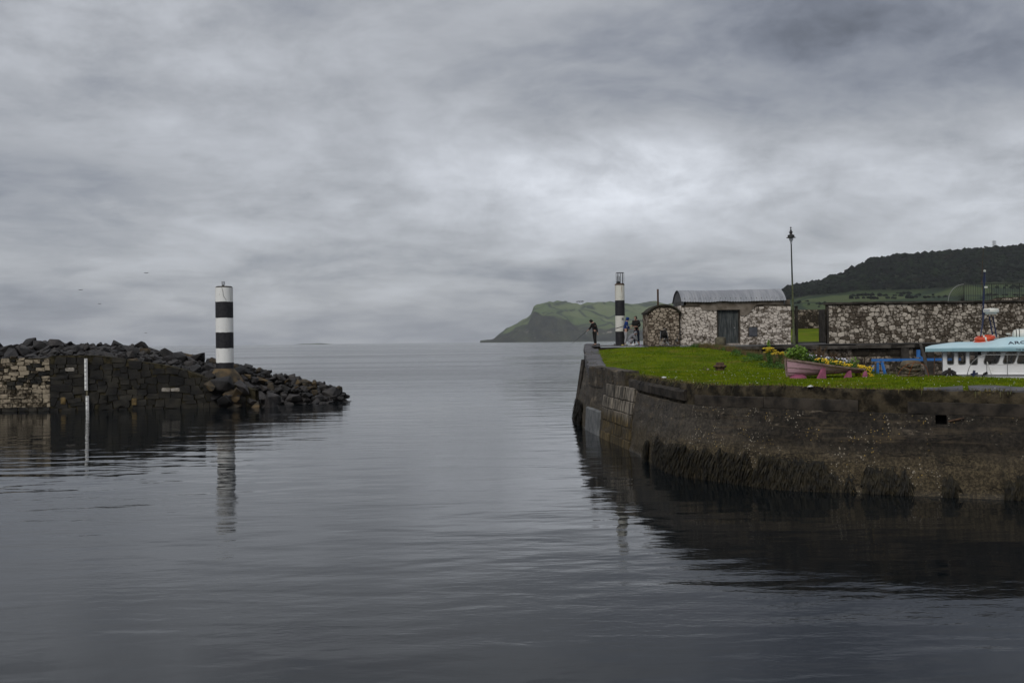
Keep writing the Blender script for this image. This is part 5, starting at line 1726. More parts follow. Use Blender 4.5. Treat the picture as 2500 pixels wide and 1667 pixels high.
def person(label, base, J, wear, group=None, hood=None, hair=None, scale=1.0):
    """J: joint positions relative to base (x right in view, y away, z up)"""
    base = Vector(base)
    t = thing('person', label, 'person', base, group)
    g = {k_: base + Vector(v) * scale for k_, v in J.items()}
    s_ = scale
    fwd = (g['look'] - g['head']).normalized()
    def hand(side):
        w, e = g['wr' + side], g['el' + side]
        d = (w - e).normalized()
        if ('ha' + side) in g: d = (g['ha' + side] - w).normalized()
        sd = d.cross(fwd if abs(d.dot(fwd)) < 0.9 else Vector((0, 0, 1))).normalized()
        up = sd.cross(d).normalized()
        palm = w + d * 0.075 * s_
        ch = [[('wr' + side, w, 0.024 * s_), ('palm' + side, palm, (0.034 * s_, 0.020 * s_))]]
        for f in range(4):
            o_ = (f - 1.5) * 0.020 * s_
            L = (0.07, 0.08, 0.075, 0.06)[f] * s_
            k1 = palm + sd * o_ + d * 0.03 * s_
            ch.append([('palm' + side, palm, 0.03), ('f%d%s' % (f, side), k1, 0.010 * s_), ('g%d%s' % (f, side), k1 + d * L * .5 - up * L * .15, 0.009 * s_), ('h%d%s' % (f, side), k1 + d * L * .75 - up * L * .5, 0.008 * s_)])
        th = w + d * 0.03 * s_ + sd * 0.035 * s_
        ch.append([('palm' + side, palm, 0.03), ('t1' + side, th + d * 0.02 * s_, 0.012 * s_), ('t2' + side, th + d * 0.06 * s_ - up * 0.015 * s_, 0.010 * s_)])
        return ch
    pel, sp, chs, nk, hd = g['pelvis'], g['spine'], g['chest'], g['neck'], g['head']
    crown_ = hd + (hd - nk).normalized() * 0.085 * s_
    body = [[('pelvis', pel, (0.13 * s_, 0.10 * s_)), ('spine', sp, (0.125 * s_, 0.095 * s_)), ('chest', chs, (0.145 * s_, 0.10 * s_)), ('neck', nk, 0.055 * s_), ('jaw', hd - (hd - nk).normalized() * 0.05 * s_ + fwd * 0.02 * s_, 0.062 * s_), ('head', hd, (0.078 * s_, 0.09 * s_)), ('crown', crown_, 0.06 * s_)],
            [('head', hd, 0.08), ('nose', hd + fwd * 0.105 * s_ - Vector((0, 0, 0.012 * s_)), 0.016 * s_)]]
    for sd in 'LR':
        body.append([('chest', chs, 0.1), ('sh' + sd, g['sh' + sd], 0.062 * s_), ('el' + sd, g['el' + sd], 0.043 * s_), ('wr' + sd, g['wr' + sd], 0.026 * s_)])
        body += hand(sd)
        body.append([('pelvis', pel, 0.1), ('hip' + sd, g['hip' + sd], 0.09 * s_), ('kn' + sd, g['kn' + sd], 0.058 * s_), ('an' + sd, g['an' + sd], 0.038 * s_), ('to' + sd, g['to' + sd], 0.03 * s_)])
    V, E, R = graph(body)
    me = skin_mesh([v - base for v in V], E, R, 0, 1)
    link('body', me, t, base, MAT['skin'])
    # jacket
    top = [[('p', pel.lerp(sp, wear.get('hem', 0.1)), (0.165 * s_, 0.135 * s_)), ('s', sp, (0.16 * s_, 0.125 * s_)), ('c', chs, (0.175 * s_, 0.13 * s_)), ('n', nk.lerp(chs, 0.25), 0.085 * s_)]]
    for sd in 'LR':
        top.append([('c', chs, 0.1), ('sh' + sd, g['sh' + sd], 0.085 * s_), ('el' + sd, g['el' + sd], 0.064 * s_), ('wr' + sd, g['wr' + sd].lerp(g['el' + sd], 0.08), 0.043 * s_)])
    V, E, R = graph(top)
    j = link('jacket', skin_mesh([v - base for v in V], E, R, 0, 2), t, base, MAT[wear['top']])
    if 'hem_mat' in wear:
        hem = [('a', pel.lerp(sp, -0.35), (0.165 * s_, 0.145 * s_)), ('b', pel.lerp(sp, 0.2), (0.172 * s_, 0.148 * s_)), ('c', pel.lerp(sp, 0.45), (0.168 * s_, 0.14 * s_))]
        V, E, R = graph([hem]); link('shirt_tail', skin_mesh([v - base for v in V], E, R, 0, 2), t, base, MAT[wear['hem_mat']])
    leg = [[('p0', pel.lerp(sp, 0.25), (0.145 * s_, 0.12 * s_)), ('p', pel, (0.155 * s_, 0.13 * s_))]]
    for sd in 'LR':
        leg.append([('p', pel, 0.1), ('hip' + sd, g['hip' + sd], 0.108 * s_), ('m' + sd, g['hip' + sd].lerp(g['kn' + sd], 0.5), 0.092 * s_ * wear.get('slim', 1)), ('kn' + sd, g['kn' + sd], 0.074 * s_ * wear.get('slim', 1)),
                    ('an' + sd, g['an' + sd] + Vector((0, 0, 0.03)), 0.056 * s_ * wear.get('slim', 1))])
    V, E, R = graph(leg)
    link('trousers', skin_mesh([v - base for v in V], E, R, 0, 2), t, base, MAT[wear['legs']])
    for sd in 'LR':
        a, b_ = g['an' + sd], g['to' + sd]
        hl = a - (b_ - a) * 0.25; hl.z = min(a.z, b_.z + 0.04)
        V, E, R = graph([[('h', Vector((hl.x, hl.y, base.z + 0.045)), 0.045 * s_), ('m', Vector(((a.x + b_.x) / 2, (a.y + b_.y) / 2, base.z + 0.045)), 0.05 * s_), ('t', Vector((b_.x, b_.y, base.z + 0.035)), (0.048 * s_, 0.035 * s_))]])
        link('shoe', skin_mesh([v - base for v in V], E, R, 0, 1), t, base, MAT[wear['shoes']])
    if hood:
        up = (hd - nk).normalized()
        V, E, R = graph([[('n', nk + up * -0.02 - fwd * 0.02, (0.10 * s_, 0.095 * s_)), ('h', hd - fwd * 0.035 * s_ + up * 0.005, (0.115 * s_, 0.115 * s_)), ('c', crown_ - fwd * 0.03 * s_, (0.085 * s_, 0.09 * s_))],
                         [('h', hd, 0.1), ('brim', hd + fwd * 0.05 * s_ + up * 0.075 * s_, 0.05 * s_)]])
        link('hood', skin_mesh([v - base for v in V], E, R, 0, 2), t, base, MAT[hood])
    if hair:
        up = (hd - nk).normalized()
        V, E, R = graph([[('a', hd - fwd * 0.045 * s_ - up * 0.03 * s_, 0.075 * s_), ('h', hd - fwd * 0.025 * s_ + up * 0.045 * s_, (0.092 * s_, 0.09 * s_)), ('c', crown_ + up * 0.01 * s_ - fwd * 0.01, 0.06 * s_)],
                         [('a', hd, 0.07), ('tail', hd - fwd * 0.10 * s_ - up * 0.10 * s_, 0.035 * s_)]])
        link('hair', skin_mesh([v - base for v in V], E, R, 0, 2), t, base, MAT[hair])
        sdv = fwd.cross(up).normalized()
        for q in (-1, 1):
            MB().ball(hd + fwd * 0.082 * s_ + sdv * q * 0.03 * s_ + up * 0.005, 0.012 * s_, 6).build('eye', MAT['cloth_black'], t, True)
        MB().ball(hd + fwd * 0.078 * s_ - up * 0.055 * s_, 0.02 * s_, 8, 1.1, 1.1, 0.3).build('mouth', MAT['cloth_red'], t, True)
    return t, g
ZP = 3.79
pA = at(1451, 842, 59.6)
_, gA = person('hooded angler in black holding a rod out over the harbour mouth', (pA.x, 59.6, ZP),
    dict(pelvis=(0.02, 0, 0.84), spine=(0.01, 0, 1.02), chest=(-0.05, 0, 1.24), neck=(-0.11, 0, 1.36), head=(-0.19, -0.01, 1.42), look=(-0.48, -0.02, 1.24),
         shL=(-0.07, 0.16, 1.28), elL=(-0.20, 0.13, 1.06), wrL=(-0.34, 0.02, 0.92), haL=(-0.42, -0.02, 0.88),
         shR=(0.03, -0.16, 1.27), elR=(0.13, -0.18, 1.00), wrR=(0.19, -0.14, 0.76), haR=(0.20, -0.14, 0.66),
         hipL=(-0.02, 0.09, 0.82), knL=(0.0, 0.08, 0.45), anL=(0.05, 0.09, 0.08), toL=(-0.11, 0.09, 0.03),
         hipR=(0.06, -0.09, 0.82), knR=(0.06, -0.09, 0.45), anR=(0.09, -0.08, 0.08), toR=(-0.06, -0.1, 0.03)),
    dict(top='cloth_black', legs='cloth_black', shoes='shoe_dark', hem=-0.1, slim=0.9), hood='cloth_black')
pB = at(1528, 842, 59.7)
_, gB = person('person in a royal blue hooded top holding a fishing rod, seen side-on by the beacon', (pB.x, 59.7, ZP),
    dict(pelvis=(0.0, 0, 0.86), spine=(0.0, 0, 1.05), chest=(0.03, 0, 1.29), neck=(0.09, 0, 1.43), head=(0.13, 0.0, 1.54), look=(0.45, 0.12, 1.46),
         shL=(0.05, 0.15, 1.33), elL=(0.10, 0.17, 1.07), wrL=(0.27, 0.10, 1.10), haL=(0.36, 0.07, 1.12),
         shR=(0.02, -0.16, 1.32), elR=(0.06, -0.20, 1.05), wrR=(0.25, -0.12, 0.98), haR=(0.34, -0.09, 0.98),
         hipL=(0.0, 0.09, 0.84), knL=(0.02, 0.08, 0.46), anL=(-0.04, 0.09, 0.08), toL=(0.11, 0.1, 0.03),
         hipR=(0.0, -0.09, 0.84), knR=(0.01, -0.1, 0.46), anR=(-0.06, -0.1, 0.08), toR=(0.10, -0.12, 0.03)),
    dict(top='cloth_blue', legs='cloth_light', shoes='shoe', hem=0.15, hem_mat='cloth_black'), hood='cloth_blue')
pC = at(1553, 841, 60.2)
_, gC = person('woman in a black jacket and navy jeans with tied-back hair, standing by the small store', (pC.x, 60.2, ZP),
    dict(pelvis=(0.03, 0, 0.90), spine=(0.02, 0, 1.10), chest=(0.01, 0, 1.35), neck=(0.0, -0.01, 1.49), head=(-0.02, -0.03, 1.61), look=(-0.18, -0.35, 1.47),
         shL=(-0.16, 0.0, 1.40), elL=(-0.20, -0.03, 1.15), wrL=(-0.16, -0.19, 1.08), haL=(-0.11, -0.24, 1.08),
         shR=(0.18, 0.0, 1.40), elR=(0.23, -0.05, 1.14), wrR=(0.05, -0.20, 1.08), haR=(-0.02, -0.24, 1.08),
         hipL=(-0.06, 0, 0.88), knL=(-0.08, -0.01, 0.48), anL=(-0.08, 0.02, 0.08), toL=(-0.10, -0.13, 0.03),
         hipR=(0.12, 0, 0.88), knR=(0.14, -0.01, 0.48), anR=(0.17, 0.02, 0.08), toR=(0.19, -0.13, 0.03)),
    dict(top='cloth_black', legs='cloth_navy', shoes='shoe_dark', hem=-0.2, slim=0.92), hair='hair')
pD = at(1540, 846, 58.9)
_, gD = person('person in grey hooded sweatshirt crouching on the path over fishing tackle', (pD.x, 58.9, ZP),
    dict(pelvis=(-0.10, 0, 0.27), spine=(-0.06, 0, 0.44), chest=(0.09, -0.02, 0.60), neck=(0.21, -0.03, 0.66), head=(0.29, -0.04, 0.70), look=(0.50, -0.12, 0.45),
         shL=(0.14, 0.15, 0.60), elL=(0.24, 0.17, 0.38), wrL=(0.36, 0.06, 0.24), haL=(0.42, 0.02, 0.20),
         shR=(0.12, -0.18, 0.58), elR=(0.27, -0.20, 0.36), wrR=(0.38, -0.12, 0.22), haR=(0.43, -0.10, 0.16),
         hipL=(-0.08, 0.10, 0.26), knL=(0.20, 0.14, 0.42), anL=(0.04, 0.12, 0.08), toL=(0.20, 0.13, 0.03),
         hipR=(-0.08, -0.11, 0.25), knR=(0.16, -0.17, 0.36), anR=(-0.06, -0.13, 0.08), toR=(0.09, -0.15, 0.03)),
    dict(top='cloth_grey', legs='cloth_grey', shoes='shoe', hem=-0.2), hood='cloth_grey')

def rod(label, butt, grip, tip, bend, reel_at, parentless=True):
    butt, tip = Vector(butt), Vector(tip)
    t = thing('fishing_rod', label, 'fishing rod', butt)
    n_ = 14
    pts, rr = [], []
    for k_ in range(n_ + 1):
        f = k_ / n_
        p = butt.lerp(tip, f) + Vector((0, 0, -bend * f * f))
        pts.append(p); rr.append(0.016 * (1 - f) + 0.0045)
    MB().tube(pts, rr, 6).build('blank', MAT['carbon'], t, True)
    g0 = butt.lerp(tip, 0.0); g1 = butt.lerp(tip, 0.16) + Vector((0, 0, -bend * 0.0256))
    MB().tube([g0, g1], 0.021, 8).build('grip', MAT['rubber'], t, True)
    rp = butt.lerp(tip, reel_at) + Vector((0, 0, -bend * reel_at ** 2))
    q = rp + Vector((0.02, -0.02, -0.09))
    re = MB().tube([rp, q], 0.012, 6).lathe(q - Vector((0, 0.0, 0.02)), [(0.03, -0.03), (0.045, -0.02), (0.032, 0.0), (0.045, 0.03), (0.03, 0.04)], 10).build('reel', MAT['grey_metal'], t, True)
    MB().tube([q + Vector((0, -0.03, 0)), q + Vector((0.03, -0.09, 0.0)), q + Vector((0.05, -0.09, -0.03))], 0.008, 5).build('reel_handle', MAT['dark_metal'], re, True)
    for f in (0.35, 0.55, 0.72, 0.86, 1.0):
        p = butt.lerp(tip, f) + Vector((0, 0, -bend * f * f))
        MB().tube([p + Vector((0.012 * math.cos(a), 0, -0.016 + 0.012 * math.sin(a))) for a in [j * PI / 3 for j in range(6)]], 0.003, 4, closed=True).build('line_guide', MAT['dark_metal'], t)
    return t, butt.lerp(tip, 1) + Vector((0, 0, -bend))
h1 = gA['haL'] 
tipA = at(1385, 849, 58.7)
rA, endA = rod('long dark fishing rod pointing down to the water, held by the hooded angler', h1 + (h1 - tipA) * 0.10, None, tipA, 0.0, 0.12)
wl = on(1372, 862, 0.0); 
ln_end = Vector((endA.x - 1.6, endA.y + 1.0, 0.0))
MB().tube([endA, endA.lerp(ln_end, 0.5) + Vector((0.1, 0, -0.1)), ln_end], 0.004, 4).build('line', MAT['dark_metal'], rA, True)
bB, tB = at(1503, 802, 59.3), at(1602, 773, 59.9)
rod('long black fishing rod carried level by the person in blue', bB, None, tB, 0.0, 0.27)
# rod leaning in the corner between the two huts
l0, l1 = at(1644, 838, 57.5), at(1667, 798, 57.9)
rod('thin pale fishing rod propped against the stone hut corner', (l0.x, 57.4, 3.79), None, (l1.x, 57.88, l1.z), 0.0, 0.35)

def camp_chair():
    c_ = at(1622, 838, 57.2)
    X, Y, z = c_.x, 57.1, 3.77
    t = thing('folding_chair', 'dark folding chair with grey tube frame against the small store', 'chair', (X, Y, z))
    mb = MB()
    for sx in (-1, 1):
        MB().tube([(X + sx * 0.22, Y - 0.22, z), (X - sx * 0.02, Y + 0.02, z + 0.40)], 0.014, 6).build('leg', MAT['grey_metal'], t, True)
        MB().tube([(X + sx * 0.23, Y + 0.24, z), (X + sx * 0.22, Y + 0.18, z + 0.4), (X + sx * 0.17, Y + 0.30, z + 0.80)], 0.013, 6).build('back_post', MAT['grey_metal'], t, True)
    MB().tube([(X - 0.24, Y - 0.22, z + 0.14), (X + 0.24, Y - 0.22, z + 0.14)], 0.012, 6).build('stretcher', MAT['grey_metal'], t, True)
    V, F = [], []
    for i in range(7):
        for j in range(5):
            u, v = -1 + 2 * i / 6, j / 4
            V.append((X + u * 0.24, Y - 0.22 + 0.44 * v, z + 0.40 - 0.05 * (1 - u * u)))
    for i in range(6):
        for j in range(4): F.append((i * 5 + j, (i + 1) * 5 + j, (i + 1) * 5 + j + 1, i * 5 + j + 1))
    o = mk('seat', V, F, MAT['cloth_navy'], t, smooth=True)
    V, F = [], []
    for i in range(7):
        for j in range(6):
            u, v = -1 + 2 * i / 6, j / 5
            V.append((X + u * (0.235 - 0.07 * v * v), Y + 0.20 + 0.11 * v + 0.05 * (1 - u * u), z + 0.40 + 0.46 * v))
    for i in range(6):
        for j in range(5): F.append((i * 6 + j, (i + 1) * 6 + j, (i + 1) * 6 + j + 1, i * 6 + j + 1))
    mk('backrest', V, F, MAT['cloth_black'], t, smooth=True)
    bg_ = thing('backpack', 'plump black backpack sitting on the folding chair', 'bag', (X, Y, z + 0.38))
    V, E, R = graph([[('a', (0, 0, 0.09), (0.17, 0.13)), ('b', (0, 0.02, 0.28), (0.18, 0.14)), ('c', (0, 0.04, 0.45), (0.12, 0.10))]])
    link('bag_body', skin_mesh(V, E, R, 0, 2), bg_, (X, Y, z + 0.38), MAT['cloth_black'])
    MB().tube([(X - 0.05, Y + 0.03, z + 0.88), (X, Y + 0.02, z + 0.95), (X + 0.05, Y + 0.03, z + 0.88)], 0.012, 5).build('carry_loop', MAT['cloth_light'], bg_, True)
camp_chair()
# tackle and litter on the path and the lawn edge
def litter(name, label, cat, px, py, Y, size, mat, z=None, grp=None):
    p = at(px, py, Y)
    rng = random.Random(int(px * 7))
    V, F = [], []
    zz = (path_z(p.x, Y) + 0.02) if z is None else z
    crown(V, F, Vector((p.x, Y, zz + size[2] * 0.5)), 1.0, rng)
    c_ = Vector((p.x, Y, zz + size[2] * 0.5))
    V = [c_ + Vector(((v.x - c_.x) * size[0], (v.y - c_.y) * size[1], (v.z - c_.z) * size[2])) for v in V]
    tag(mk(name, V, F, MAT[mat]), label, cat, grp)
litter('carrier_bag', 'crumpled white bag lying in front of the crouching person', 'bag', 1546, 841, 58.6, (0.16, 0.12, 0.06), 'litter_white')
litter('bait_wrapper', 'yellowed paper wrapper on the path behind the crouching person', 'litter', 1520, 842, 58.5, (0.12, 0.08, 0.04), 'litter_yellow')
litter('purple_wrapper', 'small purple and white wrapper at the lawn edge near the anglers', 'litter', 1563, 849, 56.9, (0.08, 0.05, 0.03), 'litter_purple')
MB().box((at(1541, 843, 58.4).x, 58.35, 3.80), (0.36, 0.22, 0.03), 0.15).build('bait_tray', MAT['litter_white'])
tag(bpy.data.objects['bait_tray'], 'flat white bait tray beside the crouching person', 'tray')
litter('pale_stone', 'small white stone on the quay edge left of the capstan', 'stone', 1621, 932, 35.6, (0.10, 0.06, 0.05), 'litter_white', z=2.76)
litter('pale_stone', 'small white stone on the quay edge in front of the planter boat', 'stone', 1979, 947, 27.95, (0.10, 0.05, 0.04), 'litter_white', z=2.76)

# ------------------------------------------------------------------ street lamp, gate, railings
def lamp():
    Y = 57.6
    b0, tp = at(1938.5, 838, Y), at(1930.5, 553, Y)
    t = thing('street_lamp', 'tall slender green street lamp with black lantern hood at the hut corner', 'street lamp', (b0.x, Y, 3.77))
    B0 = Vector((b0.x, Y, 3.70)); T0 = Vector((tp.x, Y, tp.z))
    ax = (T0 - B0).normalized()
    q = Vector((0, 0, 1)).rotation_difference(ax).to_matrix()
    L = (T0 - B0).length
    MB().lathe(B0, [(0.10, 0), (0.10, 0.5), (0.07, 0.6), (0.055, 1.6), (0.05, 3.0), (0.035, L - 1.05), (0.028, L - 1.0)], 14, tilt=q).build('post', MAT['lamp_green'], t, True)
    c0 = B0 + ax * (L - 0.62)
    hd = MB().lathe(c0, [(0.025, 0.0), (0.26, -0.02), (0.265, 0.0), (0.19, 0.03), (0.185, 0.13), (0.15, 0.15), (0.08, 0.17), (0.07, 0.25), (0.11, 0.28), (0.11, 0.31), (0.06, 0.34), (0.05, 0.42), (0.02, 0.46), (0.02, 0.50), (0.042, 0.53), (0.042, 0.57), (0.01, 0.60)], 20, tilt=q).build('hood', MAT['dark_metal'], t, True)
    for a in (0.3, 1.87, 3.44, 5.0):
        e = Vector((math.cos(a), math.sin(a), 0))
        MB().tube([c0 - ax * 0.46 + e * 0.02, c0 - ax * 0.2 + e * 0.055, c0 + e * 0.06], 0.012, 5).build('lantern_arm', MAT['dark_metal'], t, True)
    V = [(0.03, -0.24), (0.09, -0.18), (0.12, -0.10), (0.125, -0.02)]
    MB().lathe(c0, V, 16, tilt=q, cap=False).build('glass_bowl', MAT['clear_glass'], t, True)
lamp()
def gate():
    xh = at(1943, 800, 58.3).x
    t = thing('gate_post', 'dark square timber gate post at the right corner of the stone hut', 'post', (xh, 58.35, 3.77))
    MB().box((xh + 0.05, 58.35, 4.80), (0.14, 0.16, 2.15)).build('post', MAT['timber'], t)
    MB().box((xh + 0.05, 58.35, 5.90), (0.17, 0.19, 0.05)).build('cap', MAT['timber'], t)
    for z in (4.2, 5.3): MB().box((xh + 0.05, 58.255, z), (0.05, 0.03, 0.12)).build('hinge', MAT['dark_metal'], t)
    xg = at(2014, 800, 58.2).x
    t = thing('gate', 'dark boarded gate standing open against the end of the long wall', 'gate', (xg, 58.4, 3.78))
    for k_ in range(7): MB().box((xg - 0.03, 58.12 + k_ * 0.17, 4.78), (0.035, 0.155, 1.85 + 0.02 * math.sin(k_))).build('board', MAT['timber'], t)
    for z in (4.15, 5.35): MB().box((xg + 0.005, 58.63, z), (0.03, 1.2, 0.10)).build('rail', MAT['timber'], t)
    MB().box((xg + 0.1, 58.0, 4.80), (0.10, 0.12, 2.1)).build('post', MAT['timber'], t)
gate()
def railing():
    Y = 62.0
    t = thing('railing', 'thin metal railing with fan-shaped quarter-circle end above the long wall', 'railing', (at(2420, 735, Y).x, Y, 4.5))
    p0, p1 = at(2315, 737, Y), at(2350, 694, Y)
    R_ = p1.z - p0.z
    cx, cz = p1.x + 0.08, p0.z
    arc = [(cx - (cx - p0.x) * math.cos(a), Y, cz + R_ * math.sin(a)) for a in [PI / 2 * j / 12 for j in range(13)]]
    MB().tube(arc, 0.024, 6).build('curved_end_rail', MAT['steel_rail'], t, True)
    for j in range(1, 11):
        MB().tube([(cx, Y, cz + 0.02), arc[j + 1]], 0.011, 5).build('spoke', MAT['dark_metal'], t, True)
    xe = at(2560, 700, Y).x
    MB().tube([(cx, Y, cz + R_), (xe, Y, cz + R_ + 0.02)], 0.024, 6).build('top_rail', MAT['dark_metal'], t, True)
    MB().tube([(cx, Y, cz + 0.02), (xe, Y, cz + 0.04)], 0.02, 6).build('bottom_rail', MAT['dark_metal'], t, True)
    x = cx
    k_ = 0
    while x < xe:
        MB().tube([(x, Y, cz - (0.9 if k_ % 12 == 0 else 0)), (x, Y, cz + R_)], 0.03 if k_ % 12 == 0 else 0.012, 5).build('post' if k_ % 12 == 0 else 'baluster', MAT['dark_metal'], t, True)
        x += 0.14; k_ += 1
    MB().tube([(p0.x, Y, p0.z - 0.7), (p0.x, Y, p0.z)], 0.024, 6).build('post', MAT['steel_rail'], t, True)
railing()

# ------------------------------------------------------------------ around the basin
def blue_frame():
    Y = 46.0
    t = thing('steel_frame', 'bright blue steel beam on splayed legs behind the flower boat', 'frame', (at(2145, 917, Y).x, Y, 1.6))
    a, b_ = at(2128, 879, Y), at(2345, 877, Y)
    MB().bar((a.x, Y, a.z), (b_.x, Y, b_.z), 0.12, 0.11).build('beam', MAT['blue_paint'], t)
    l1 = at(2143, 884, Y); l2 = at(2152, 884, Y)
    MB().bar((l1.x, Y, l1.z), (l1.x, Y + 0.1, 1.6), 0.09, 0.09).build('leg', MAT['blue_paint'], t)
    MB().bar((l2.x, Y - 0.06, l2.z), (at(2158, 917, Y).x + 0.1, Y - 0.5, 1.6), 0.09, 0.09).build('leg', MAT['blue_paint'], t)
    MB().bar((b_.x - 0.3, Y, b_.z), (b_.x - 0.3, Y, 1.0), 0.09, 0.09).build('leg', MAT['blue_paint'], t)
    c_ = at(2242, 862, Y)
    MB().box((c_.x, Y, c_.z - 0.02), (0.13, 0.12, 0.34)).build('upright_stub', MAT['blue_paint'], t)
    MB().bar((c_.x + 0.05, Y, c_.z - 0.12), (c_.x + 0.22, Y, b_.z + 0.04), 0.05, 0.06).build('brace', MAT['blue_paint'], t)
    d = at(2132, 898, Y)
    MB().tube([(d.x, Y, a.z - 0.05), (d.x, Y, d.z + 0.12)], 0.012, 5).build('chain', MAT['dark_metal'], t)
    MB().lathe((d.x, Y, d.z - 0.16), [(0.04, 0), (0.055, 0.03), (0.055, 0.24), (0.03, 0.28)], 10).build('hanging_float', MAT['blue_paint'], t, True)
blue_frame()
def bollard():
    Y = 35.6
    X = at(2224, 918, Y).x
    z = lawn_z(X, Y) - 0.05
    t = thing('mooring_bollard', 'round mossy concrete bollard at the back of the lawn', 'bollard', (X, Y, z))
    ztop = at(2224, 879, Y).z
    h_ = ztop - z
    MB().lathe((X, Y, z), [(0.36, 0), (0.35, h_ * 0.7), (0.33, h_ * 0.86), (0.26, h_ * 0.97), (0.12, h_)], 24).build('drum', MAT['bollard'], t, True, ang=60)
    tag(t, None)
    rng = random.Random(9)
    Yr = Y - 0.55
    xr = at(2222, 915, Yr).x
    zr = lawn_z(xr, Yr)
    r = thing('rope_coil', 'heap of weathered mooring rope with orange strands in front of the bollard', 'rope', (xr, Yr, zr))
    for k_ in range(16):
        pts = []
        z0 = 0.03 + 0.028 * k_ * rng.uniform(0.75, 1.1)
        rx, ry = rng.uniform(0.34, 0.52) * (1 - 0.035 * k_), rng.uniform(0.2, 0.32)
        ox, oy = rng.uniform(-.06, .06), rng.uniform(-.03, .04)
        ti, tj = rng.uniform(-.4, .4), rng.uniform(-.25, .25)
        for j in range(28):
            a = 2 * PI * j / 28
            u, v = rx * math.cos(a), ry * math.sin(a)
            pts.append((xr + ox + u, Yr + oy + v, max(zr + 0.03, zr + z0 + ti * u + tj * v + 0.02 * math.sin(3 * a + k_))))
        orange = k_ in (9,)
        MB().tube(pts, 0.014 if orange else 0.034, 6, closed=True).build('orange_rope' if orange else 'rope_turn', MAT['rope_orange' if orange else 'rope'], r, True)
    MB().ball((xr, Yr, zr + 0.16), 0.30, 14, 1.35, 0.8, 0.75).build('heap_core', MAT['timber'], r, True)
    pts = [(xr - 0.45, Yr - 0.2, zr + 0.02), (xr - 0.50, Yr - 0.28, zr + 0.15), (xr - 0.35, Yr - 0.3, zr + 0.34), (xr, Yr - 0.2, zr + 0.50), (xr + 0.4, Yr - 0.22, zr + 0.42), (xr + 0.52, Yr - 0.26, zr + 0.1), (xr + 0.5, Yr - 0.3, zr + 0.02)]
    MB().tube(catmull(pts, 0.06), 0.011, 6).build('orange_rope', MAT['rope_orange'], r, True)
    pts = [(xr - 0.18, Yr - 0.30, zr + 0.02), (xr - 0.12, Yr - 0.33, zr + 0.25), (xr + 0.02, Yr - 0.25, zr + 0.48), (xr + 0.15, Yr, zr + 0.52)]
    MB().tube(catmull(pts, 0.06), 0.011, 6).build('orange_rope', MAT['rope_orange'], r, True)
bollard()
def poles():
    a, b_ = at(2263, 921, 37.5), at(2247, 838, 39.5)
    t = thing('leaning_pole', 'weathered timber pole leaning beside the bollard', 'pole', (a.x, 37.5, 1.9))
    mid = Vector(a).lerp(Vector(b_), 0.5) + Vector((0.06, 0, 0))
    MB().tube([(a.x + 0.05, 37.4, 1.88), a, mid, b_], [0.045, 0.055, 0.07, 0.05], 8).build('shaft', MAT['timber'], t, True)
    a, b_ = at(2280, 921, 38.6), at(2282, 869, 38.6)
    t = thing('iron_stake', 'thin rusty iron stake standing between pole and boat', 'stake', (a.x, 38.6, 1.7))
    MB().tube([(a.x, 38.6, 1.6), a, b_], 0.018, 6).build('shaft', MAT['rust'], t, True)
poles()

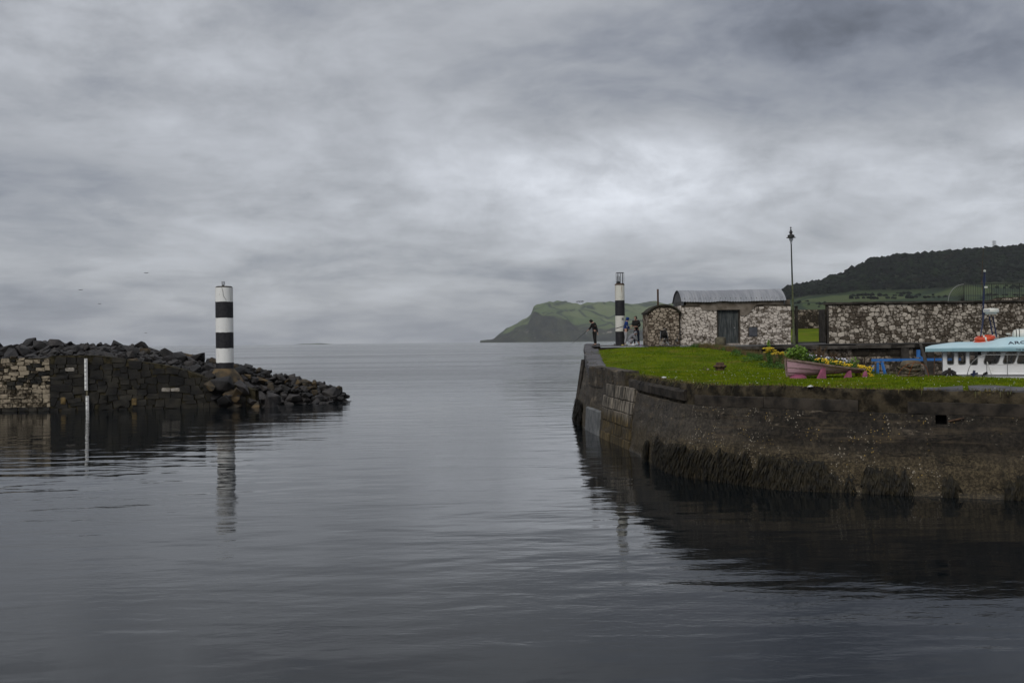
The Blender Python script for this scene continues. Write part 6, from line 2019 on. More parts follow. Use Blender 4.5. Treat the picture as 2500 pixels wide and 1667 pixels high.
# ------------------------------------------------------------------ fishing boat in the basin
def boat():
    Y0 = 42.0                                   # near side of the cabin
    YC = 43.3
    ppm = FPX / Y0
    wat = globals()['at']
    xl = wat(2302, 880, Y0).x
    TH, SX = math.radians(-22), 0.93               # the hull lies turned towards the viewer
    Cn, R0 = Vector((xl, Y0, 0)), Vector((xl + 4, YC, 0))
    RZ = Matrix.Rotation(TH, 3, 'Z'); SM = Matrix.Diagonal((SX, 1, 1))
    Lb = Cn - RZ @ (SM @ (Cn - R0)); Lb.z = 0
    def at(px, py, Y):
        """point of the unturned boat frame whose turned place shows at this pixel"""
        d = wat(px, py, 1.0) - Vector((0, 0, H))
        n = RZ @ Vector((0, 1, 0))
        lam = (Y - Y0 + n.x * Cn.x + n.y * Cn.y) / (n.x * d.x + n.y * d.y)
        P = Vector((d.x * lam, d.y * lam, 0))
        q = R0 + SM.inverted() @ (RZ.inverted() @ (P - Lb))
        return Vector((q.x, Y, H + d.z * lam))
    def turn(o):
        o.location = Lb + RZ @ (SM @ (Vector((o.location.x, o.location.y, 0)) - R0)) + Vector((0, 0, o.location.z))
        o.rotation_euler = (0, 0, TH); o.scale = (SX, 1, 1)
    t = thing('fishing_boat', 'white fishing boat with pale blue cabin roof moored behind the lawn', 'boat', (xl + 4, YC, 0))
    zd = at(2400, 914, Y0).z                    # deck edge
    ze = at(2350, 858, Y0).z                    # eaves underside
    # hull: lofted sections, bow to the right
    V, F = [], []
    n_, m_ = 22, 9
    xs0, xs1 = xl + 0.02, xl + 9.5
    for i in range(n_ + 1):
        f = i / n_
        x = xs0 + (xs1 - xs0) * f
        bw = 1.62 * (1 - max(0, (f - 0.5) / 0.5) ** 2.2) + 0.02
        sheer = zd + 0.75 * max(0, f - 0.4) ** 1.6
        for j in range(m_ + 1):
            a = -1 + 2 * j / m_
            s_ = 1 if a > 0 else -1
            q = abs(a)
            y = s_ * bw * (q ** 0.45 if q > 0 else 0)
            z = -0.6 + (sheer + 0.6) * (q ** 2.4)
            V.append((x + (0.6 * q if f > 0.9 else 0), YC + y, z))
    for i in range(n_):
        for j in range(m_): F.append((i * (m_ + 1) + j, (i + 1) * (m_ + 1) + j, (i + 1) * (m_ + 1) + j + 1, i * (m_ + 1) + j + 1))
    F.append(tuple(range(m_, -1, -1)))
    for i in range(n_): F.append((i * (m_ + 1), i * (m_ + 1) + m_, (i + 1) * (m_ + 1) + m_, (i + 1) * (m_ + 1)))
    mk('hull', V, F, MAT['boat_white'], t, smooth=True, ang=40)
    mb = MB()
    rail = []
    for i in range(n_ + 1):
        v = Vector(V[i * (m_ + 1)])
        rail.append(v + Vector((0, -0.02, 0.03)))
    MB().tube(rail, 0.05, 8).build('rubbing_strake', MAT['boat_white'], t, True)
    # cabin shell with real window openings on the near side
    xr = xl + 6.2
    yb, yf = YC + 1.25, Y0
    holes = []
    def W(px0, px1, py0, py1, slant=0.0):
        p, q = at(px0, py1, Y0), at(px1, py0, Y0)
        return (p.x, q.x, p.z, q.z, slant)
    wins = [W(2313, 2328, 857, 889), W(2340, 2357, 857, 889), W(2368, 2386, 857, 890), W(2405, 2440, 859, 889, 0.10), W(2452, 2480, 859, 888, 0.10), W(2486, 2516, 859, 888, 0.10), W(2524, 2554, 859, 888, 0.10)]
    # near wall built as strips round the openings
    zlo, zhi = zd - 0.35, ze + 0.06
    mb = MB()
    xcur = xl
    wmin, wmax = min(w[2] for w in wins), max(w[3] for w in wins)
    th = 0.05
    def pane_poly(w, grow=0.0, k_=0.28):
        x0, x1, z0, z1, sl = w
        x0 -= grow; x1 += grow; z0 -= grow; z1 += grow
        r = min(x1 - x0, z1 - z0) * k_
        pts = []
        for (cx, cz, a0) in ((x1 - r, z0 + r, -PI / 2), (x1 - r, z1 - r, 0), (x0 + r, z1 - r, PI / 2), (x0 + r, z0 + r, PI)):
            for j in range(5):
                a = a0 + PI / 2 * j / 4
                pts.append((cx + r * math.cos(a), cz + r * math.sin(a)))
        return [(x + sl * (z - (z0 + z1) / 2) / (z1 - z0) * 1.6, z) for x, z in pts]
    outl = [Vector((xl, zlo)), Vector((xr, zlo)), Vector((xr, zhi)), Vector((xl, zhi))]
    allp, edges, hl = list(outl), [(0, 1), (1, 2), (2, 3), (3, 0)], []
    for w in wins:
        k0 = len(allp); pp = pane_poly(w); hl.append(pp)
        allp += [Vector(p) for p in pp]
        edges += [(k0 + i, k0 + (i + 1) % len(pp)) for i in range(len(pp))]
    vv, ee, ff, *_ = delaunay_2d_cdt(allp, edges, [], 0, 1e-5)
    def in_poly(x, y, P_):
        c = False; j = len(P_) - 1
        for i in range(len(P_)):
            if (P_[i][1] > y) != (P_[j][1] > y) and x < (P_[j][0] - P_[i][0]) * (y - P_[i][1]) / (P_[j][1] - P_[i][1]) + P_[i][0]: c = not c
            j = i
        return c
    F2 = []
    for f in ff:
        cx = sum(vv[i][0] for i in f) / len(f); cz = sum(vv[i][1] for i in f) / len(f)
        if not any(in_poly(cx, cz, h_) for h_ in hl): F2.append(tuple(f))
    nv = len(vv)
    V2 = [(p[0], yf, p[1]) for p in vv] + [(p[0], yf + th, p[1]) for p in vv]
    F3 = [tuple(f) for f in F2] + [tuple(nv + i for i in reversed(f)) for f in F2]
    mk('cabin_side', V2, F3, MAT['boat_white'], t)
    for w in wins:
        pp = pane_poly(w, 0.022)
        inn = pane_poly(w, -0.004)
        n2 = len(pp)
        V3 = [(x, yf - 0.015, z) for x, z in pp] + [(x, yf - 0.015, z) for x, z in inn] + [(x, yf + th, z) for x, z in inn] + [(x, yf + 0.001, z) for x, z in pp]
        F4 = []
        for j in range(n2):
            k2 = (j + 1) % n2
            F4 += [(j, k2, n2 + k2, n2 + j), (n2 + j, n2 + k2, 2 * n2 + k2, 2 * n2 + j), (3 * n2 + j, 3 * n2 + k2, k2, j)]
        fr = mk('window', V3, F4, MAT['steel_rail'], t)
        MB().prism([(x, yf + 0.02, z) for x, z in pane_poly(w, 0.001)], (0, 0, 0), (0, 0.008, 0)).build('pane', MAT['tint_glass'], fr)
    mk('cabin_far_side', [(a_, yb + (b_ - yf), c_) for a_, b_, c_ in V2], F3, MAT['boat_white'], t)
    MB().box((xl + th / 2, (yf + yb) / 2, (zlo + zhi) / 2), (th, yb - yf - 0.06, zhi - zlo)).build('cabin_aft_bulkhead', MAT['boat_white'], t)
    MB().box((xr - th / 2, (yf + yb) / 2, (zlo + zhi) / 2), (th, yb - yf - 0.06, zhi - zlo)).build('cabin_front', MAT['boat_white'], t)
    MB().box(((xl + xr) / 2, (yf + yb) / 2, zlo + 0.05), (xr - xl - .12, yb - yf - .08, 0.05)).build('cabin_sole', MAT['timber'], t)
    # roof: flat aft, rising forward over the wheelhouse
    def rz(x): return ze + 0.13 + 0.42 * smooth01((x - at(2270, 0, Y0).x) / 3.3) * 0 
    xa = at(2259, 853, Y0 - 0.25).x
    xb = xr + 0.3
    topl = [(2259, 851), (2275, 846), (2330, 838.5), (2400, 837), (2440, 830), (2470, 825), (2500, 824), (2560, 824)]
    rtab = [(at(a_, b_, Y0 + 0.3).x, at(a_, b_, Y0 + 0.3).z) for a_, b_ in topl]
    V, F = [], []
    n2 = 26
    ya, yz = Y0 - 0.28, YC + 1.5
    for i in range(n2 + 1):
        x = xa + (xb - xa) * i / n2
        zt_ = lerp_table(rtab, x) + 0.02
        zb_ = ze
        zedge = ze + 0.14 + (zt_ - ze - 0.14) * 0.10
        V += [(x, ya, zb_), (x, ya - 0.01, zedge), (x, ya + 0.75, zt_), (x, YC + 0.3, zt_ + 0.03), (x, yz, zedge), (x, yz, zb_)]
    for i in range(n2):
        for j in range(5): F.append((i * 6 + j, (i + 1) * 6 + j, (i + 1) * 6 + j + 1, i * 6 + j + 1))
        F.append((i * 6 + 5, (i + 1) * 6 + 5, (i + 1) * 6, i * 6))
    F += [(0, 1, 2, 3, 4, 5), tuple(n2 * 6 + j for j in (5, 4, 3, 2, 1, 0))]
    roof = mk('cabin_roof', V, F, MAT['boat_roof'], t, smooth=True, ang=25)
    MB().box(((xa + xb) / 2 + 0.004, ya - 0.018, ze + 0.065), (xb - xa - 0.02, 0.03, 0.115)).build('roof_edge', MAT['boat_trim'], roof)
    h0, h1 = at(2331, 836, 43.4), at(2410, 836, 43.4)
    MB().box(((h0.x + h1.x) / 2, 43.4, h0.z - 0.06), (h1.x - h0.x, 1.2, 0.14)).build('roof_hatch', MAT['boat_roof'], roof)
    # lettering
    p = at(2461, 842, Y0 - 0.05)
    slope = math.atan2(0.75, 0)  # placeholder angle for the sloping roof side
    sx = lambda px: 1250 + FPX * px
    zt_ = at(2480, lerp_table(topl, 2480), Y0 + 0.3).z
    zed = ze + 0.14 + (zt_ - ze - 0.14) * 0.10
    tilt = math.atan2(zt_ - zed, 0.76)
    RM = Matrix.Rotation(tilt, 3, 'X')
    k_ = 0.24
    text_mesh('name_lettering', 'ARCTIC', 0.36, MAT['ink'], roof, (at(2461, 842, Y0).x, ya + 0.75 * k_, zed + (zt_ - zed) * k_ + 0.012), Matrix.Rotation(-0.055, 3, 'Y') @ RM)
    text_mesh('port_lettering', 'THE SE', 0.105, MAT['ink'], roof, (at(2479, 853, Y0).x, ya - 0.037, ze + 0.03), UPRIGHT)
    # guard rail, stanchions, hoses
    yr = Y0 - 0.45
    z2 = at(2450, 866, yr).z
    z1 = at(2450, 889, yr).z
    xs_ = at(2372, 0, yr).x
    pts = [at(2360, 918, yr), at(2366, 898, yr), at(2374, 884, yr), at(2387, 873, yr), at(2405, 866.5, yr), at(2428, 866, yr)]
    pts = [Vector((p.x, yr, p.z)) for p in pts] + [Vector((xr + 0.4, yr, z2))]
    g_ = MB().tube(catmull(pts, 0.1), 0.016, 6).build('guard_rail', MAT['steel_rail'], t, True)
    MB().tube([(at(2410, 0, yr).x, yr, z1 + 0.02), (at(2430, 0, yr).x, yr, z1 - 0.03), (at(2455, 0, yr).x, yr, z1), (xr + 0.4, yr, z1 + 0.01)], 0.011, 5).build('guard_wire', MAT['steel_rail'], g_, True)
    for px in (2409, 2459, 2508, 2556):
        a = at(px, 864 if px > 2420 else 884, yr)
        MB().tube([(a.x, yr, zd - 0.05), (a.x, yr, a.z)], 0.015, 6).build('stanchion', MAT['steel_rail'], t, True)
    p0, p1, p2 = at(2410, 883, yr), at(2414, 897, yr), at(2420, 911, yr)
    MB().tube([p0, p1, p2], 0.02, 6).build('bent_tube', MAT['white_plastic'], t, True)
    p0, p1, p2 = at(2396, 921, yr), at(2402, 912, yr), at(2411, 909, yr)
    MB().tube([p0, p1, p2], [0.02, 0.03, 0.05], 6).build('fairlead', MAT['rubber'], t, True)
    c_ = at(2377, 913, yr)
    MB().box((c_.x, yr, c_.z), (0.10, 0.08, 0.30), R=Matrix.Rotation(0.2, 3, 'Y')).build('cleat_post', MAT['navy_paint'], t)
    MB().bar((c_.x - 0.12, yr, c_.z + 0.0), (c_.x + 0.17, yr, c_.z + 0.04), 0.05, 0.05).build('cleat_bar', MAT['navy_paint'], t)
    c_ = at(2391, 862, Y0 - 0.07)
    MB().box((c_.x, Y0 - 0.07, c_.z), (0.13, 0.10, 0.15)).build('speaker', MAT['rubber'], t)
    # tyre fender half over the rail at the stern
    c_ = at(2318, 926, Y0 - 0.32)
    pts = [(c_.x + 0.30 * math.cos(a), Y0 - 0.32, c_.z + 0.30 * math.sin(a)) for a in [2 * PI * j / 20 for j in range(20)]]
    fd = thing('tyre_fender', 'old black tyre hung as a fender at the cabin corner of the boat', 'tyre', (c_.x, Y0 - 0.32, c_.z - 0.4))
    MB().tube(pts, 0.11, 10, closed=True).build('tyre', MAT['rubber'], fd, True)
    MB().box((c_.x + 0.0, Y0 - 0.45, c_.z + 0.30), (0.12, 0.10, 0.34)).build('lashing_block', MAT['timber'], fd)
    # mast tripod, radar, lights
    Ym = 43.2
    r0 = at(2420, 789, Ym)
    mast = MB().tube([at(2399, 792, Ym + .5), at(2404, 664, Ym + .5)], [0.04, 0.036], 10).build('mast', MAT['navy_paint'], t, True)
    top = at(2404, 664, Ym + .5)
    MB().ball(top + Vector((0, 0, 0.04)), 0.055, 10).build('masthead_light', MAT['white_plastic'], mast, True)
    MB().tube([at(2403, 690, Ym + .5), at(2403, 676, Ym + .5)], 0.06, 10).build('mast_fitting', MAT['navy_paint'], mast, True)
    c_ = at(2407, 701, Ym + .45); MB().box(c_, (0.13, 0.10, 0.07)).build('mast_lamp', MAT['white_plastic'], mast)
    MB().tube([at(2398, 708, Ym + .5), at(2397, 680, Ym + .5), at(2401, 605, Ym + .5)], [0.016, 0.012, 0.008], 6).build('whip_aerial', MAT['rust'], mast, True)
    for (xa_, ya_, xb_, yb_) in ((2404, 760, 2394, 818), (2415, 772, 2424, 820), (2424, 772, 2433, 820)):
        MB().tube([at(xa_, ya_, Ym + .3), at(xb_, yb_ + 3, Ym + .3 - (0.6 if xa_ == 2404 else 0))], 0.03, 8).build('tripod_leg', MAT['navy_paint'], t, True)
    rw = 18.5 / FPX * Ym
    zr = at(2420, 764, Ym).z
    rd = MB().lathe((r0.x, Ym, zr), [(rw * 0.72, -0.06), (rw * 0.74, 0.0), (rw, 0.03), (rw * 1.01, 0.05), (rw * 0.98, 0.15), (rw * 0.9, 0.185), (rw * 0.4, 0.195)], 28).build('radar_dome', MAT['white_plastic'], t, True)
    text_mesh('radar_lettering', 'ICOM', 0.10, MAT['blue_ink'], rd, (r0.x - rw * 0.93, Ym - rw * 0.86, zr + 0.065), Matrix.Rotation(-0.50, 3, 'Z') @ UPRIGHT)
    # white canister of the life raft, with dark bands
    c0 = at(2471, 820, 43.0); 
    lr = thing('life_raft_canister', 'white life raft canister with dark bands on the cabin roof', 'life raft', (c0.x + 0.6, 43.0, c0.z - 0.05))
    zc = at(2490, 824, 43.0).z + 0.12
    Rm = Matrix.Rotation(PI / 2, 3, 'Y')
    MB().lathe((c0.x, 43.0, zc), [(0.05, 0), (0.18, 0.06), (0.23, 0.2), (0.23, 1.1), (0.18, 1.24), (0.05, 1.3)], 18, tilt=Rm).build('canister', MAT['white_plastic'], lr, True)
    for q in (0.14, 0.26, 0.48, 0.60, 0.82, 0.94): MB().lathe((c0.x + q, 43.0, zc), [(0.236 if q > .18 else 0.218, 0), (0.236 if q > .18 else 0.222, 0.03)], 18, tilt=Rm).build('strap', MAT['rubber'], lr, True)
    p = at(2462, 815, 43.8); MB().box(p, (0.16, 0.1, 0.05)).build('deck_light', MAT['white_plastic'], t)
    MB().tube([p, p + Vector((0.05, 0, -0.3))], 0.012, 5).build('light_stalk', MAT['steel_rail'], t)
    for o_ in (t, fd, lr): turn(o_)
    return at, turn
MAT['tint_glass'] = M('tinted_cabin_glass', lambda b: {'Base Color': (0.03, 0.03, 0.028), 'Alpha': 0.35}, 0.04, 0.5)
boat_at, boat_turn = boat()
def lifebuoys():
    at = boat_at
    for k_, (px, py, rr, tl, label) in enumerate(((2402, 834.5, 0.36, 0.10, 'lower orange lifebuoy lying on the boat cabin roof'), (2404, 825.5, 0.35, 0.20, 'upper orange lifebuoy resting tilted on the other one'))):
        c_ = at(px, py, 42.9)
        t = thing('lifebuoy', label, 'lifebuoy', c_ - Vector((0, 0, 0.06)), 'orange lifebuoys on the boat roof')
        Rm = Matrix.Rotation(-tl * 0.5, 3, 'Y') @ Matrix.Rotation(0.12, 3, 'X')
        pts = [c_ + Rm @ Vector((rr * math.cos(a), rr * math.sin(a), 0)) for a in [2 * PI * j / 32 for j in range(32)]]
        MB().tube(pts, 0.085, 10, closed=True).build('ring', MAT['orange'], t, True)
        for q in range(4):
            a = q * PI / 2 - PI / 2 + 0.25 - 0.2 * k_
            P_ = [c_ + Rm @ Vector((rr * math.cos(a + d), rr * math.sin(a + d), 0)) for d in (-0.09, 0.09)]
            MB().tube(P_, 0.089, 10).build('white_band', MAT['white_plastic'], t, True)
        boat_turn(t)
lifebuoys()

# ------------------------------------------------------------------ lawn furniture
def capstan():
    Y = 44.0
    c_ = at(1758, 900, Y)
    for _ in range(8):
        z = lawn_z(at(1758, 903, Y).x, Y)
        yy = 833.5 - ROLL * (1758 - 1250) + (H - z) * FPX / Y
        Y += (yy - 904) * 0.12
    X = at(1758, 903, Y).x
    z = lawn_z(X, Y) + 0.05
    t = thing('capstan_head', 'rusty old capstan head set in the turf', 'capstan', (X, Y, z))
    MB().lathe((X, Y, z), [(0.20, -0.08), (0.20, 0.05), (0.27, 0.09), (0.28, 0.14), (0.26, 0.17), (0.18, 0.19), (0.17, 0.27), (0.15, 0.295), (0.10, 0.30), (0.09, 0.27)], 22).build('drum', MAT['rust'], t, True, ang=40)
    for k_ in range(8):
        a = k_ * PI / 4
        MB().box((X + 0.262 * math.cos(a), Y + 0.262 * math.sin(a), z + 0.105), (0.03, 0.05, 0.03), rz=a).build('bar_socket', MAT['hole_dark'], t)  # solid near-black boxes: the dark of the sockets painted on
    q = at(1722, 903, Y); zq = lawn_z(q.x, Y)
    t = thing('iron_ring', 'small iron mooring ring standing in the lawn beside the capstan', 'ring', (q.x, Y, zq))
    MB().tube([(q.x + 0.075 * math.cos(a), Y + 0.02 * math.sin(a), zq + 0.075 + 0.075 * math.sin(a)) for a in [2 * PI * j / 16 for j in range(16)]], 0.013, 6, closed=True).build('ring', MAT['rust'], t, True)
    MB().box((q.x + 0.11, Y, zq + 0.035), (0.09, 0.09, 0.10)).build('anchor_block', MAT['step'], t)
    litter('pale_stone', 'small pale stone on the turf left of the mooring ring', 'stone', 1710, 904, Y, (0.05, 0.04, 0.03), 'step', z=lawn_z(at(1710, 904, Y).x, Y))
capstan()

def leaf_cluster(mb, c, r, n, size, rng, sq=1.0, droop=0.3):
    for _ in range(n):
        d = Vector((rng.gauss(0, 1), rng.gauss(0, 1), rng.gauss(0, 1)))
        d.normalize()
        p = Vector(c) + Vector((d.x * r, d.y * r, d.z * r * sq)) * rng.random() ** 0.4
        u = Vector((rng.gauss(0, 1), rng.gauss(0, 1), rng.gauss(0, .6))).normalized()
        v = u.cross(Vector((rng.gauss(0, 1), rng.gauss(0, 1), rng.gauss(0, 1)))).normalized()
        s_ = size * rng.uniform(0.6, 1.3)
        mb.add([p - u * s_, p + v * s_ * 0.55, p + u * s_, p - v * s_ * 0.55], [(0, 1, 2, 3)])
def planter():
    Y = 35.0
    stern, bow = at(1923, 918, 34.5), at(2090, 905, 35.9)
    A = Vector((stern.x, 34.5, 0)); B_ = Vector((bow.x, 35.9, 0))
    ax = (B_ - A).normalized(); L = (B_ - A).length
    side = Vector((ax.y, -ax.x, 0))           # towards the viewer
    zg = lambda p: lawn_z(p.x, p.y)
    base = A.lerp(B_, 0.5)
    t = thing('flower_boat', 'old mauve rowing boat used as a flower planter on the lawn', 'boat', (base.x, base.y, zg(base)))
    z_top0 = at(1927, 879, 34.5).z; z_top1 = at(2088, 902, 35.9).z
    n_, m_ = 18, 8
    V, F = [], []
    edge = []
    for i in range(n_ + 1):
        f = i / n_
        bw = 0.62 * min(1.0, (f / 0.42 + 0.0) ** 0.55 if f > 0 else 0.0) * (1 - 0.42 * max(0, (f - 0.55) / 0.45) ** 1.6) + 0.03
        zt = z_top0 + (z_top1 - z_top0) * f - 0.05 * math.sin(PI * f)
        gnd = zg(A.lerp(B_, f))
        zb = gnd + 0.08 + 0.10 * f ** 2
        for j in range(m_ + 1):
            a = -1 + 2 * j / m_
            s_ = 1 if a > 0 else -1
            q = abs(a)
            y = s_ * bw * q ** 0.5
            z = zb + (zt - zb) * q ** 2.0
            p = A + ax * (L * f - 0.05 * q * max(0, 1 - f * 6)) + side * y
            V.append((p.x, p.y, z))
        edge.append((V[-1], V[-1 - m_]))
    for i in range(n_):
        for j in range(m_): F.append((i * (m_ + 1) + j, i * (m_ + 1) + j + 1, (i + 1) * (m_ + 1) + j + 1, (i + 1) * (m_ + 1) + j))
    F.append(tuple(n_ * (m_ + 1) + j for j in range(m_, -1, -1)))
    mk('hull', V, F, MAT['pink_hull'], t, smooth=True, ang=50)
    # plank seams and strakes on the near side
    for q in (0.80, 0.62, 0.42):
        pts = []
        for i in range(n_ + 1):
            a, b_ = Vector(V[i * (m_ + 1) + m_]), Vector(V[i * (m_ + 1) + m_ // 2])
            f = i / n_
            j = m_ // 2 + int(round(q * m_ / 2))
            p = Vector(V[i * (m_ + 1) + j]); pts.append(p + side * 0.012)
        MB().tube(pts, 0.010, 4).build('plank_edge', MAT['old_wood'], t, True)
    for k_ in (0, 1):
        pts = [Vector(e[k_]) + side * (0.02 if k_ == 0 else -0.02) + Vector((0, 0, 0.015)) for e in edge]
        V4, F4 = [], []
        for i, p in enumerate(pts):
            for (o_, dz) in ((-0.045, -0.03), (0.035, -0.03), (0.035, 0.025), (-0.045, 0.025)): V4.append(p + side * o_ + Vector((0, 0, dz)))
        for i in range(len(pts) - 1):
            for j in range(4): F4.append((i * 4 + j, (i + 1) * 4 + j, (i + 1) * 4 + (j + 1) % 4, i * 4 + (j + 1) % 4))
        F4 += [(0, 1, 2, 3), tuple(len(pts) * 4 - 1 - j for j in range(4))]
        mk('gunwale', V4, F4, MAT['old_wood'], t)
    s0, s1 = Vector(V[m_]).lerp(Vector(V[0]), 0.5), Vector(V[m_ // 2])
    MB().tube([s1 - ax * 0.02, s1.lerp(s0, 0.35) - ax * 0.05, s1.lerp(s0, 0.7) - ax * 0.05, s0 - ax * 0.04 + Vector((0, 0, 0.05))], 0.035, 6).build('stem_post', MAT['old_wood'], t, True)
    # supports
    def prop(f, w0, w1, hfrac):
        c_ = A + ax * (L * f)
        i = int(round(f * n_))
        near = Vector(V[i * (m_ + 1) + m_])
        g0 = zg(c_ + side * 0.64)
        ztop = g0 + (near.z - g0) * hfrac
        yo = 0.64
        pts = [c_ + side * yo - ax * w0, c_ + side * yo + ax * w0 * 0.55, c_ + side * (yo - 0.06) + ax * w0 * 0.65, c_ + side * (yo - 0.06) + ax * (w0 * 0.65 - w1)]
        P_ = [Vector((pts[0].x, pts[0].y, g0 - 0.03)), Vector((pts[1].x, pts[1].y, g0 - 0.03)), Vector((pts[2].x, pts[2].y, ztop)), Vector((pts[3].x, pts[3].y, ztop - 0.03))]
        MB().prism(P_, side * -0.04, side * 0.08).build('prop', MAT['pink_prop'], t)
    prop(0.30, 0.26, 0.13, 0.74); prop(0.68, 0.22, 0.10, 0.8); prop(0.93, 0.14, 0.07, 0.8)
    c_ = A + ax * 0.34 + side * 0.12; g0 = zg(c_)
    MB().lathe((c_.x, c_.y, g0 - 0.05), [(0.24, 0), (0.30, 0.06), (0.28, 0.13), (0.15, 0.19)], 12).build('keel_block', MAT['pink_prop'], t, True)
    c1, c2 = A + ax * (L * 0.52) + side * 0.45, A + ax * (L * 0.99) + side * 0.25
    MB().bar(Vector((c1.x, c1.y, zg(c1) + 0.20)), Vector((c2.x, c2.y, zg(c2) + 0.17)), 0.10, 0.05).build('side_rail', MAT['pink_prop'], t)
    c1, c2 = A + ax * (L * 0.47) + side * 0.52, A + ax * (L * 0.60) + side * 0.6
    # soil
    V5, F5 = [], []
    for i in range(1, n_):
        a, b_ = Vector(edge[i][0]), Vector(edge[i][1])
        V5 += [a - side * 0.05 - Vector((0, 0, 0.06)), (a + b_) / 2 + Vector((0, 0, 0.06)), b_ + side * 0.05 - Vector((0, 0, 0.06))]
    for i in range(n_ - 2):
        for j in range(2): F5.append((i * 3 + j, (i + 1) * 3 + j, (i + 1) * 3 + j + 1, i * 3 + j + 1))
    mk('soil', V5, F5, MAT['soil'], t)
    # planting: each clump a plant of its own
    rng = random.Random(14)
    def rimz(f): 
        i = min(n_, max(0, int(round(f * n_)))); return (edge[i][0][2] + edge[i][1][2]) / 2
    def pl(f, o_, dz=0.0): 
        p = A + ax * (L * f) + side * o_
        return Vector((p.x, p.y, rimz(f) + dz))
    def plant(name, label, cat, base, grp=None):
        return thing(name, label, cat, base, grp)
    # leafy shrub at the stern
    p = pl(0.10, 0.1, 0.12)
    s_ = plant('leafy_shrub', 'bright green leafy shrub at the tall left end of the flower boat', 'plant', p - Vector((0, 0, 0.1)))
    mb = MB()
    for q in range(7): leaf_cluster(mb, p + Vector((rng.uniform(-.28, .34), rng.uniform(-.25, .25), rng.uniform(-.10, .34))), 0.19, 60, 0.06, rng)
    tag(mb.build('foliage', MAT['leaf_bright'], s_), kind='stuff')
    p = pl(0.93, 0.05, 0.14)
    s_ = plant('leafy_shrub', 'small green leafy shrub at the low right end of the flower boat', 'plant', p - Vector((0, 0, 0.1)))
    mb = MB()
    for q in range(4): leaf_cluster(mb, p + Vector((rng.uniform(-.2, .2), rng.uniform(-.2, .2), rng.uniform(-.08, .2))), 0.15, 60, 0.04, rng)
    tag(mb.build('foliage', MAT['leaf_bright'], s_), kind='stuff')
    # green underplanting with yellow flowers on the near side
    def bedding(name, label, f0, f1, o0, o1, petal, npet, dz0, psize, cat='flowers'):
        cc = pl((f0 + f1) / 2, (o0 + o1) / 2)
        s_ = plant(name, label, cat, cc)
        mb = MB(); mf = MB()
        for _ in range(26):
            f = rng.uniform(f0, f1); o_ = rng.uniform(o0, o1)
            leaf_cluster(mb, pl(f, o_, dz0 - 0.05), 0.15, 44, 0.035, rng, 0.8)
        for _ in range(npet):
            f = rng.uniform(f0, f1); o_ = rng.uniform(o0, o1)
            p = pl(f, o_, dz0 + rng.uniform(-0.06, 0.10))
            if mnoise.noise(p * 4) < -0.25: continue
            nrm = Vector((rng.gauss(0, .5), rng.gauss(0, .5) - 0.6, 1)).normalized()
            u = nrm.orthogonal().normalized(); v = nrm.cross(u)
            r = psize * rng.uniform(.7, 1.3)
            k_ = [p + (u * math.cos(a) + v * math.sin(a)) * r for a in [j * 2 * PI / 5 for j in range(5)]] + [p + nrm * r * 0.4]
            mf.add(k_, [(j, (j + 1) % 5, 5) for j in range(5)])
        tag(mb.build('foliage', MAT['leaf_mid'], s_), kind='stuff')
        tag(mf.build('blossoms', MAT[petal], s_), kind='stuff')
    bedding('yellow_bedding', 'yellow flowers spilling over the near middle of the flower boat', 0.34, 0.68, 0.12, 0.50, 'petal_yellow', 260, 0.13, 0.030)
    bedding('yellow_bedding', 'dense yellow flowers tumbling over the low right end of the flower boat', 0.70, 1.04, 0.0, 0.34, 'petal_yellow', 380, 0.07, 0.032)
    bedding('pale_bedding', 'band of small pale mauve-white flowers along the middle of the flower boat', 0.16, 0.92, -0.30, 0.05, 'petal_white', 360, 0.27, 0.024)
    mb = MB(); mf = MB()
    e = pl(1.05, 0.05, -0.22)
    s_ = plant('yellow_bedding', 'trailing yellow flowers reaching the grass beyond the right end of the flower boat', 'flowers', e - Vector((0, 0, 0.1)))
    for _ in range(14): leaf_cluster(mb, e + Vector((rng.uniform(-.15, .35), rng.uniform(-.1, .1), rng.uniform(-.12, .28))), 0.1, 26, 0.03, rng)
    for _ in range(150):
        p = e + Vector((rng.uniform(-.2, .42), rng.uniform(-.2, .05), rng.uniform(-.14, .32)))
        r = rng.uniform(.016, .03)
        mf.add([p + Vector((r * math.cos(a), -0.01, r * math.sin(a))) for a in [j * 2 * PI / 5 for j in range(5)]] + [p + Vector((0, -0.025, 0))], [(j, (j + 1) % 5, 5) for j in range(5)])
    tag(mb.build('foliage', MAT['leaf_mid'], s_), kind='stuff'); tag(mf.build('blossoms', MAT['petal_yellow'], s_), kind='stuff')
    # upright sword-leaved plants
    def sword(label, f, n2, h_, matl, o_=-0.1, spread=0.30):
        b0 = pl(f, o_, -0.02)
        s_ = plant('sword_leaved_plant', label, 'plant', b0)
        for _ in range(n2):
            a = rng.uniform(0, 2 * PI); sp = rng.uniform(0.05, spread)
            d = Vector((math.cos(a) * sp, math.sin(a) * sp * 0.6, h_ * rng.uniform(0.6, 1.0)))
            w = Vector((-math.sin(a), math.cos(a), 0)) * 0.018
            w2 = Vector((1, 0, 0)) * 0.026
            mid = b0 + d * 0.55 + Vector((0, 0, 0.04))
            tip = b0 + d + Vector((d.x * 0.25, d.y * 0.25, -0.02))
            mk('leaf', [b0 - w2, b0 + w2, mid + w2 * 1.1, tip, mid - w2 * 1.1], [(0, 1, 2, 4), (4, 2, 3)], matl, s_)
    sword('tall bronze sword-leaved plant rising from the middle of the flower boat', 0.50, 24, 0.80, MAT['leaf_bronze'])
    sword('second bronze sword-leaved plant nearer the right end of the flower boat', 0.69, 16, 0.66, MAT['leaf_bronze'])
    sword('yellow-green broad leaves standing behind the leafy shrub in the flower boat', 0.27, 14, 0.50, MAT['leaf_bright'], -0.15, 0.35)
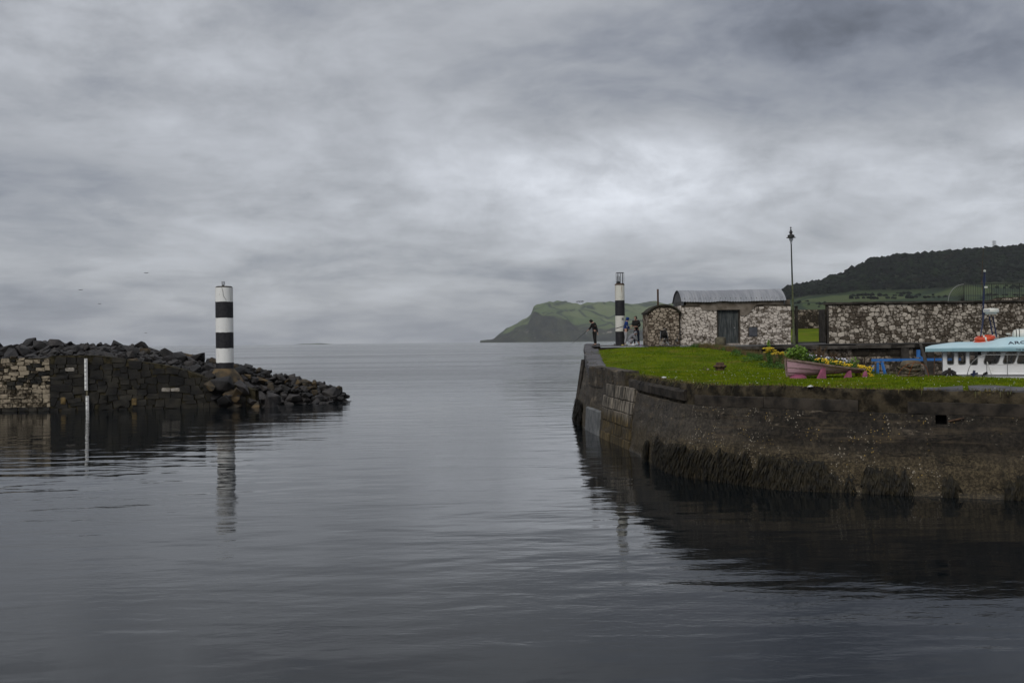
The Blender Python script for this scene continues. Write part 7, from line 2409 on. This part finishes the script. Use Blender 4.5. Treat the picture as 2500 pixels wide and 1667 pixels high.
planter()

def wild_bank():
    rng = random.Random(19)
    def gz(x, y): return bank_z(x, y) if not lawn_in(x, y) else lawn_z(x, y)
    # goldenrod-like yellow clump
    for (px, py, Y, label, n2, h_) in ((1880, 895, 46.5, 'tall wild plant with flat golden flower heads on the bank left of the flower boat', 16, 0.78), (1906, 892, 46.0, 'wild golden-flowered plant close to the left end of the flower boat', 12, 0.70)):
        p = at(px, py, Y); b0 = Vector((p.x, Y, gz(p.x, Y)))
        t = thing('golden_wildflower', label, 'wildflower', b0)
        ms, mf, ml = MB(), MB(), MB()
        for _ in range(n2):
            a = rng.uniform(0, 2 * PI); r = rng.uniform(0.02, 0.34)
            tip = b0 + Vector((math.cos(a) * r, math.sin(a) * r * .6, h_ * rng.uniform(0.75, 1.05)))
            ms.tube([b0 + Vector((math.cos(a) * r * .3, math.sin(a) * r * .3, 0)), b0.lerp(tip, 0.6), tip], [0.008, 0.006, 0.004], 4)
            for _ in range(16):
                q = tip + Vector((rng.uniform(-.11, .11), rng.uniform(-.08, .08), rng.uniform(-.025, .03)))
                s_ = rng.uniform(.02, .035)
                mf.add([q + Vector((-s_, 0, 0)), q + Vector((0, -s_, 0)), q + Vector((s_, 0, 0)), q + Vector((0, s_, 0.01)), q + Vector((0, 0, s_ * .8))], [(0, 1, 4), (1, 2, 4), (2, 3, 4), (3, 0, 4)])
            for f in (0.2, 0.4, 0.6, 0.8): leaf_cluster(ml, b0.lerp(tip, f), 0.07, 5, 0.035, rng)
        tag(ms.build('stems', MAT['leaf_mid'], t), kind='stuff'); tag(mf.build('flower_heads', MAT['petal_gold'], t), kind='stuff'); tag(ml.build('foliage', MAT['leaf_mid'], t), kind='stuff')
    p = at(1877, 868, 48.5); b0 = Vector((p.x, 48.5, gz(p.x, 48.5)))
    t = thing('leafy_spire', 'pointed green leafy spire standing above the golden wildflowers', 'plant', b0)
    mb = MB()
    for k_ in range(26):
        f = k_ / 25
        leaf_cluster(mb, b0 + Vector((rng.uniform(-.03, .03), 0, 0.1 + 1.0 * f)), 0.17 * (1 - f * .8), 14, 0.05, rng)
    tag(mb.build('foliage', MAT['leaf_bright'], t), kind='stuff')
    # rank grass and weeds over the bank: nobody could count it
    V, F = [], []
    Vg, Fg = [], []
    n = 0
    while n < 26000:
        x, y = rng.uniform(9.4, 16), rng.uniform(38.6, 56.6)
        if lawn_in(x, y): continue
        e = min(math.hypot(x - a, y - b_) for a, b_ in _bk[::2])
        if e > 2.2 * rng.random(): continue
        if y > 54 and x > 12.4: continue
        n += 1
        den = mnoise.noise(Vector((x * 0.9, y * 0.9, 5)))
        z = bank_z(x, y)
        an = rng.uniform(0, PI); w = rng.uniform(0.008, 0.018)
        h_ = rng.uniform(0.12, 0.48) * (1 + den) * (1.0 if y < 51 else 0.7)
        d = Vector((math.cos(an) * w, math.sin(an) * w, 0))
        p = Vector((x, y, z))
        T_ = (V, F) if den > 0.02 else (Vg, Fg)
        k0 = len(T_[0]); T_[0].extend([p - d, p + d, p + Vector((rng.uniform(-.12, .12), rng.uniform(-.1, .1), h_))]); T_[1].append((k0, k0 + 1, k0 + 2))
    bk = bpy.data.objects['bank']
    tag(mk('dry_grass', V, F, MAT['leaf_dry'], bk, origin=(12, 50, 3)), 'straw-coloured rank grass on the bank', kind='stuff')
    tag(mk('weeds', Vg, Fg, MAT['leaf_mid'], bk, origin=(12, 50, 3)), 'low green weeds along the bank', kind='stuff')
    mb = MB()
    for (px, py, Y) in ((1826, 897, 48.2), (1870, 905, 45.8), (1895, 903, 45.3), (1915, 907, 44.3), (1800, 872, 50.8), (1850, 892, 48.6)):
        p = at(px, py, Y)
        leaf_cluster(mb, Vector((p.x, Y, gz(p.x, Y) + 0.10)), 0.36, 170, 0.04, rng, 0.55)
    tag(mb.build('dock_leaves', MAT['leaf_mid'], bk), 'low broad-leaved weeds at the lawn edge', kind='stuff')
    # a few flat stones in the bank
    for k_, (px, py, Y, label) in enumerate(((1745, 852, 56.0, 'flat grey stone on the bank top below the stone block'), (1822, 853, 54.0, 'larger pale stone lying on the bank below the slate hatch'), (1843, 870, 51.5, 'low pale stone half buried in the dry grass of the bank'))):
        litter('bank_stone', label, 'stone', px, py, Y, (0.30, 0.16, 0.10), 'mossy_block', z=bank_z(at(px, py, Y).x, Y) - 0.02)
wild_bank()

# ------------------------------------------------------------------ far things
def far_things():
    # radio mast on the hill crest
    Y = 1840
    b0, t0 = at(2427, 609, Y), at(2426.5, 587, Y)
    t = thing('radio_mast', 'small radio mast with three cross-arms on the hill crest', 'mast', (b0.x, Y, b0.z - 6))
    MB().tube([(b0.x, Y, b0.z - 8), (t0.x, Y, t0.z)], [0.9, 0.6], 8).build('pole', MAT['dark_metal'], t, True)
    for py in (590, 594.5, 599):
        z = at(2427, py, Y).z
        MB().box((b0.x, Y, z), (6.6, 0.7, 0.8)).build('cross_arm', MAT['dark_metal'], t)
        for sx in (-1, 0, 1): MB().box((b0.x + sx * 2.9, Y - 0.5, z + 0.2), (1.0, 0.6, 2.0)).build('antenna', MAT['grey_metal'], t)
    rng = random.Random(33)
    def far_tree(px, py, Y, hpx, label, grp, mat='wood'):
        b0 = at(px, py, Y)
        h_ = hpx / FPX * Y
        t = thing('field_tree', label, 'tree', (b0.x, Y, b0.z), grp)
        MB().tube([(b0.x, Y, b0.z - h_ * .15), (b0.x, Y, b0.z + h_ * 0.5)], [h_ * .06, h_ * .035], 6).build('trunk', MAT['timber'], t, True)
        V, F = [], []
        for _ in range(9):
            crown(V, F, Vector((b0.x + rng.uniform(-.28, .28) * h_, Y + rng.uniform(-.25, .25) * h_, b0.z + h_ * rng.uniform(.45, .88))), h_ * rng.uniform(.12, .24), rng)
        mk('crown', V, F, MAT[mat], t)
    for k_, px in enumerate((1409, 1413.5, 1418, 1422.5)):
        far_tree(px, 740, 5640, 6.0, ('leftmost', 'second', 'third', 'rightmost')[k_] + ' tree of the row of four on the headland skyline', 'headland skyline trees')
    for px, lb in ((2405, 'largest round tree on the hill crest left of the radio mast'),):
        far_tree(px, 609, 1842, 9, lb, 'hill crest trees')
    for px, lb in ((2446, 'low bushy tree on the hill crest, nearest right of the radio mast'), (2458, 'middle of three low bushes on the crest right of the radio mast'), (2470, 'low bush on the hill crest farthest right of the radio mast')):
        far_tree(px, 607, 1842, 5.5, lb, 'hill crest trees')
    def shed(px0, px1, py0, py1, Y, label, wm='white_plastic', rm='grey_sheet'):
        a, b_ = at(px0, py1, Y), at(px1, py0, Y)
        h_ = b_.z - a.z
        t = thing('farm_building', label, 'building', ((a.x + b_.x) / 2, Y, a.z - h_))
        MB().box(((a.x + b_.x) / 2, Y, a.z + h_ * 0.1), (b_.x - a.x, 14, h_ * 1.8)).build('wall', MAT[wm], t)
        zt = a.z + h_
        MB().prism([(a.x - .5, Y - 7.6, zt - 0.2), (a.x - .5, Y + 7.6, zt - 0.2), (a.x - .5, Y, zt + 2.5)], (0, 0, 0), (b_.x - a.x + 1, 0, 0)).build('roof', MAT[rm], t)
        for q in (0.2, 0.5, 0.8): MB().box((a.x + (b_.x - a.x) * q, Y - 7.05, a.z + h_ * .4), (2.2, 0.2, h_ * .5)).build('window', MAT['dark_glass'], t)
    shed(1523, 1536, 758.5, 760.5, 5350, 'long white farm shed on the headland right of the pier beacon')
    shed(1446, 1456, 752, 754, 5450, 'small pale farmhouse among the headland hedges', 'cloth_light')
    shed(1566, 1584, 817, 821, 4780, 'pale seafront building on the far shore beside the small store', 'cloth_light')
    p = on(1500, 832.5, 0.0)
    Y = 700
    q = at(1503, 828, Y)
    V, F = [], []
    rng2 = random.Random(5)
    for k_, (dx_, r, s_) in enumerate(((-2.0, 2.0, .5), (0.8, 2.6, .9), (3.6, 2.4, .8))): crown(V, F, Vector((q.x + dx_, Y, 0.2)), r, rng2, s_)
    tag(mk('sea_rock', V, F, MAT['basalt']), 'dark rock in the sea just left of the pier beacon foot', 'rock')
    # gulls
    for (px, py, Y, s_, label) in ((357, 667, 190, 0.40, 'distant gull, highest of those over the breakwater'), (197, 708, 200, 0.42, 'distant gull over the left of the breakwater'), (243, 742, 210, 0.36, 'distant gull low over the rock mound'), (356, 813, 150, 0.2, 'tiny distant gull just above the boulders')):
        c_ = at(px, py, Y)
        t = thing('gull', label, 'bird', c_, 'gulls over the breakwater')
        MB().ball(c_, 0.10 * s_ / .5, 8, 1, 2.4, 0.8).build('body', MAT['grey_sheet'], t, True)
        for sx in (-1, 1):
            P_ = [c_ + Vector((sx * 0.05, -0.1, 0.02)), c_ + Vector((sx * 0.05, 0.14, 0.02)), c_ + Vector((sx * s_ * .55, 0.12, 0.16 * s_ / .5)), c_ + Vector((sx * s_ * 1.15, -0.02, 0.05 * s_ / .5)), c_ + Vector((sx * s_ * .5, -0.08, 0.14 * s_ / .5))]
            MB().prism(P_, (0, 0, -0.008), (0, 0, 0.016)).build('wing', MAT['grey_sheet'], t)
far_things()
for o_ in list(bpy.data.objects):
    if o_.name.startswith('tmp_'): bpy.data.objects.remove(o_)
